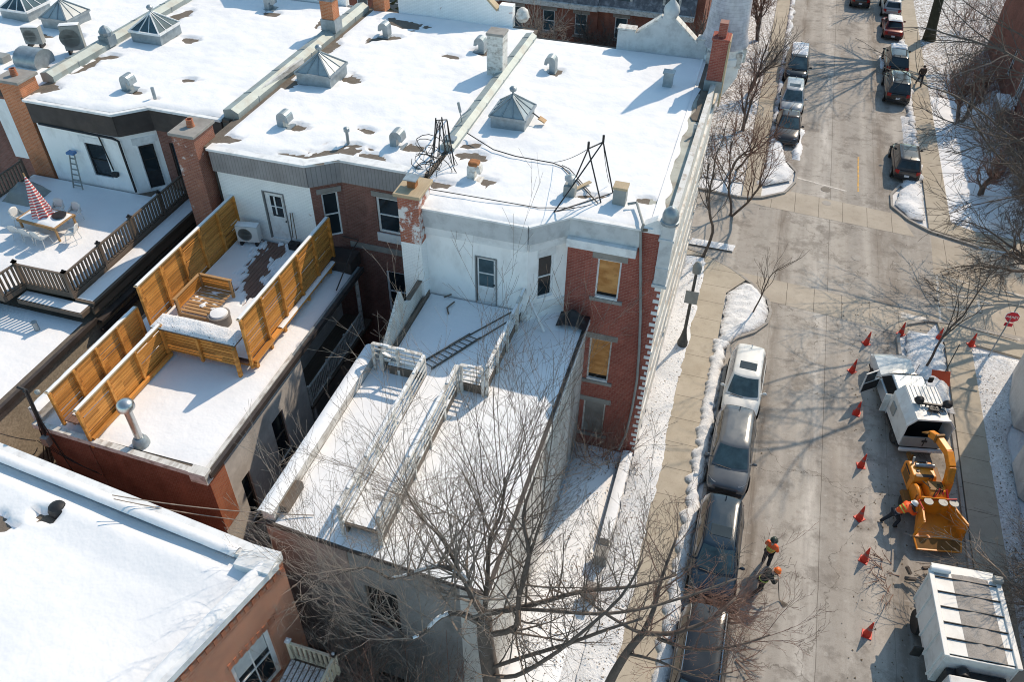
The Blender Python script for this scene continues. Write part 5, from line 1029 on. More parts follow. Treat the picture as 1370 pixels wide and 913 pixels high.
bank(K(-1.62), K(-.12), 9, 43.2, .17, 1, 'snow_dirty', z0=.06, step=.2)
bank(K(1.02), lambda y: 1.72 if y < 34 else 1.72+min(1, (y-34)/1.5)*.25, 6, 35.9, .26, 2, 'snow_kerb', z0=.08, rough=.42, jit=.3, step=.1, flatk=.8)
def lerp_tab(tab):
    def f(y):
        for (a, b), (c, d) in zip(tab, tab[1:]):
            if y <= c: return b+(d-b)*max(0, min(1, (y-a)/(c-a)))
        return tab[-1][1]
    return f
bank(lerp_tab([(35.5, 1.25), (40, 1.3), (41.3, 2.2)]), lerp_tab([(35.5, 1.7), (36.2, 2.2), (37, 3.0), (38, 3.6), (39, 3.72), (40.1, 3.45), (41.3, 2.5)]), 35.4, 41.3, .28, 3, 'snow_kerb', z0=.14, step=.12, prof=.8, jit=.2)
bank(K(-1.5), K(1.2), 44.4, 45.1, .2, 4, 'snow_dirty', z0=.1); bank(K(-4.3), K(1.15), 53, 120, .26, 5, 'snow_patchy', z0=.03, step=.35)
bank(lerp_tab([(53, 1.9), (54.5, 2.3), (60, 2.4)]), lerp_tab([(53, 2.6), (54.2, 4.2), (55.6, 4.35), (57, 3.7), (60.5, 3.2)]), 53.0, 60.6, .32, 6, 'snow_kerb', z0=.14, step=.15, prof=.8, jit=.25)
bank(K(2.35), K(2.9), 60, 120, .3, 7, 'snow_kerb', z0=.05, rough=.9, jit=.3)
bank(K(4.15), K(4.75), 57.6, 62.6, .4, 8, 'snow', z0=.0, jit=.2)
bank(lerp_tab([(33.6, 12.2), (34.8, 11.9), (36.5, 11.0), (39.4, 11.2)]), lerp_tab([(33.6, 13.1), (39.6, 13.0)]), 33.6, 39.7, .3, 9, 'snow_kerb', z0=.14, step=.14, prof=.8, jit=.2)
bank(K(14.4), lerp_tab([(5, 15.6), (28, 15.45), (33, 15.5), (39, 18.0)]), 2, 39.0, .2, 10, 'snow_crusty', z0=.06, step=.2)
bank(K(14.35), K(19.5), 52.2, 72, .3, 11, 'snow', z0=.02, step=.35); bank(K(14.35), K(40), 71, 130, .3, 18, 'snow_patchy', z0=.02, step=.6)
bank(lerp_tab([(51.7, 12.0), (53.2, 11.1), (56.2, 11.7)]), K(12.95), 51.7, 57.0, .3, 12, 'snow_kerb', z0=.14, step=.14, prof=.8, jit=.2); bank(K(12.55), K(13.15), 57, 120, .3, 13, 'snow_kerb', z0=.03, rough=1.0, jit=.35)
bank(K(10.8), K(13.0), 76.5, 79.5, .25, 15, 'snow_dirty', z0=.0); bank(K(12.1), K(13.2), 62.5, 67.5, .24, 16, 'snow_crusty', z0=.0, rough=1.0)
# low white garden wall and mounting blocks in the side yard
mb = MB(); mb.box(-2.1, -1.72, 20.9, 26.0, 0, .45); g = mb.build('garden_wall', 'stone', None); tag(g, 'low snow capped garden wall running from the brick corner beside the sidewalk', 'wall')
mb = MB(); mb.sheet(lambda u, v: (-2.14+.46*u, 20.9+5.1*v, .455+.055*math.sin(PI*u)**.5*(.9+.3*nz(v*6, u))), 5, 26); q = mb.build('snow_cover', 'snow', g, smooth=True, angle=180)
for y, lab in ((20.1, 'larger square brown stone gatepost at the end of the garden wall'), (18.3, 'smaller mossy square stone gatepost nearest the camera')):
    mb = MB(); mb.box(-2.15, -1.65, y-.27, y+.22, 0, .65); mb.box(-2.2, -1.6, y-.32, y+.27, .65, .73); solo(mb, 'gatepost', 'stone' if y > 19 else 'old_board', lab, 'gatepost', bevel=.03)
mb = MB(); mb.sheet(lambda u, v: (-4.35+2.1*u, 12.5+13.6*v, .02+.16*(math.sin(PI*u))**.4*(.9+.3*nz(u*3, v*9))), 14, 60); struct(mb.build('yard_snow', 'snow', None, smooth=True, angle=180))
mb = MB(); mb.sheet(lambda u, v: (-4.9+3.2*u, 4+8.7*v, .02+.14*(math.sin(PI*u))**.4*(.9+.3*nz(u*3, v*9))), 20, 40); struct(mb.build('verge_snow', 'snow_dirty', None, smooth=True, angle=180))

# ------------------------------------------------------------------ street furniture
LP = thing('lamp_post', 'grey lamp post with blank back of a sign beside the white side wall', 'lamp post', (-.58, 34.65, .1))
x, y = -.58, 34.65; mb = MB(); mb.lathe([(.09, 1.0), (.075, 4.9)], (x, y, .1), 10); mb.build('pole', 'dark_pole', LP, smooth=True); mb = MB(); mb.lathe([(.28, 0), (.28, .3), (.22, .45), (.12, .95), (.1, 1.15)], (x, y, .1), 12); mb.build('base', 'dark_pole', LP, smooth=True)
mb = MB(); mb.lathe([(.1, 4.85), (.22, 4.95), (.24, 5.3), (.16, 5.5), (.05, 5.6)], (x, y, .1), 12); mb.build('lantern', 'grey_paint', LP, smooth=True); mb = MB(); mb.box(x-.33, x+.33, y-.13, y-.1, 3.1, 3.9); mb.build('sign_plate', 'grey_paint', LP)
SS = thing('stop_sign', 'red octagonal ARRÊT stop sign on a leaning thin post with street name blades above', 'stop sign', (15.3, 38.75, .1))
a, b = Vector((15.3, 38.75, .05)), Vector((15.58, 39.18, 2.95)); mb = MB(); mb.tube([a, b+Vector((0, 0, .5))], .035, 6); mb.build('post', 'galvanised', SS)
sx, sy, sz = 15.55, 39.1, 2.7
mb = MB(); o8 = [(.36*math.cos(PI/8+k*PI/4), .36*math.sin(PI/8+k*PI/4)) for k in range(8)]; mb.prism_y([(sx+p, sz+q) for p, q in o8], sy-.05, sy-.03); sp = mb.build('sign_panel', 'sign_white', SS)
mb = MB(); mb.prism_y([(sx+p*.93, sz+q*.93) for p, q in o8], sy-.056, sy-.0502); mb.build('red_face', 'sign_red', sp)
mb = MB(); mb.prism_y([(sx-.2, sz-.62), (sx+.2, sz-.62), (sx+.2, sz-.4), (sx-.2, sz-.4)], sy-.05, sy-.03); mb.build('tab_sign', 'sign_red', SS)
def text(body, size, loc, rot, mat, par, name='lettering', ext=.004):
    cu = bpy.data.curves.new('t', 'FONT'); cu.body = body; cu.size = size; cu.align_x = 'CENTER'; cu.align_y = 'CENTER'; cu.extrude = ext
    t = bpy.data.objects.new('t', cu); COL.objects.link(t); dg = bpy.context.evaluated_depsgraph_get(); dg.update(); me = bpy.data.meshes.new_from_object(t.evaluated_get(dg)); bpy.data.objects.remove(t)
    me.materials.clear(); me.materials.append(M[mat]); o = bpy.data.objects.new(name, me); COL.objects.link(o); o.rotation_euler = rot; off = OFF.get(par.name, (0,0,0)); o.location = (loc[0]-off[0], loc[1]-off[1], loc[2]-off[2]); o.parent = par; return o
text('ARRÊT', .2, (sx, sy-.062, sz), (PI/2, 0, 0), 'sign_white', sp)
mb = MB(); mb.box(sx-.42, sx+.42, sy-.02, sy+.0, 3.35, 3.5); mb.bar((sx-.1, sy-.35, 3.58), (sx+.1, sy+.35, 3.58), .02, .14); mb.build('name_blade', 'grey_paint', SS)
SG = thing('work_sign', 'square orange road work sign on a stake in the snow bank by the pickup', 'road sign', (12.75, 36.1, .2))
mb = MB(); mb.tube([(12.75, 36.1, .1), (12.8, 36.25, 1.0), (12.95, 36.6, 2.2)], .025, 6); mb.build('stake', 'dark_pole', SG); mb = MB(); mb.bar(PY(1246, 505, 35.9), PY(1271, 508, 35.9), .03, .8, up=(0, .75, .65)); mb.build('panel', 'sign_orange', SG, bevel=.01)
def cone(label, px, py, lean=0.0, rz=0.0, first=[]):
    p = P(px, py, .05 if px < 1200 else .02); zb = 0.0
    if 11.0 < p.x: zb = .14
    if not first:
        t = thing('traffic_cone', label, 'traffic cone', (p.x, p.y, zb), 'red traffic cones around the tree work', local=True, rz=rz)
        mb = MB(); mb.box(-.19, .19, -.19, .19, 0, .035); mb.build('base', 'cone_red', t, bevel=.01)
        mb = MB(); mb.lathe([(.155, .035), (.10, .38)], n=16); mb.lathe([(.0775, .52), (.03, .82), (.022, .86), (.01, .86)], n=16); mb.build('body', 'cone_red', t, smooth=True)
        mb = MB(); mb.lathe([(.1005, .38), (.078, .52)], n=16); mb.build('reflective_band', 'cone_reflect', t, smooth=True); first.append(t)
    else:
        t = copy_tree(first[0]); t.location = (p.x, p.y, zb); t['label'] = label
    t.rotation_euler = (lean*.5, lean, rz); return t
for lab, px, py, le in (('red cone on the lower crosswalk edge, leftmost of the row across the top', 1159, 459, .03), ('red cone on the crosswalk by the snow bank, second of the top row', 1205, 447, 0), ('red cone in front of the slim street tree in the snow bank', 1253, 457, .04), ('red cone on the right sidewalk left of the stop sign', 1298, 464, 0), ('red cone in the road left of the open pickup door', 1140, 496, .04), ('red cone half hidden in the shadow of the open pickup', 1146, 553, 0), ('red cone left of the chip box wheel, above the road edge of its shadow', 1152, 623, .03), ('red cone in the road left of the worker at the chipper', 1150, 693, 0), ('red cone between the chipper and the white truck', 1156, 749, .02), ('red cone in the road nearest the camera beside the white truck', 1160, 849, .05)):
    cone(lab, px, py, le, R.uniform(0, 1.5))

# leaf litter and grit: far too many scraps to count
mb = MB(); rr = random.Random(19)
def scrap(x, y, z, s_): 
    a = rr.uniform(0, 2*PI); mb.add([(x+s_*math.cos(a), y+s_*math.sin(a), z), (x+s_*math.cos(a+2.2), y+s_*math.sin(a+2.2), z+s_*.3), (x+s_*math.cos(a+4.2), y+s_*math.sin(a+4.2), z)], [(0, 1, 2)])
for k in range(420): scrap(rr.uniform(-1.5, -.3), rr.uniform(12, 43), .26+rr.uniform(0, .05), rr.uniform(.02, .055))
for k in range(700): scrap(rr.choice((rr.gauss(2.4, .6), rr.gauss(11.8, .8), rr.gauss(9.5, 1.0))), rr.uniform(10, 42), .016, rr.uniform(.02, .06))
for k in range(220): scrap(rr.uniform(14.5, 15.4), rr.uniform(16, 38), .24, rr.uniform(.025, .06))
for k in range(300): scrap(rr.uniform(-4.2, -2.3), rr.uniform(13, 25), .2, rr.uniform(.02, .06))
ll = mb.build('leaf_litter', 'leaf_scrap'); tag(ll, 'brown leaf scraps strewn over the snow strips and road edges', 'leaf litter', kind='stuff')

# ------------------------------------------------------------------ cars (+y is the nose)
def car(label, x, y, rz, paint, L=4.6, W=1.84, H=1.68, kind='suv', sunroof=False, snow=None, rails=True, group='cars parked along the kerb', name='parked_car', tail=None, cat='car', zb=0.0):
    t = thing(name, label, cat, (x, y, zb), group, local=True, rz=rz); hw = W/2; hl = L/2
    zs = .28; belt = H*.60
    hood = belt-.03
    if kind == 'sedan': yb0, yf0, yb1, yf1 = -hl+.55, hl-1.35, -hl+1.25, hl-2.2
    elif kind == 'van': yb0, yf0, yb1, yf1 = -hl+.06, hl-.85, -hl+.22, hl-1.85
    else: yb0, yf0, yb1, yf1 = -hl+.10, hl-1.02, -hl+.42, hl-1.88
    # lower body: cross sections along the length
    def sect(yy, k, zt, zc, wz=1.0):
        w = hw*k
        return [(-w*.86, yy, zs), (-w*.985, yy, zs+.12), (-w, yy, zs+.36*(zt-zs)/.6), (-w*.985, yy, zt-.12), (-w*.90, yy, zt), (-w*.5, yy, zc), (0, yy, zc+.015),
                (w*.5, yy, zc), (w*.90, yy, zt), (w*.985, yy, zt-.12), (w, yy, zs+.36*(zt-zs)/.6), (w*.985, yy, zs+.12), (w*.86, yy, zs)]
    rear = belt if kind != 'sedan' else belt-.02
    st = [(-hl, .80, rear-.22, rear-.20), (-hl+.06, .90, rear-.08, rear-.06), (-hl+.2, .955, rear-.02, rear), (-hl+.7, 1, belt, belt+.01), (-hl*.35, 1, belt, belt+.01), (hl*.25, 1, belt-.005, belt), (hl-1.2, .995, belt-.02, belt+.0), (hl-.75, .98, hood-.07, hood-.02), (hl-.32, .94, hood-.16, hood-.10), (hl-.1, .87, hood-.27, hood-.22), (hl, .76, hood-.38, hood-.36)]
    mb = MB(); n = 13
    for yy, k, zt, zc in st: mb.v += sect(yy, k, zt, zc)
    for i in range(len(st)-1):
        for j in range(n): j2 = (j+1) % n; mb.f.append((i*n+j, i*n+j2, (i+1)*n+j2, (i+1)*n+j)); mb.mi.append(0)
    mb.f.append(tuple(range(n-1, -1, -1))); mb.f.append(tuple((len(st)-1)*n+j for j in range(n))); mb.mi += [0, 0]
    mb.build('body', paint, t, smooth=True, angle=55, sub=1)
    # cabin
    wb, wt = hw*.93, hw*.72
    def ring(v):
        e = v; w = wb+(wt-wb)*(e**1.15); ya = yb0+(yb1-yb0)*e; yf = yf0+(yf1-yf0)*e; return w, ya, yf, belt-.03+(H-.06-belt+.03)*e
    def fpt(v, u, off=0.0): w, ya, yf, z = ring(v); return (u*w*.93, yf+.16*(1-u*u)*(1-.4*v)+off*.55, z+off*.8)
    def rpt(v, u, off=0.0): w, ya, yf, z = ring(v); return (u*w*.93, ya-.07*(1-u*u)-off, z+off*.25)
    def spt(v, u, sd, off=0.0): w, ya, yf, z = ring(v); return (sd*(w+off), ya+.04+(yf-ya-.06)*u, z+off*.3)
    def loop(v): return [fpt(v, -1+2*i/8) for i in range(9)]+[spt(v, 1-(i+.5)/5, 1) for i in range(5)]+[rpt(v, 1-2*i/8) for i in range(9)]+[spt(v, (i+.5)/5, -1) for i in range(5)]
    mb = MB(); vs = [0, .25, .5, .75, .94, 1.0]; n = 28
    for v in vs: mb.v += loop(v)
    w, ya, yf, z = ring(1.0); cy = (ya+yf)/2
    for k, dz in ((.93, .035), (.6, .058), (.2, .065)):
        mb.v += [(p[0]*k, cy+(p[1]-cy)*k, z+dz) for p in loop(1.0)]
    for i in range(len(vs)+2):
        for j in range(n): j2 = (j+1) % n; mb.f.append((i*n+j, (i+1)*n+j, (i+1)*n+j2, i*n+j2)); mb.mi.append(0)
    mb.f.append(tuple((len(vs)+2)*n+j for j in range(n))); mb.mi.append(0)
    cb = mb.build('cabin', paint, t, smooth=True, angle=50)
    mb = MB(); mb.sheet(lambda u, v: fpt(.10+.84*v, -.93+1.86*u, .012), 8, 3); mb.build('windscreen', 'glass_blue', t, smooth=True)
    mb = MB(); mb.sheet(lambda u, v: rpt(.22+.68*v, .86-1.72*u, .012), 6, 3); mb.build('rear_window', 'glass', t, smooth=True)
    for sd in (-1, 1):
        for a, b in ((.10, .36), (.39, .63), (.66, .92)) if kind != 'sedan' else ((.12, .48), (.52, .9)):
            mb = MB(); mb.sheet(lambda u, v: spt(.14+.74*v, (a+(b-a)*u)*(1) + (.02 if b < .9 else -.03*v), sd, .008), 3, 2); mb.build('side_window', 'glass', t, smooth=True)
    # wheels
    wx, r_ = hw-.11, .34
    for sd in (-1, 1):
        for yy in (-hl+.82, hl-.86):
            a = MB(); a.lathe([(r_+.07, 0), (r_+.07, .03)], (sd*(hw-.02) - (.0 if sd > 0 else .03), yy, r_), 18, axis='x'); a.build('wheel_arch', 'black_void', t)
            w_ = MB(); w_.lathe([(r_*.62, -.11), (r_*.94, -.115), (r_, -.07), (r_, .07), (r_*.94, .115), (r_*.62, .11)], (sd*wx+sd*.03, yy, r_), 20, axis='x'); wh = w_.build('wheel', 'rubber', t, smooth=True)
            q = MB(); q.lathe([(.02, .12), (.07, .125), (.19, .10), (r_*.64, .118), (r_*.64, .08)] if sd > 0 else [(r_*.64, -.08), (r_*.64, -.118), (.19, -.10), (.07, -.125), (.02, -.12)], (sd*wx+sd*.03, yy, r_), 14, axis='x'); q.build('rim', 'galvanised', wh)
    # face and tail
    for sd in (-1, 1):
        m = MB(); m.sheet(lambda u, v: (sd*hw*(.52+.36*u), hl-.14-.30*u*u-.05*v+.02, hood-.30+.13*v-.0), 4, 2); m.build('headlight', 'lamp_lens', t, smooth=True)
        m = MB(); m.sheet(lambda u, v: (sd*hw*(.60+.30*u), -hl+.02+.09*u*u+.03*v-.03, rear-.30+.26*v), 4, 2); m.build('tail_light', 'tail_red', t, smooth=True)
        m = MB(); m.ball((sd*(hw+.10), yf0-.42, belt+.06), .12, 8, 6, sq=(1, .55, .7)); m.bar((sd*(hw-.08), yf0-.40, belt), (sd*(hw+.06), yf0-.42, belt+.04), .06, .04); m.build('mirror', paint, t, smooth=True)
    m = MB(); m.box(-hw*.5, hw*.5, hl-.13, hl+.012, hood-.53, hood-.36); m.box(-hw*.62, hw*.62, hl-.16, hl+.004, zs+.08, zs+.18); m.build('grille', 'black_metal', t, bevel=.02)
    m = MB(); m.box(-hw*.78, hw*.78, hl-.12, hl+.03, zs-.02, zs+.16); m.build('bumper', 'black_metal' if kind != 'sedan' else paint, t, bevel=.04); m = MB(); m.box(-hw*.8, hw*.8, -hl-.04, -hl+.12, zs, zs+.22); m.build('bumper', 'black_metal', t, bevel=.04)
    m = MB(); m.box(-.16, .16, -hl-.05, -hl+.0, rear-.5, rear-.36); m.build('licence_plate', 'plate', t)
    m = MB()
    for sd in (-1, 1): m.bar((sd*.05+sd*.0, yf0+.12, belt+.0), (sd*.05+.55, yf0+.06, belt+.03), .02, .02)
    m.build('wiper', 'black_metal', t)
    if rails:
        m = MB()
        for sd in (-1, 1): m.tube([(sd*wt*.94, yb1+.1, H-.04), (sd*wt*.94, yb1+.25, H+.04), (sd*wt*.94, yf1-.25, H+.04), (sd*wt*.94, yf1-.08, H-.04)], .022, 6)
        m.build('roof_rail', 'black_metal' if paint != 'paint_black' else 'chrome', t, smooth=True)
    if sunroof: m = MB(); m.box(-.42, .42, yf1-.95, yf1-.38, H-.02, H+.0105); m.build('sunroof', 'glass', t, bevel=.02)
    m = MB(); m.tube([(0, yb1+.25, H), (0, yb1+.12, H+.12)], .025, 6); m.build('aerial', paint, t)
    if snow:
        m = MB(); y0s, y1s = snow; m.sheet(lambda u, v: (-wt*.95+1.9*wt*u, y0s+(y1s-y0s)*v, H-.02+.17*(max(0, math.sin(PI*u)*math.sin(PI*v)))**.28*(.85+.3*nz(u*4, v*4, x))), 16, 16); m.build('snow_cover', 'snow_packed', t, smooth=True, angle=180)
    return t
G = 'cars parked along the kerb'
car('white SUV with sunroof parked at the kerb nearest the corner bulb', 2.86, 32.05, PI-.03, 'paint_white', 4.6, 1.86, 1.68, sunroof=True, rails=False)
car('metallic grey SUV parked nose to tail behind the white SUV', 2.72, 27.35, PI-.01, 'paint_grey', 4.75, 1.92, 1.68, rails=False)
car('dark blue SUV with glass roof behind the bare branches', 2.66, 21.7, PI, 'paint_navy', 4.85, 1.93, 1.74, rails=True, sunroof=True)
car('black minivan with roof rails nearest the camera under the branches', 2.62, 15.9, PI, 'paint_black', 5.1, 1.98, 1.75, 'van', rails=True)
car('dark bronze sedan at the far kerb with snow piled around its nose', 3.55, 61.6, PI, 'paint_bronze', 4.6, 1.82, 1.5, 'sedan', rails=False)
car('silver SUV with dark sunroof on the far left kerb', 3.6, 66.6, PI, 'paint_silver', 4.6, 1.84, 1.62, sunroof=True, rails=False)
car('dark van with thick snow on its roof on the far left kerb', 3.65, 73.0, PI, 'paint_black', 5.2, 1.96, 1.9, 'van', snow=(-2.3, .4), rails=False)
car('dark bronze SUV parked alone on the right kerb just past the crosswalk', 11.85, 58.9, 0, 'paint_bronze', 4.6, 1.86, 1.65, rails=False, sunroof=True)
car('black SUV parked with its tail to the snow heap on the right kerb', 11.75, 71.6, 0, 'paint_black', 4.9, 1.95, 1.8, rails=True)
car('black pickup style wagon with snow in front of the black SUV', 11.9, 77.2, 0, 'paint_black', 5.0, 1.95, 1.75, snow=(-.2, .9), rails=False)
car('dark red car with snow covered roof on the far right kerb', 11.95, 85.6, 0, 'paint_red', 4.5, 1.8, 1.5, 'sedan', snow=(-1.2, .4), rails=False)
car('silver grey car at the far end of the right kerb', 12.0, 91.5, 0, 'paint_silver', 4.6, 1.82, 1.6, rails=False)
car('dark SUV driving away in the far street lane near the top edge', 9.1, 93.3, 0, 'paint_bronze', 4.6, 1.85, 1.65, group=None, name='moving_car', rails=False)

# ------------------------------------------------------------------ the arborists' pickup with a tall white chip box
A_ = P(1188, 597, .5); TX, TY, TRZ = 10.55, 33.2, .21
TK = thing('pickup_truck', 'white pickup with tall boxy chip body, roof rack of tools and an open cab door', 'truck', (TX, TY, 0), local=True, rz=TRZ)
mb = MB(); st = [(1.05, 1.0, 1.12), (1.5, 1.0, 1.14), (2.6, .98, 1.12), (3.0, .93, 1.02), (3.12, .85, .9)]
for yy, k, zt in st:
    w = 1.0*k; mb.v += [(-w*.93, yy, .42), (-w, yy, .6), (-w, yy, zt-.16), (-w*.9, yy, zt), (0, yy, zt+.06), (w*.9, yy, zt), (w, yy, zt-.16), (w, yy, .6), (w*.93, yy, .42)]
n = 9
for i in range(len(st)-1):
    for j in range(n): j2 = (j+1) % n; mb.f.append((i*n+j, i*n+j2, (i+1)*n+j2, (i+1)*n+j)); mb.mi.append(0)
mb.f += [tuple(range(n-1, -1, -1)), tuple((len(st)-1)*n+j for j in range(n))]; mb.mi += [0, 0]; mb.build('bonnet', 'cab_sky_tint', TK, smooth=True, angle=50)
mb = MB(); mb.box(-.98, .98, -.75, 1.05, .42, 1.12); mb.build('body', 'cab_sky_tint', TK, bevel=.05)
mb = MB(); mb.add([(-.93,-.75,1.12),(.93,-.75,1.12),(.93,1.35,1.12),(-.93,1.35,1.12),(-.74,-.7,1.86),(.74,-.7,1.86),(.74,.62,1.86),(-.74,.62,1.86)], [(0,3,2,1),(4,5,6,7),(0,1,5,4),(1,2,6,5),(2,3,7,6),(3,0,4,7)]); mb.build('cabin', 'cab_sky_tint', TK, bevel=.06)
mb = MB(); mb.add([(-.82,1.25,1.19),(.82,1.25,1.19),(.66,.68,1.83),(-.66,.68,1.83)], [(0,1,2,3)]); o = mb.build('windscreen', 'glass', TK); o.location = (0, .03, .025)
for sd in (-1, 1):
    mb = MB(); mb.add([(sd*.925,-.6,1.2),(sd*.925,1.1,1.2),(sd*.765,.58,1.8),(sd*.765,-.6,1.8)], [(0,1,2,3) if sd > 0 else (3,2,1,0)]); o = mb.build('side_window', 'black_void' if sd < 0 else 'glass', TK); o.location = (sd*.012, 0, .01)
dr = Matrix.Rotation(-rad(62), 4, 'Z')
mb = MB()
def dv(p): q = dr @ Vector((p[0], p[1], p[2])); return (q.x-.99, q.y+1.05, q.z)
def dbox(m_, x0, x1, y0, y1, z0, z1): b_ = MB(); b_.box(x0, x1, y0, y1, z0, z1); m_.add([dv(p) for p in b_.v], b_.f)
dbox(mb, -.06, 0, -1.1, 0, .48, 1.15); dbox(mb, -.05, 0, -1.1, -1.04, 1.15, 1.78); dbox(mb, -.05, 0, -.4, -.34, 1.15, 1.78); dbox(mb, -.05, 0, -1.1, -.34, 1.74, 1.8); d_ = mb.build('cab_door', 'truck_white', TK)
mb = MB(); dbox(mb, -.03, -.01, -1.04, -.4, 1.15, 1.74); mb.build('pane', 'glass', d_); mb = MB(); dbox(mb, 0, .02, -1.05, -.05, .55, 1.1); mb.build('door_trim', 'black_metal', d_)
mb = MB(); mb.box(-1.35, -1.02, -.75, -.7, .6, 1.75); mb.box(-1.30, -1.02, -.76, -.69, 1.2, 1.65); mb.build('rear_door', 'truck_white', TK, bevel=.02)
mb = MB(); mb.bar((-.98, .95, 1.25), (-1.35, .95, 1.3), .05, .05); mb.box(-1.5, -1.28, .9, 1.0, 1.18, 1.5); mb.bar((.98, .95, 1.25), (1.35, .95, 1.3), .05, .05); mb.box(1.28, 1.5, .9, 1.0, 1.18, 1.5); mb.build('mirror', 'black_metal', TK, bevel=.02)
mb = MB(); mb.tube([(.7, 1.35, 1.1), (.72, 1.3, 2.0)], .015, 5); mb.build('aerial', 'black_metal', TK)
# box: tall with chamfered roof, ribbed top, open rear with low tailgate
sec = [(-1.05, .75), (-1.05, 2.05), (-.72, 2.5), (.72, 2.5), (1.05, 2.05), (1.05, .75)]
mb = MB(); y0, y1 = -3.05, -.8; n = 6
for yy in (y0, y1): mb.v += [(p[0], yy, p[1]) for p in sec]
for i in range(5): mb.f.append((i, i+1, n+i+1, n+i)); mb.mi.append(0)
mb.f.append((n, n+1, n+2, n+3, n+4, n+5)); mb.mi.append(0); bx = mb.build('chip_box', 'truck_white', TK); s_ = bx.modifiers.new('thick', 'SOLIDIFY'); s_.thickness = .05
mb = MB()
for i in range(8): x_ = -.66+i*.19; mb.box(x_-.03, x_+.03, y0+.6, y1, 2.5, 2.535)
mb.bar((-1.07, y0, 2.05), (-.72, y0, 2.53), .08, .08); mb.bar((.72, y0, 2.53), (1.07, y0, 2.05), .08, .08); mb.box(-.75, .75, y0-.04, y0+.06, 2.47, 2.56); mb.build('roof_rib', 'truck_top', TK)
mb = MB(); mb.box(-1.02, 1.02, y0-.05, y0, .72, 1.38); tg = mb.build('tailgate', 'grey_paint', TK, bevel=.015); mb = MB(); mb.box(-.12, .12, y0-.09, y0-.05, 1.1, 1.2); mb.box(-.02, .02, y0-.07, y0-.05, .8, 1.36); mb.build('latch', 'black_metal', tg)
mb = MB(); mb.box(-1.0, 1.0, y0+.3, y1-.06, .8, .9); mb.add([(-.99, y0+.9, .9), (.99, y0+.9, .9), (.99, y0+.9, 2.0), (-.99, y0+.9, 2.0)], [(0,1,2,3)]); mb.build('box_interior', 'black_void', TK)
mb = MB(); mb.box(-1.0, 1.0, y0-.16, y0-.02, .48, .64); mb.box(-.6, -.3, y0-.18, y0-.1, .52, .6); mb.box(.3, .6, y0-.18, y0-.1, .52, .6); mb.build('bumper', 'truck_top', TK, bevel=.02)
mb = MB(); mb.box(-1.12, -1.05, -1.65, -1.15, 1.2, 1.75); mb.build('side_cabinet', 'grey_paint', TK, bevel=.015); mb = MB(); mb.box(-.95, .95, -3.0, 2.8, .38, .5); mb.build('chassis', 'black_metal', TK)
for sd in (-1, 1):
    for yy in (-2.15, 2.05):
        w_ = MB(); w_.lathe([(.24, -.13), (.36, -.135), (.4, -.09), (.4, .09), (.36, .135), (.24, .13)], (sd*.86, yy, .4), 20, axis='x'); wh = w_.build('wheel', 'rubber', TK, smooth=True); q = MB(); q.lathe([(.25, sd*.08), (.2, sd*.1), (.08, sd*.13), (.02, sd*.13)][::sd], (sd*.86, yy, .4), 14, axis='x'); q.build('rim', 'galvanised', wh)
    q = MB(); q.box(sd*.93-.06, sd*.93+.06, y0-.02, y0+.04, .75, 1.0); q.build('tail_light', 'tail_red', TK); q = MB(); q.box(sd*.75-.15, sd*.75+.15, 3.05, 3.13, .72, .88); q.build('headlight', 'lamp_lens', TK)
def lcl(o_, dx, dy, dz): return (TX+dx*math.cos(TRZ)-dy*math.sin(TRZ), TY+dx*math.sin(TRZ)+dy*math.cos(TRZ), dz)
SW = thing('spotlight_bar', 'black bar with two floodlights and cables on top of the chip box roof', 'light bar', lcl(0, .15, -2.2, 2.53), local=True, rz=TRZ-.12)
mb = MB(); mb.bar((-.65, 0, .15), (.65, 0, .15), .09, .09); mb.bar((-.3, 0, 0), (-.3, 0, .15), .06, .06); mb.bar((.3, 0, 0), (.3, 0, .15), .06, .06); mb.build('bar', 'black_metal', SW)
for sd in (-1, 1): mb = MB(); mb.lathe([(.06, -.1), (.16, -.05), (.22, .1), (.22, .14), (.19, .13)], (sd*.62, .02, .22), 14, axis='y'); mb.build('floodlight', 'black_metal', SW, smooth=True)
mb = MB(); rr = random.Random(2)
for k in range(9): mb.tube([(rr.uniform(-.5, .4), rr.uniform(-.45, .05), .04), (rr.uniform(-.4, .4), rr.uniform(-.5, 0), .16), (rr.uniform(-.4, .6), rr.uniform(-.55, 0), .03)], .02, 4)
mb.box(-.2, .2, -.35, -.1, 0, .14); mb.build('cable_bundle', 'cable', SW)

# ------------------------------------------------------------------ orange wood chipper
CX, CY, CRZ = 11.25, 26.85, .2
CH = thing('wood_chipper', 'bright orange towed wood chipper with curved discharge chute and wide infeed hopper', 'wood chipper', (CX, CY, 0), local=True, rz=CRZ)
O = 'machine_orange'
mb = MB(); mb.bar((0, 3.0, .55), (0, -1.0, .55), .14, .16); mb.bar((-.5, 1.7, .6), (-.5, -1.0, .6), .1, .14); mb.bar((.5, 1.7, .6), (.5, -1.0, .6), .1, .14); mb.bar((-.75, .2, .5), (.75, .2, .5), .1, .1); mb.tube([(0, 2.6, 0), (0, 2.6, .9)], .05, 8); mb.build('frame', 'machine_dark', CH)
mb = MB(); pr_ = [(.55, .7), (1.75, .7), (1.78, 1.35), (1.55, 1.62), (.7, 1.66), (.55, 1.45)]; mb.prism_x(pr_, -.72, .30); en = mb.build('engine_cover', O, CH, bevel=.05)
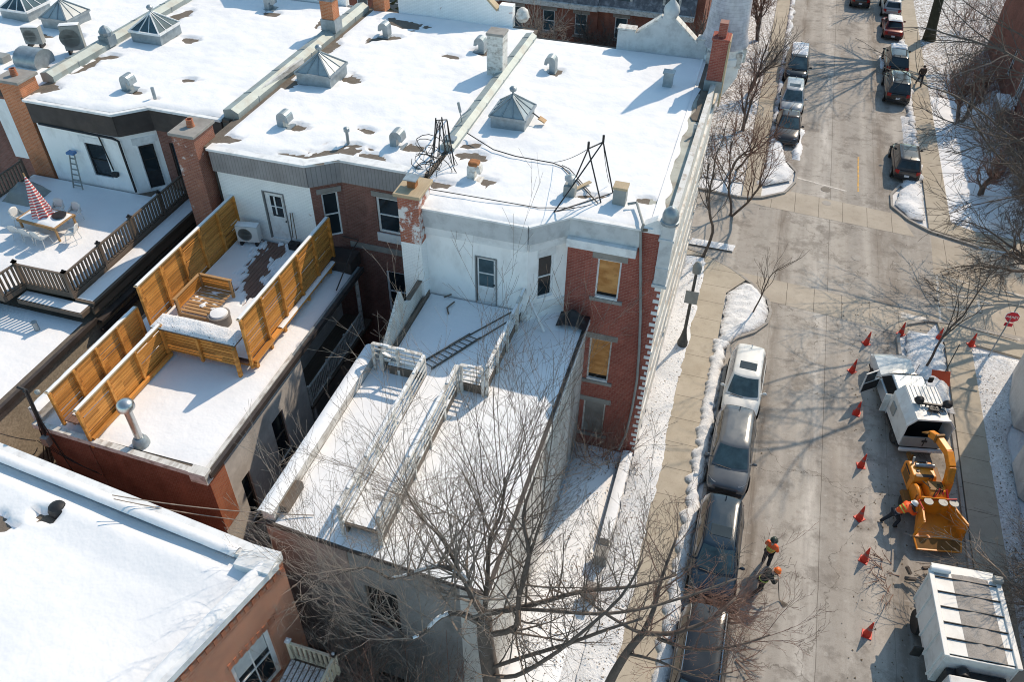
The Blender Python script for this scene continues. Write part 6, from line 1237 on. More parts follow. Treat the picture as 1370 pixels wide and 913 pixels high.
mb = MB(); mb.lathe([(.09, -.4), (.09, .4)], (-.1, 1.25, 1.72), 12, axis='x'); mb.tube([(-.55, 1.4, 1.6), (-.55, 1.5, 1.95)], .05, 8); mb.build('exhaust', 'galvanised', en, smooth=True); mb = MB(); mb.box(-.728, -.70, .85, 1.5, .85, 1.3); mb.box(-.5, .15, .53, .56, .85, 1.3); mb.build('vent_panel', 'machine_dark', en); mb = MB(); mb.prism_x([(.2, .8), (1.5, .8), (1.5, 1.4), (.2, 1.35)], .32, .62); mb.build('fuel_tank', 'machine_dark', CH, bevel=.03)
mb = MB(); mb.lathe([(.02, -.36), (.6, -.36), (.64, -.28), (.64, .28), (.6, .36), (.02, .36)], (.1, .05, 1.1), 22, axis='x'); mb.build('drum_housing', O, CH, smooth=True)
mb = MB(); mb.lathe([(.02, -.08), (.46, -.08), (.5, -.03), (.5, .03), (.46, .08), (.02, .08)], (-.62, .1, 1.05), 20, axis='x'); mb.box(-.58, -.3, -.35, .5, .85, 1.2); mb.build('belt_guard', O, CH, smooth=True)
pts = [(.62, .25, 1.2), (.64, .4, 1.8), (.66, .7, 2.35), (.62, 1.3, 2.62), (.45, 2.1, 2.6), (.3, 2.55, 2.42)]; mb = MB()
for i, (a, b) in enumerate(zip(pts, pts[1:])): mb.bar(Vector(a), Vector(b)+(Vector(b)-Vector(a)).normalized()*.04, .36-.01*i, .32-.012*i, up=(1, 0, 0))
chs = mb.build('discharge_chute', O, CH, bevel=.03); mb = MB(); mb.bar((.46, 2.05, 2.64), (.44, 2.15, 2.63), .42, .38, up=(1,0,0)); mb.bar((.28, 2.5, 2.5), (.2, 2.85, 2.2), .36, .06); mb.build('deflector', 'machine_dark', chs)
mb = MB(); fr_ = [(-.62, -.55, .75), (.62, -.55, .75), (.62, -.55, 1.45), (-.62, -.55, 1.45)]; bk = [(-.98, -1.75, .55), (.98, -1.75, .55), (.88, -1.75, 1.62), (-.88, -1.75, 1.62)]
mb.add(fr_+bk, [(0,4,5,1), (1,5,6,2), (3,0,4,7)[::1]]); hp = mb.build('infeed_hopper', O, CH); s_ = hp.modifiers.new('thick', 'SOLIDIFY'); s_.thickness = .05
mb = MB(); mb.bar(bk[0], bk[1], .09, .09); mb.bar(bk[1], bk[2], .08, .08); mb.bar(bk[0], bk[3], .08, .08); mb.bar(fr_[2], bk[2], .07, .07); mb.bar(fr_[3], bk[3], .07, .07); mb.bar((-.98, -1.75, .55), (-.9, -2.25, .35), .06, .06); mb.bar((.98, -1.75, .55), (.9, -2.25, .35), .06, .06); mb.bar((-.93, -2.25, .35), (.93, -2.25, .35), .07, .05); mb.build('hopper_rim', O, hp)
mb = MB(); mb.add([(-.9, -2.24, .37), (.9, -2.24, .37), (.96, -1.78, .56), (-.96, -1.78, .56)], [(0,1,2,3)]); mb.build('feed_tray', 'machine_dark', hp)
mb = MB(); mb.box(-.6, .6, -.6, -.3, .7, 1.5); mb.box(-.7, .75, -.56, -.5, 1.4, 1.72); mb.build('feed_roller_box', O, CH, bevel=.04)
mb = MB()
for dx in (-.45, .15, .6): mb.lathe([(.02, 0), (.19, 0), (.19, .03), (.02, .03)], (dx, -.72, 1.66), 16)
mb.build('guard_disc', 'grey_paint', CH)
mb = MB(); mb.bar((.25, -.1, 1.75), (.35, -.45, 1.45), .07, .07); mb.bar((.42, -.1, 1.8), (.5, -.42, 1.5), .07, .07); mb.tube([(.2, .1, 1.6), (.1, -.2, 1.9), (-.1, -.4, 1.6)], .03, 5); mb.build('hydraulic_ram', 'hydraulic_red', CH)
mb = MB(); mb.bar((-.75, -.55, 1.5), (.75, -.55, 1.75), .05, .05); mb.bar((-.75, -.55, 1.5), (-.85, -1.3, 1.8), .04, .04); mb.build('control_bar', 'hydraulic_red', CH)
mb = MB(); rr = random.Random(6)
for k in range(7): a = Vector((rr.uniform(-.5, .6), rr.uniform(-.4, .6), 1.5+rr.random()*.2)); b = Vector((rr.uniform(-.6, .6), rr.uniform(-.6, .9), 1.2+rr.random()*.4)); mb.tube([a, a.lerp(b, .5)+Vector((0, 0, .3)), b], .022, 5)
mb.build('hydraulic_hose', 'cable', CH)
mb = MB(); mb.box(-.735, -.72, .95, 1.55, 1.36, 1.46); mb.box(-.6, .15, .62, .78, 1.664, 1.672); mb.box(-.35, .1, 1.45, 1.53, 1.66, 1.668); mb.lathe([(.02, 0), (.07, 0), (.07, .03), (.02, .03)], (-.45, .95, 1.66), 10); mb.build('decal', 'black_metal', CH)
mb = MB(); mb.box(-.25, .3, -.15, .35, 1.70, 1.76); mb.box(.3, .62, .3, .52, 1.2, 1.5); mb.tube([(-.7, -.2, .75), (-.7, -.2, 1.45)], .04, 6); mb.build('access_hatch', 'machine_dark', CH, bevel=.02)
for sd in (-1, 1): w_ = MB(); w_.lathe([(.18, -.1), (.31, -.1), (.34, -.06), (.34, .06), (.31, .1), (.18, .1)], (sd*.85, .2, .34), 18, axis='x'); wh = w_.build('wheel', 'rubber', CH, smooth=True); q = MB(); q.lathe([(.02, -.06), (.19, -.06), (.19, .06), (.02, .06)], (sd*.85, .2, .34), 12, axis='x'); q.build('rim', 'weather_white', wh); f_ = MB(); f_.prism_x([(-.25, .55), (.65, .55), (.55, .8), (-.15, .8)], sd*.85-.13, sd*.85+.13); f_.build('mudguard', 'machine_dark', CH)

# ------------------------------------------------------------------ white dump truck, bottom right
DT = thing('dump_truck', 'white high sided dump truck loaded with bark chips, bottom right', 'truck', (11.7, 19.95, 0), local=True, rz=.085)
mb = MB(); hw, y0, y1, z0, z1 = 1.22, -1.75, 1.75, .95, 2.75
for a in (mb.box(-hw, -hw+.07, y0, y1, z0, z1), mb.box(hw-.07, hw, y0, y1, z0, z1), mb.box(-hw+.07, hw-.07, y1-.07, y1, z0, z1-.25), mb.box(-hw+.07, hw-.07, y0, y0+.07, z0, z1)): pass
mb.box(-hw+.07, hw-.07, y0+.07, y1-.07, z0, z0+.1); mb.build('dump_body', 'truck_white', DT, bevel=.015)
mb = MB(); mb.box(-hw-.07, -hw+.12, y0-.03, y1+.03, z1+.003, z1+.1); mb.box(hw-.12, hw+.07, y0-.03, y1+.03, z1+.003, z1+.1); mb.build('top_rail', 'truck_top', DT, bevel=.02)
mb = MB()
for k in range(6): y = y0+.12+k*.64; mb.box(-hw+.12, hw-.12, y, y+.56, z1-.02, z1+.02)
mb.build('cover_slat', 'truck_top', DT)
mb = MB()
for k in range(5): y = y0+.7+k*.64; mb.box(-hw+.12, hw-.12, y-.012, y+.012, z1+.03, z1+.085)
mb.build('slat_gap_line', 'black_metal', DT)  # added black bars paint the dark, shaded gaps between the cover slats
mb = MB(); mb.sheet(lambda u, v: (-.45+1.3*u+.12*nz(v*8, 1)*(1-abs(2*u-1)), y0+.1+3.4*v, z1+.024+.05*max(0, math.sin(PI*u))*(.8+.7*nz(u*6, v*11, 5))), 16, 40); ld_ = mb.build('chip_load', 'bark_litter', DT, smooth=True, angle=180)
mb = MB(); mb.lathe([(.11, -.35), (.14, -.2), (.14, .25), (.1, .35)], (-hw+.35, y1+.02, z1+.14), 10, axis='x'); mb.build('tarp_roll', 'light_trim', DT, smooth=True); mb = MB(); mb.box(hw-.25, hw+.1, y1-.15, y1+.1, z1+.1, z1+.3); mb.build('marker_light', 'grey_paint', DT, bevel=.04)
mb = MB()
for k in range(5): y = y0+.2+k*.78; mb.box(-hw-.05, -hw, y, y+.07, z0, z1); mb.box(hw, hw+.05, y, y+.07, z0, z1)
mb.build('side_post', 'truck_white', DT); mb = MB(); mb.box(-.5, .5, -4.4, 1.6, .6, .95); mb.build('chassis', 'black_metal', DT)
mb = MB(); mb.add([(-1.15,-3.9,.6),(1.15,-3.9,.6),(1.15,-2.15,.6),(-1.15,-2.15,.6),(-1.05,-3.6,2.3),(1.05,-3.6,2.3),(1.08,-2.2,2.4),(-1.08,-2.2,2.4)], [(0,3,2,1),(4,5,6,7),(0,1,5,4),(1,2,6,5),(2,3,7,6),(3,0,4,7)]); mb.build('cab', 'truck_white', DT, bevel=.06); mb = MB(); mb.box(-.85, .85, -2.198, -2.17, 1.5, 2.15); mb.build('rear_window', 'glass', DT)
mb = MB(); mb.box(-1.0, 1.0, -2.12, -1.8, 1.0, 2.1); mb.build('headboard_gap', 'black_metal', DT); mb = MB(); mb.lathe([(.02, -.14), (.22, -.14), (.22, .14), (.02, .14)], (-.5, -2.0, 2.2), 14, axis='y'); mb.build('air_cleaner', 'black_metal', DT, smooth=True)
for sd in (-1, 1):
    for yy in (.9, -3.1):
        w_ = MB(); w_.lathe([(.28, -.15), (.46, -.16), (.5, -.1), (.5, .1), (.46, .16), (.28, .15)], (sd*1.02, yy, .5), 20, axis='x'); wh = w_.build('wheel', 'rubber', DT, smooth=True); q = MB(); q.lathe([(.3, sd*.1), (.22, sd*.05), (.12, sd*.14), (.02, sd*.14)][::sd], (sd*1.02, yy, .5), 14, axis='x'); q.build('rim', 'weather_white', wh)
    q = MB(); q.box(sd*1.25-.2 if sd > 0 else -1.55, sd*1.25+.3 if sd > 0 else -1.2, -.6, -.54, .5, 1.1); q.build('mud_flap', 'rubber', DT)

# ------------------------------------------------------------------ people
def skin(name, verts, edges, radii, mat, par, root=0, sub=2):
    me = bpy.data.meshes.new(name); me.from_pydata([tuple(v) for v in verts], edges, []); me.materials.append(M[mat]); o = bpy.data.objects.new(name, me); COL.objects.link(o); o.parent = par
    sk = o.modifiers.new('skin', 'SKIN'); sk.use_smooth_shade = True
    for i, r_ in enumerate(radii): me.skin_vertices[0].data[i].radius = (r_, r_); me.skin_vertices[0].data[i].use_root = (i == root)
    s_ = o.modifiers.new('sub', 'SUBSURF'); s_.levels = sub; s_.render_levels = sub; return o
def person(label, loc, rz, J, top, legs, helmet=None, vest=None, straps=None, hairm='hair', group=None):
    t = thing('person', label, 'person', loc, group, local=True, rz=rz)
    V = Vector; nm = ['pel', 'wai', 'che', 'nec', 'hed', 'crn', 'shl', 'ell', 'wrl', 'shr', 'elr', 'wrr', 'hil', 'knl', 'anl', 'tol', 'hir', 'knr', 'anr', 'tor']
    v = [V(J[k]) for k in nm]; r_ = [.135, .125, .15, .058, .088, .075, .07, .045, .033, .07, .045, .033, .10, .066, .045, .04, .10, .066, .045, .04]
    e = [(0,1),(1,2),(2,3),(3,4),(4,5),(2,6),(6,7),(7,8),(2,9),(9,10),(10,11),(0,12),(12,13),(13,14),(14,15),(0,16),(16,17),(17,18),(18,19)]
    # hands: palm and five unequal fingers
    for side, el_, wr in (('l', 7, 8), ('r', 10, 11)):
        d = (v[wr]-v[el_]).normalized(); s_ = d.cross(V((0, 0, 1))); s_ = s_.normalized() if s_.length > .01 else V((1, 0, 0)); up = s_.cross(d)
        i0 = len(v); v.append(v[wr]+d*.075); r_.append(.032); e.append((wr, i0))
        for q, (o_, l_) in enumerate(((-.032, .062), (-.011, .075), (.011, .07), (.032, .052))):
            k = len(v); v += [v[i0]+d*.028+s_*o_, v[i0]+d*(.028+l_*.6)+s_*o_*1.1-up*.02, v[i0]+d*(.028+l_*.75)+s_*o_*1.1-up*.045]; r_ += [.0095, .009, .008]; e += [(i0, k), (k, k+1), (k+1, k+2)]
        k = len(v); v += [v[wr]+d*.045+s_*(-.045), v[wr]+d*.085+s_*(-.06)-up*.02]; r_ += [.011, .009]; e += [(wr, k), (k, k+1)]
    skin('body', v, e, r_, 'skin', t)
    hd, cr = V(J['hed']), V(J['crn']); ax = (cr-hd).normalized(); fw = V(J.get('face', (0, 1, 0))).normalized(); fw = (fw-ax*fw.dot(ax)).normalized(); sd = fw.cross(ax)
    m = MB()
    for s_ in (-1, 1): m.ball(hd+fw*.085+sd*s_*.032+ax*.02, .013, 6, 4)
    m.build('eye', 'black_void', t); m = MB(); m.tube([hd+fw*.08+ax*.01, hd+fw*.112-ax*.02, hd+fw*.085-ax*.028], [.008, .014, .008], 6); m.build('nose', 'skin', t, smooth=True)
    m = MB(); m.bar(hd+fw*.088-ax*.05-sd*.022, hd+fw*.088-ax*.05+sd*.022, .008, .008); m.build('mouth', 'brown_cloth', t)
    m = MB()
    for s_ in (-1, 1): m.ball(hd+sd*s_*.092-ax*.005, .026, 6, 5, sq=(.5, 1, 1))
    m.build('ear', 'skin', t, smooth=True)
    m = MB(); m.ball(hd+ax*.035-fw*.02, .108, 12, 8); m.build('hair', hairm, t, smooth=True)
    if helmet:
        rot = ax.to_track_quat('Z', 'Y').to_matrix(); m = MB(); hm = MB(); hm.lathe([(.165, 0), (.14, .01), (.138, .06), (.115, .115), (.06, .15), (.01, .158)], n=16); m.v = [tuple(rot @ V(p)+hd+ax*.05+fw*.01) for p in hm.v]; m.f = hm.f; m.mi = hm.mi; m.build('helmet', helmet, t, smooth=True, angle=60)
        m = MB()
        for s_ in (-1, 1): m.ball(hd+sd*s_*.115, .045, 8, 6, sq=(.7, 1, 1))
        m.build('ear_defender', 'black_metal', t, smooth=True)
    ct = ['pel', 'wai', 'che', 'nec', 'shl', 'ell', 'wrl', 'shr', 'elr', 'wrr']; cv = [V(J[k]) for k in ct]; cv[3] = cv[2].lerp(cv[3], .75); cv[6] = cv[5].lerp(cv[6], .93); cv[9] = cv[8].lerp(cv[9], .93)
    skin('jacket', cv, [(0,1),(1,2),(2,3),(2,4),(4,5),(5,6),(2,7),(7,8),(8,9)], [.165, .16, .185, .085, .1, .072, .058, .1, .072, .058], top, t)
    lt = ['pel', 'hil', 'knl', 'anl', 'hir', 'knr', 'anr']; lv = [V(J[k]) for k in lt]
    skin('trousers', lv, [(0,1),(1,2),(2,3),(0,4),(4,5),(5,6)], [.155, .125, .09, .075, .125, .09, .075], legs, t)
    for a, b in (('anl', 'tol'), ('anr', 'tor')): skin('boot', [V(J[a])+V((0,0,.06)), V(J[a]), V(J[a]).lerp(V(J[b]), .6), V(J[b])], [(0,1),(1,2),(2,3)], [.066, .068, .058, .05], 'boot', t)
    if vest:
        skin('vest', [V(J['wai']).lerp(V(J['pel']), .3), V(J['wai']), V(J['che']), V(J['che']).lerp(V(J['nec']), .4), V(J['shl']).lerp(V(J['che']), .25), V(J['shr']).lerp(V(J['che']), .25)], [(0,1),(1,2),(2,3),(2,4),(2,5)], [.178, .176, .202, .12, .125, .125], vest, t)
        m = MB(); ch, wa = V(J['che']), V(J['wai']); tr = (ch-wa).normalized(); rot = tr.to_track_quat('Z', 'Y').to_matrix()
        for q, k in ((.25, .196), (.8, .206)):
            l = MB(); l.lathe([(k, -.025), (k+.004, -.025), (k+.004, .025), (k, .025)], n=18); m.add([tuple(rot @ V(p)+wa.lerp(ch, q)) for p in l.v], l.f)
        m.build('reflective_stripe', 'hi_vis_yellow', t, smooth=True)
    if straps:
        m = MB(); ch, pe = V(J['che']), V(J['wai'])
        for s_ in (-1, 1): a, b, c_ = V(J['shl' if s_ < 0 else 'shr']).lerp(V(J['che']), .45), ch.lerp(pe, .4)+V((s_*.08, .195, 0)), V(J['pel'])+V((s_*.12, .15, .05)); m.tube([a+V((0,0,.1)), a+V((0, .17, .02)), b, c_], .022, 5)
        m.tube([pe+V((.18*math.cos(k*PI/6), .18*math.sin(k*PI/6), -.05)) for k in range(13)], .025, 5); m.build('harness', straps, t, smooth=True)
    return t
def pose(**kw):
    J = dict(pel=(0,0,.95), wai=(0,.01,1.1), che=(0,.02,1.33), nec=(0,.03,1.52), hed=(0,.05,1.63), crn=(0,.04,1.72), shl=(-.2,.02,1.43), ell=(-.27,.0,1.15), wrl=(-.25,.12,.93), shr=(.2,.02,1.43), elr=(.27,.0,1.15), wrr=(.25,.12,.93), hil=(-.1,0,.9), knl=(-.12,.04,.5), anl=(-.12,0,.09), tol=(-.14,.17,.05), hir=(.1,0,.9), knr=(.12,.04,.5), anr=(.12,0,.09), tor=(.14,.17,.05)); J.update(kw); return J
# worker bending at the infeed of the chipper
person('worker in orange jacket and white helmet leaning into the side of the wood chipper', (9.95, 25.75, 0), -1.15, pose(pel=(0,-.1,.93), wai=(0,.06,1.05), che=(0,.27,1.2), nec=(0,.42,1.33), hed=(.02,.51,1.4), crn=(.02,.55,1.49), shl=(-.21,.32,1.27), ell=(-.3,.52,1.08), wrl=(-.18,.76,1.12), shr=(.21,.30,1.27), elr=(.3,.48,1.05), wrr=(.2,.7,1.0), hil=(-.1,-.1,.88), knl=(-.16,-.15,.48), anl=(-.2,-.45,.1), tol=(-.22,-.28,.05), hir=(.1,-.1,.88), knr=(.14,.1,.5), anr=(.14,-.02,.09), tor=(.16,.16,.05)), 'hi_vis', 'navy_cloth', 'helmet_white', vest='hi_vis')
# groundsman in the road with a second one behind him
person('standing worker in orange vest and dark helmet beside the blue SUV', (4.75, 22.0, 0), -.5, pose(shl=(-.2,.02,1.43), ell=(-.27,.06,1.17), wrl=(-.12,.26,1.12), elr=(.28,.05,1.17), wrr=(.12,.28,1.1)), 'hi_vis', 'navy_cloth', 'helmet_green', vest='hi_vis')
GW = person('stooping worker in dark clothes with yellow harness and orange helmet holding a long handled rake', (4.55, 20.55, 0), -1.2, pose(pel=(0,-.05,.95), wai=(0,.06,1.08), che=(0,.24,1.26), nec=(0,.38,1.41), hed=(0,.47,1.49), crn=(0,.5,1.58), shl=(-.2,.26,1.34), ell=(-.27,.4,1.1), wrl=(-.1,.62,1.08), shr=(.2,.25,1.34), elr=(.28,.36,1.08), wrr=(.06,.6,.92), knl=(-.14,.16,.52), anl=(-.13,.12,.09), tol=(-.14,.3,.05), knr=(.16,-.05,.5), anr=(.17,-.38,.11), tor=(.19,-.22,.05)), 'dark_cloth', 'dark_cloth', 'helmet_orange', straps='hi_vis_yellow')
RK = thing('leaf_rake', 'long handled rake held down to the road by the stooping worker', 'rake', (5.2, 20.6, 0)); a, b = Vector((5.08, 20.85, 1.25)), Vector((5.42, 20.45, .05)); mb = MB(); mb.tube([a, b], .016, 6); mb.build('handle', 'black_metal', RK)
mb = MB()
for k in range(9): an = -.5+k*.125; mb.tube([b, b+Vector((.10+.34*math.sin(an+.8)*.8, -.34*math.cos(an+.8)*.9, -.03))], .008, 4)
mb.build('tine', 'grey_timber', RK)
person('pedestrian in a brown coat walking on the far right sidewalk', (13.7, 73.6, .13), PI+.2, pose(knl=(-.12,.16,.52), anl=(-.12,.22,.1), tol=(-.13,.4,.07), knr=(.12,-.05,.48), anr=(.12,-.35,.13), tor=(.13,-.2,.05), wrl=(-.27,-.12,.95), wrr=(.27,.2,.98)), 'brown_cloth', 'navy_cloth')

# ------------------------------------------------------------------ trees
def grow(rng, T, Cn, p, d, L, r0, lev, maxlev, up=.18, spread=.7, kids=(3, 5), wob=.22, taper=.62, ratio=.62, tw=.006, nsides=(7, 5, 4, 3, 3, 3), first=.3):
    n = max(3, int(4+2*(maxlev-lev)*.6)) if lev < maxlev else 3
    pts, rs = [Vector(p)], [r0]; q = Vector(p); d = Vector(d).normalized()
    for i in range(n):
        d = (d+Vector((rng.gauss(0, wob), rng.gauss(0, wob), rng.gauss(0, wob*.7)))*.6+Vector((0, 0, up))*(.5 if lev else .3)).normalized(); q = q+d*(L/n); pts.append(q.copy()); rs.append(max(tw, r0*(1-(1-taper)*(i+1)/n) if lev < maxlev else r0*(1-.75*(i+1)/n)))
    (T if lev <= 1 else Cn).tube(pts, rs, nsides[min(lev, 5)], cap=False)
    if lev >= maxlev: return
    k = rng.randint(*kids)+(1 if lev == 0 else 0)
    for j in range(k):
        t = first+(1-first)*(j+rng.random()*.7)/k; f = t*n; i = min(n-1, int(f)); b = pts[i].lerp(pts[i+1], f-i); ax = (pts[i+1]-pts[i]).normalized()
        a = ax.orthogonal().normalized(); a.rotate(Matrix.Rotation(rng.uniform(0, 2*PI), 3, ax)); nd = (ax+a*spread*rng.uniform(.7, 1.35)).normalized()
        grow(rng, T, Cn, b, nd, L*ratio*rng.uniform(.7, 1.2), max(tw, rs[i]*rng.uniform(.45, .65)), lev+1, maxlev, up, spread, kids, wob, taper, ratio, tw, nsides, .22)
    grow(rng, T, Cn, pts[-1], d, L*ratio*1.1, rs[-1]*.9, lev+1, maxlev, up, spread, kids, wob, taper, ratio, tw, nsides, .2)
def tree(label, x, y, h, seed, z=0.0, lean=(0, 0), r=None, lev=4, kids=(3, 4), spread=.75, up=.2, bark='bark', twig='bark', trunk=.32, name='bare_tree', cat='tree', group='bare trees along the street', tw=.010, wob=.2, stems=1, ratio=.64):
    rng = random.Random(seed); t = thing(name, label, cat, (x, y, z), group); T, Cn = MB(), MB(); r = r or h*.016
    for s_ in range(stems):
        dd = (lean[0]+(rng.gauss(0, .25) if stems > 1 else 0), lean[1]+(rng.gauss(0, .25) if stems > 1 else 0), 1)
        grow(rng, T, Cn, (x+(rng.gauss(0, .1) if stems > 1 else 0), y, z-.1), dd, h*trunk, r, 0, lev, up, spread, kids, wob, .72, ratio, tw, first=.55)
    T.build('trunk', bark, t, smooth=True, angle=180); Cn.build('crown', twig, t); return t
def limb(T, pts, r0, r1, n=7):
    k = len(pts); fine = []
    for i in range(k-1):
        for j in range(3):
            a = pts[max(0, i-1)]; b, c_, d_ = pts[i], pts[i+1], pts[min(k-1, i+2)]; t = j/3
            fine.append(.5*((2*b)+(-a+c_)*t+(2*a-5*b+4*c_-d_)*t*t+(-a+3*b-3*c_+d_)*t**3))
    fine.append(pts[-1]); m_ = len(fine); rs = [r0+(r1-r0)*i/(m_-1) for i in range(m_)]; T.tube(fine, rs, n); return fine, rs
# the big tree by the front of the wing: pollarded limbs carrying many upright shoots
BT = thing('bare_tree', 'big bare tree in front of the rear wing with snowy limbs and fanned shoots', 'tree', (-4.2, 11.2, 0)); T, Cn, SN, C2 = MB(), MB(), MB(), MB(); rng = random.Random(12)
Q = lambda x, y, Y: PY(x, y, Y)
base = [Vector((-4.3, 11.4, -.1)), Q(664, 960, 11.4), Q(657, 905, 11.4), Q(650, 860, 11.5), Q(648, 825, 11.6)]
limb(T, base, .33, .22, 9)
LIMBS = [([(648, 825, 11.6), (632, 800, 11.5), (617, 770, 11.7), (585, 758, 11.9), (545, 770, 12.0), (520, 775, 12.1)], .17, .07, 12),
         ([(648, 838, 11.6), (618, 822, 11.2), (590, 826, 10.9), (566, 848, 10.5), (545, 856, 10.2), (510, 853, 9.9)], .15, .05, 6),
         ([(648, 822, 11.6), (690, 815, 11.5), (730, 805, 11.6), (780, 792, 11.9), (850, 785, 12.4), (905, 770, 12.9)], .16, .05, 12),
         ([(690, 815, 11.5), (740, 818, 11.0), (800, 822, 10.9), (860, 815, 11.2), (930, 795, 11.8), (985, 775, 12.3)], .10, .04, 8),
         ([(652, 850, 11.5), (690, 840, 11.0), (694, 800, 11.0), (708, 745, 11.2), (700, 690, 11.6), (716, 640, 12.4)], .14, .05, 8),
         ([(655, 895, 11.4), (700, 880, 10.8), (760, 862, 10.4), (815, 842, 10.3), (860, 828, 10.6)], .12, .05, 7),
         ([(657, 905, 11.4), (690, 905, 10.6), (735, 880, 10.2), (775, 850, 10.0), (830, 800, 10.4), (860, 750, 11.0)], .13, .04, 8),
         ([(648, 825, 11.6), (652, 780, 12.0), (656, 720, 12.6), (670, 690, 13.0), (676, 640, 13.4)], .12, .05, 8),
         ([(617, 770, 11.7), (590, 720, 12.2), (560, 690, 12.6), (540, 650, 13.0)], .08, .035, 7),
         ([(520, 775, 12.1), (490, 760, 12.0), (450, 770, 11.8), (420, 780, 11.7)], .07, .03, 6), ([(545, 856, 10.2), (500, 820, 10.4), (460, 800, 10.6), (420, 800, 10.8)], .06, .025, 7)]
TWM = .0035; NB_ = (5, 3, 2)
def shoot(p, d, L, r_, lv, tgt):
    n = 5 if lv == 0 else 4 if lv == 1 else 3; pts, rs = [p], [r_]; q = p.copy(); d = d.normalized()
    for i in range(n): d = (d+Vector((rng.gauss(0, .09), rng.gauss(0, .09), .11 if lv < 2 else .05))).normalized(); q = q+d*L/n; pts.append(q.copy()); rs.append(max(TWM, r_*(1-.8*(i+1)/n)))
    tgt.tube(pts, rs, 5 if lv == 0 else 4 if lv == 1 else 3, cap=False)
    if lv < 3:
        for j in range(NB_[lv] if L > .5 else 2):
            t = .22+.72*(j+rng.random()*.8)/(NB_[lv]); i = min(n-1, int(t*n)); b = pts[i].lerp(pts[i+1], t*n-i); ax = (pts[i+1]-pts[i]).normalized(); a = ax.orthogonal().normalized(); a.rotate(Matrix.Rotation(rng.uniform(0, 2*PI), 3, ax))
            shoot(b, ax+a*rng.uniform(.4, .85), L*rng.uniform(.34, .58), max(.004, rs[i]*.6), lv+1, tgt)
for pts, r0, r1, ns in LIMBS:
    fine, rs = limb(T, [Q(*p) for p in pts], r0*(.56 if pts[-1][0] > 780 else .68), r1*.6)
    LM = .55 if pts[-1][0] > 820 else 1.2 if pts[-1][1] < 660 else 1.0; ns = int(ns*1.5) if LM > 1.1 else ns
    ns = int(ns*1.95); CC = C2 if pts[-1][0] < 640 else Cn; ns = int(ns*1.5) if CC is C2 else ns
    for j in range(ns+1):
        i = int(len(fine)*(.15+.84*j/ns)*.999); i = min(i, len(fine)-1); sdir = Vector((rng.gauss(0, .38), rng.gauss(.22, .36), 1.0))
        if rng.random() < (.6 if CC is C2 else .3): sdir = Vector((rng.gauss(-.3 if CC is C2 else 0, .9), rng.gauss(-.1, .6), .3))
        shoot(fine[i], sdir, LM*rng.uniform(1.7, 4.9)*(1 if sdir.z > .8 else .6), min(rs[i]*.42, .042), 0, CC)
    if r0 >= .12:
        for i in range(2, len(fine)-1):
            d = fine[i+1]-fine[i]
            if abs(d.normalized().z) < .75 and pts[-1][0] < 640 and rs[i] > .05 and nz(i*.8, r0*30) > -.08: SN.tube([fine[i]+Vector((0,0,rs[i]*.5))-d*.1, fine[i+1]+Vector((0,0,rs[i+1]*.5))+d*.1], [rs[i]*.86, rs[i+1]*.86], 8)
T.build('trunk', 'bark', BT, smooth=True, angle=180); Cn.build('crown', 'bark_twig', BT); C2.build('painted_lit_twigs', 'bark_pale', BT); SN.build('snow_on_limbs', 'snow_packed', BT, smooth=True, angle=180)  # left limbs' twigs take the pale bark so their colour looks sunlit
# second, sidewalk-side tree low in the frame
B2 = thing('bare_tree', 'second bare tree leaning over the sidewalk toward the parked black minivan', 'tree', (.2, 11.8, 0)); T, Cn = MB(), MB(); rng = random.Random(31)
base = [PY(800, 960, 11.5), PY(815, 915, 11.5), PY(838, 875, 11.7), PY(860, 848, 12.0)]; base = [Vector((base[0].x-.1, 11.4, 0))]+base; limb(T, base, .17, .10, 8)
for pts, r0, r1, ns in ([([(860, 848, 12.0), (875, 815, 12.4), (885, 775, 13.0), (905, 720, 13.8)], .08, .03, 8), ([(860, 848, 12.0), (900, 848, 12.1), (950, 830, 12.5), (985, 800, 13.2)], .08, .03, 10), ([(860, 848, 12.0), (840, 840, 11.7), (800, 815, 11.7), (770, 790, 12.0)], .06, .025, 6), ([(880, 855, 12.0), (930, 870, 11.8), (985, 865, 11.9), (1030, 850, 12.2)], .06, .02, 9), ([(838, 875, 11.7), (880, 885, 11.4), (930, 905, 11.2), (980, 900, 11.3)], .05, .02, 8)]):
    fine, rs = limb(T, [Q(*p) for p in pts], r0, r1, 6)
    for j in range(ns+1): i = min(int(len(fine)*(.15+.84*j/ns)), len(fine)-1); shoot(fine[i], Vector((rng.gauss(.25, .55), rng.gauss(.1, .5), rng.uniform(.2, .9))), rng.uniform(.9, 1.9), min(rs[i]*.45, .025), 0, Cn)
T.build('trunk', 'bark', B2, smooth=True, angle=180); Cn.build('crown', 'bark_brown', B2)
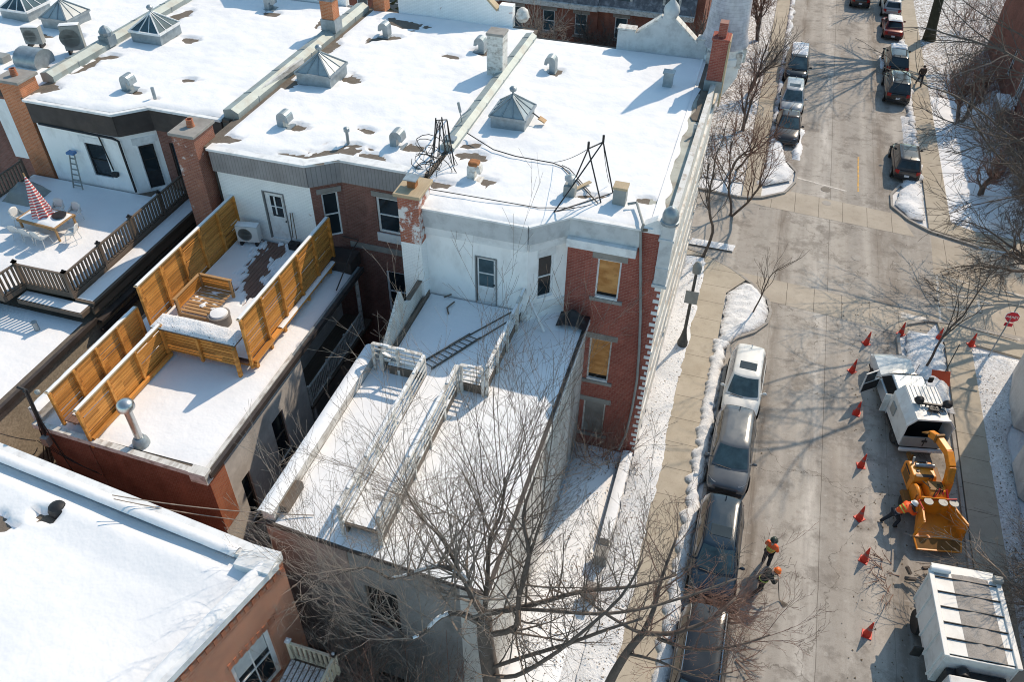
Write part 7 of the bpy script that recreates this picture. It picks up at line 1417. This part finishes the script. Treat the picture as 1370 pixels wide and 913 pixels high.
# brown shrub thickets
def thicket(label, x0, x1, y0, y1, z, h, n, seed, mat='bark_brown', name='bare_shrub', spreadv=.5, group=None, cat='shrub'):
    global rng, TWM; rng = random.Random(seed); TWM = .0035 if y1 < 50 else .011; t = thing(name, label, cat, ((x0+x1)/2, (y0+y1)/2, z), group); Cn = MB()
    for k in range(n): shoot(Vector((rng.uniform(x0, x1), rng.uniform(y0, y1), z)), Vector((rng.gauss(0, spreadv), rng.gauss(0, spreadv), 1)), h*rng.uniform(.6, 1.15), .012+.004*h, 0 if 1.4 < h and y1 < 50 else 1, Cn)
    Cn.build('stems', mat, t); return t
thicket('reddish bare shrub at the foot of the brick wall beside the rear wing', -4.2, -2.0, 24.9, 26.0, 0, 2.8, 24, 5); thicket('tangled brown creepers filling the gap below the rear wing', -11.0, -6.6, 11.3, 12.5, .0, 5.6, 40, 6, 'bark_pale', spreadv=.5); thicket('bare brush growing in the narrow lane beside the near brick building', -9.8, -5.5, 9.6, 11.0, .0, 5.4, 42, 61, 'bark_brown', spreadv=.55); thicket('small dead weed clump by the garden wall', -1.55, -1.2, 25.0, 25.6, .1, .5, 6, 8)
# slim saplings and street trees
tree('slim sapling in the snow of the left corner bulb', 2.75, 38.3, 4.6, 21, .12, (.25, .1), .05, 3, (2, 2), .55, .25, trunk=.5, tw=.008); tree('slim tree between the side wall and the lamp post at the corner', -.55, 43.3, 10.5, 22, 0, (.16, -.02), .10, 4, (2, 3), .6, .2, trunk=.4, tw=.008, bark='bark_dark', twig='bark_dark')
tree('thin street tree before the front turret, leaning over the left sidewalk', .6, 48.6, 9.5, 23, 0, (.14, .05), .09, 4, (2, 3), .6, .2, trunk=.33, tw=.009, stems=2, twig='bark_brown'); tree('bare maple by the left sidewalk past the crosswalk', .2, 54.5, 8.5, 24, 0, (0, 0), .09, 4, (2, 3), .75, .15, trunk=.3, tw=.009, twig='bark_brown', stems=2); tree('bare tree beside the bronze sedan on the left', .4, 60.5, 8.5, 25, 0, (.1, 0), .10, 4, (2, 3), .8, .14, trunk=.3, tw=.010, twig='bark_brown', stems=2); tree('bare tree beside the snow roofed van', .2, 68.0, 8.5, 26, 0, (.1, 0), .12, 4, (3, 3), .8, .14, trunk=.3, tw=.011, twig='bark_pale', stems=2); tree('bare tree farthest up the left sidewalk', .0, 79.0, 10, 27, 0, (.1, 0), .14, 4, (3, 3), .8, .12, trunk=.25, tw=.012, twig='bark_brown', stems=2)
tree('slim street tree standing in the right snow bulb by the front red cones', 11.95, 36.7, 5.4, 28, .14, (.15, .12), .07, 3, (2, 2), .5, .3, trunk=.6, tw=.008); tree('broad bare tree in the right garden, trunk rising from the snow', 16.3, 67.3, 9.5, 29, 0, (.05, 0), .17, 5, (3, 4), .7, .16, trunk=.22, tw=.010, bark='bark_dark', twig='bark_brown', stems=2); tree('bare tree in the right garden near the corner', 16.6, 56.2, 7.5, 30, 0, (.35, 0), .14, 4, (3, 4), .8, .12, trunk=.22, tw=.010, twig='bark_brown', stems=2)
tree('tall bare street tree far up on the right', 14.9, 97, 15, 34, 0, (-.08, 0), .3, 4, (4, 4), .75, .12, trunk=.28, tw=.018)
tree('bare tree reaching in from the right over the intersection corner', 20.8, 46.6, 8.5, 35, 0, (-.8, .02), .17, 5, (3, 3), .6, -.03, trunk=.44, tw=.009, bark='bark_dark', twig='bark_dark', ratio=.64); tree('bare tree at the right edge beside the sidewalk corner', 19.6, 52.0, 7.5, 36, 0, (-.4, .1), .12, 5, (3, 4), .7, .04, trunk=.3, tw=.009, twig='bark_twig')
tree('pale barked tree reaching in over the dump truck from the right edge', 18.0, 21.8, 6.6, 37, 0, (-.7, .2), .10, 5, (3, 3), .6, -.02, trunk=.46, tw=.006, bark='bark_pale', twig='bark_pale', ratio=.66); tree('pale barked tree overhanging the chipper from the right edge', 18.0, 24.6, 6.4, 38, 0, (-.7, .05), .10, 5, (3, 3), .6, -.02, trunk=.46, tw=.006, bark='bark_pale', twig='bark_pale', ratio=.66)
tree('tall high crowned bare tree just past the right edge of the intersection', 20.8, 42.6, 19.0, 40, 0, (-.12, .05), .22, 5, (3, 4), .85, .02, trunk=.5, tw=.011, bark='bark_dark', twig='bark_dark', ratio=.6)
for i, (lab, x0, x1, y0, y1, h, n, sp, lv_, mt) in enumerate((('hazy reddish thicket along the right garden behind the broad tree', 16.8, 22.5, 72, 80, 2.6, 120, .55, 1, 'bark_brown'), ('hazy reddish thicket deep in the right garden', 17.5, 26, 80.5, 92, 3.2, 150, .55, 1, 'bark_brown'), ('dense brown shrub before the arched window', 17.6, 20.0, 60.5, 66.5, 3.2, 90, .5, 1, 'bark_brown'), ('tangled grey brown thicket at the right edge above the shaded snow', 18.8, 24.0, 54.5, 60.0, 3.6, 120, .6, 1, 'bark'), ('reddish shrub row at the very top right', 22, 34, 93, 104, 4.0, 90, .5, 1, 'bark_brown'), ('low shrub in the shaded garden snow at the corner', 17.6, 18.8, 52.3, 53.6, 1.5, 16, .6, 1, 'bark_dark'))):
    thicket(lab, x0, x1, y0, y1, 0, h, n, 70+i, mt, spreadv=sp)
EV = thing('bare_tree', 'thick dark mossy trunk rising out of the frame at the top right', 'tree', (15.3, 84.6, 0)); rng = random.Random(8); T, Cn = MB(), MB()
T.tube([(15.3, 84.6, -.1), (15.2, 84.8, 1.2), (15.0, 85.0, 4), (14.7, 85.1, 7)], [.62, .46, .4, .34], 12)
for d_, L_ in (((-1, .1, .55), 5.5), ((-.7, -.6, .8), 5.5), ((-.9, .8, .8), 5), ((.2, .6, 1), 5.5), ((-.2, -.1, 1.2), 5.5), ((.7, -.4, .8), 5), ((-1, -.35, .35), 5)): grow(rng, T, Cn, (14.75+.1*d_[0], 85.1, 6.2+rng.random()), d_, L_, .2, 1, 4, .06, .7, (3, 4), .16, .6, .72, .022)
T.build('trunk', 'bark_mossy', EV, smooth=True, angle=180); Cn.build('crown', 'bark_dark', EV)
# piled brush in the street
def brush(label, x0, x1, y0, y1, z, h, n, seed, mat='bark_brown', dirx=1.0, name='brush_pile', L=1.6):
    global rng, TWM; TWM = .0045; rng = random.Random(seed); t = thing(name, label, 'branches', ((x0+x1)/2, (y0+y1)/2, z)); Cn = MB()
    for k in range(n): shoot(Vector((rng.uniform(x0, x1), rng.uniform(y0, y1), z+rng.uniform(0, h))), Vector((dirx*rng.uniform(.4, 1), rng.gauss(0, .45), rng.uniform(-.05, .18))), L*rng.uniform(.5, 1.1), .022, 1, Cn)
    Cn.build('branches', mat, t); return t
brush('heap of cut reddish branches lying between the blue SUV and the black minivan', 1.6, 3.6, 18.4, 19.4, .3, 1.0, 90, 41); brush('loose cut branches on the road beside the black minivan', 3.7, 4.4, 15.2, 18.6, .02, .2, 20, 42, dirx=1.0, L=1.1); brush('pile of cut pale branches in front of the dump truck under the hopper', 10.6, 13.2, 22.0, 23.6, .05, .7, 70, 43, 'bark_pale', L=1.5); brush('scattered twigs on the road left of the dump truck', 9.2, 10.2, 21.6, 23.8, .02, .05, 18, 44, dirx=-.3, L=1.0); brush('thin twigs strewn on the crosswalk corner at the right', 12.2, 14.5, 42.4, 45.0, .02, .1, 24, 45, 'bark_dark', -1, L=1.2)
mb = MB()
for k in range(16):
    px_, py_ = R.uniform(10.4, 13.3), R.uniform(22.3, 23.5); mb.bar((px_, py_, .15+R.random()*.5), (px_+R.uniform(-.4, .4), py_+R.uniform(-.3, .3), .15+R.random()*.6), .12, .12)
solo(mb, 'log_pile', 'bark_dark', 'short dark cut logs heaped between the chipper and the dump truck', 'logs')

# ------------------------------------------------------------------ buildings on the right and across the street
GR = thing('stucco_building', 'pale grey stucco building with two jutting bays at the right edge', 'building', (18, 32, 0)); mb = MB()
mb.prism([(15.85, 33.6), (17.0, 33.2), (40, 32.0), (40, 38.6), (16.4, 37.9), (15.85, 35.4)], 0, 9.0); mb.prism([(15.45, 29.0), (16.2, 28.3), (17.2, 28.2), (17.2, 31.9), (16.0, 31.8), (15.45, 31.0)], 0, 8.0); mb.build('wall', 'stucco_pale', GR, bevel=.12)
mb = MB(); mb.box(17.0, 40, 10, 33.0, 0, 8.5); mb.build('rear_block', 'orange_brick', GR); mb = MB(); mb.prism([(15.8, 33.6), (17.0, 33.15), (40, 31.9), (40, 38.7), (16.4, 38.0), (15.8, 35.4)], 9.0, 9.2); mb.build('roof', 'membrane', GR)
AR = thing('brick_house', 'red brick house with white arched window among shrubs at the top right', 'house', (24, 72, 0)); fA = Face((20.2, 84), (20.2, 60)); mb = MB(); mb.wall(fA, 0, 8.5, [(13.9, 15.1, 1.6, 3.4), (9, 10, 1.6, 3.6), (18, 19, 1.6, 3.6), (13.9, 15.1, 5, 7), (18, 19, 5, 7)], .2); mb.wall(Face((20.2, 60), (34, 60)), 0, 8.5); mb.wall(Face((34, 84), (20.2, 84)), 0, 8.5); mb.build('wall', 'far_brick', AR)
mb = MB(); mb.prism([(20.0, 59.8), (34, 59.8), (34, 84.2), (20.0, 84.2)], 8.5, 8.8); mb.build('roof', 'snow', AR); 
for h in ((9, 10, 1.6, 3.6), (18, 19, 1.6, 3.6), (13.9, 15.1, 5, 7), (18, 19, 5, 7)): window(AR, fA, *h)
mb = MB(); mb.fbox(fA, 13.9, 14.02, 1.6, 3.4, -.1, .06); mb.fbox(fA, 14.98, 15.1, 1.6, 3.4, -.1, .06); mb.fbox(fA, 13.8, 15.2, 1.45, 1.6, -.1, .12)
for k in range(8): a0, a1 = PI*k/8, PI*(k+1)/8; mb.bar(fA.pt(14.5+.6*math.cos(a0), 3.4+.6*math.sin(a0), .03), fA.pt(14.5+.6*math.cos(a1), 3.4+.6*math.sin(a1), .03), .16, .14)
mb.fbox(fA, 14.46, 14.54, 1.6, 4.0, -.1, -.02); mb.fbox(fA, 14.0, 15.0, 2.5, 2.57, -.1, -.02); w_ = mb.build('arched_window', 'white_paint', AR); mb = MB(); mb.fbox(fA, 13.95, 15.05, 1.6, 3.4, -.19, -.12); 
mb.add([fA.pt(14.5+.58*math.cos(PI*k/8), 3.4+.58*math.sin(PI*k/8), .012) for k in range(9)], [tuple(range(9))]); mb.build('pane', 'glass', w_)
mb = MB(); mb.box(19.2, 20.15, 68.5, 71.0, 0, 1.2); mb.build('porch', 'stone', AR); mb = MB(); mb.box(19.1, 20.1, 68.4, 71.1, 1.2, 1.4); mb.build('porch_snow', 'snow_packed', AR, bevel=.06)
def facade_house(label, x0, x1, y, seed, zt=6.4):
    t = thing('town_house', label, 'house', ((x0+x1)/2, y+4, 0), 'brick houses across the front street'); f = Face((x0, y), (x1, y)); rr = random.Random(seed); W_h = x1-x0; n = max(2, int(W_h/2.6)); holes = []
    for fl, (a, b) in enumerate(((1.0, 2.9), (4.1, 5.8))):
        for i in range(n): c = W_h*(i+.5)/n; holes.append((c-.5, c+.5, a, b))
    mb = MB(); mb.wall(f, 0, zt, holes, .2); mb.wall(Face((x1, y), (x1, y+10)), 0, zt); mb.wall(Face((x0, y+10), (x0, y)), 0, zt); mb.build('wall', 'far_brick', t)
    for h in holes: window(t, f, *h, pane='glass_blue', sill='stone', lintel='stone')
    mb = MB(); mb.prism_x([(y-.2, zt), (y-.2, zt+.2), (y+1.4, zt+2.9), (y+9, zt+3.0), (y+10, zt)], x0+.01, x1-.01); mb.build('mansard_roof', 'slate', t)
    mb = MB(); mb.box(x0, x1, y-.45, y-.2, zt-.15, zt+.22); mb.build('cornice', 'weather_white', t); mb = MB(); mb.sheet(lambda u, v: (x0+(x1-x0)*u, y+1.3+7.6*v, zt+2.95+.12), 3, 3); mb.build('roof_snow', 'snow', t)
    for i in range(2):
        c = x0+W_h*(i+.5)/2; mb = MB(); mb.box(c-.7, c+.7, y+.1, y+1.6, zt+.4, zt+2.3); d_ = mb.build('dormer', 'weather_white', t); q = MB(); q.box(c-.5, c+.5, y+.085, y+.099, zt+.6, zt+2.1); q.build('pane', 'glass_blue', d_); s_ = MB(); s_.box(c-.8, c+.8, y, y+1.7, zt+2.3, zt+2.45); s_.build('snow_cover', 'snow_packed', d_, bevel=.05)
    mb = MB(); mb.box(x0+W_h*.5-.9, x0+W_h*.5+.9, y-2.0, y-.01, 0, .9); mb.build('stoop', 'stone', t)
    mb = MB(); mb.box(x1-.9, x1-.3, y+3, y+3.9, zt+2.5, zt+4.4); mb.build('chimney', 'red_brick', t); return t
for i, (lab, x0, x1) in enumerate((('brick house across the front street, leftmost behind the roofs', -46, -37), ('brick house across the front street behind the white gable', -37, -28.5), ('brick house across the front street left of the grey gable', -28.5, -20.5), ('brick house across the front street behind the grey gable', -20.5, -12.5), ('brick house across the front street left of the turret', -12.5, -5.0))): facade_house(lab, x0, x1, 64.5+.2*i, i)
for i, (lab, x, y, h) in enumerate((('bare tree behind the white gable', -20.5, 59.0, 9.5), ('bare tree before the brick houses, midway to the grey gable', -15.0, 58.5, 9.5), ('bare tree straight behind the grey gable', -9.5, 57.5, 9.0), ('bare tree between the grey gable and the turret', -5.5, 58.0, 9.5), ('bare tree behind the turret at the corner', -2.6, 60.5, 9.5), ('bare tree at the front stoops behind the white chimney', -18.2, 60.8, 8.0), ('bare tree at the front stoops left of the grey gable', -12.2, 61.2, 8.0), ('bare tree at the front stoops behind the grey gable finial', -7.6, 61.6, 8.0))): tree(lab, x, y, h*1.4, 90+i, 0, (0, -.05), .22, 5, (4, 4), .85, .06, trunk=.24, tw=.012, bark='bark_pale' if i % 2 else 'bark', twig='bark_pale' if i < 3 else 'bark')
mb = MB(); rr = random.Random(77)
for k in range(900): c = Vector((-22.3+rr.gauss(0, 1.2), 47+rr.gauss(0, .8), 6+abs(rr.gauss(0, 2.6)))); mb.add([c, c+Vector((rr.gauss(0, .2), rr.gauss(0, .2), .4)), c+Vector((rr.gauss(0, .2), rr.gauss(0, .2), .1))], [(0, 1, 2)])
EC = thing('conifer', 'olive cedar top showing past the left end of the white gable', 'tree', (-22.3, 47, 0)); mb.build('crown', 'needles', EC); mb = MB(); mb.tube([(-22.3, 47, 0), (-22.3, 47, 9)], [.2, .05], 7); mb.build('trunk', 'bark_dark', EC)
for i, (lab, y, y2) in enumerate((('brick row house up the left side of the main street, nearer', 66, 78), ('brick row house up the left side of the main street, farther', 78.5, 92), ('brick row house at the far top of the main street', 92.5, 110))):
    t = thing('town_house', lab, 'house', (-8, (y+y2)/2, 0), 'brick houses up the main street'); mb = MB(); f = Face((-4.4, y), (-4.4, y2)); hs = [(k*3+1.2, k*3+2.3, a, b) for k in range(int((y2-y)/3.2)) for a, b in ((1, 3), (4.5, 6.3), (7.5, 9.2))]; mb.wall(f, 0, 10, hs, .2); mb.wall(Face((-14, y), (-4.4, y)), 0, 10); mb.build('wall', 'far_brick', t); mb = MB(); mb.prism([(-14, y), (-4.2, y), (-4.2, y2), (-14, y2)], 10, 10.3); mb.build('roof', 'snow', t)
    for h in hs: window(t, f, *h, pane='glass')
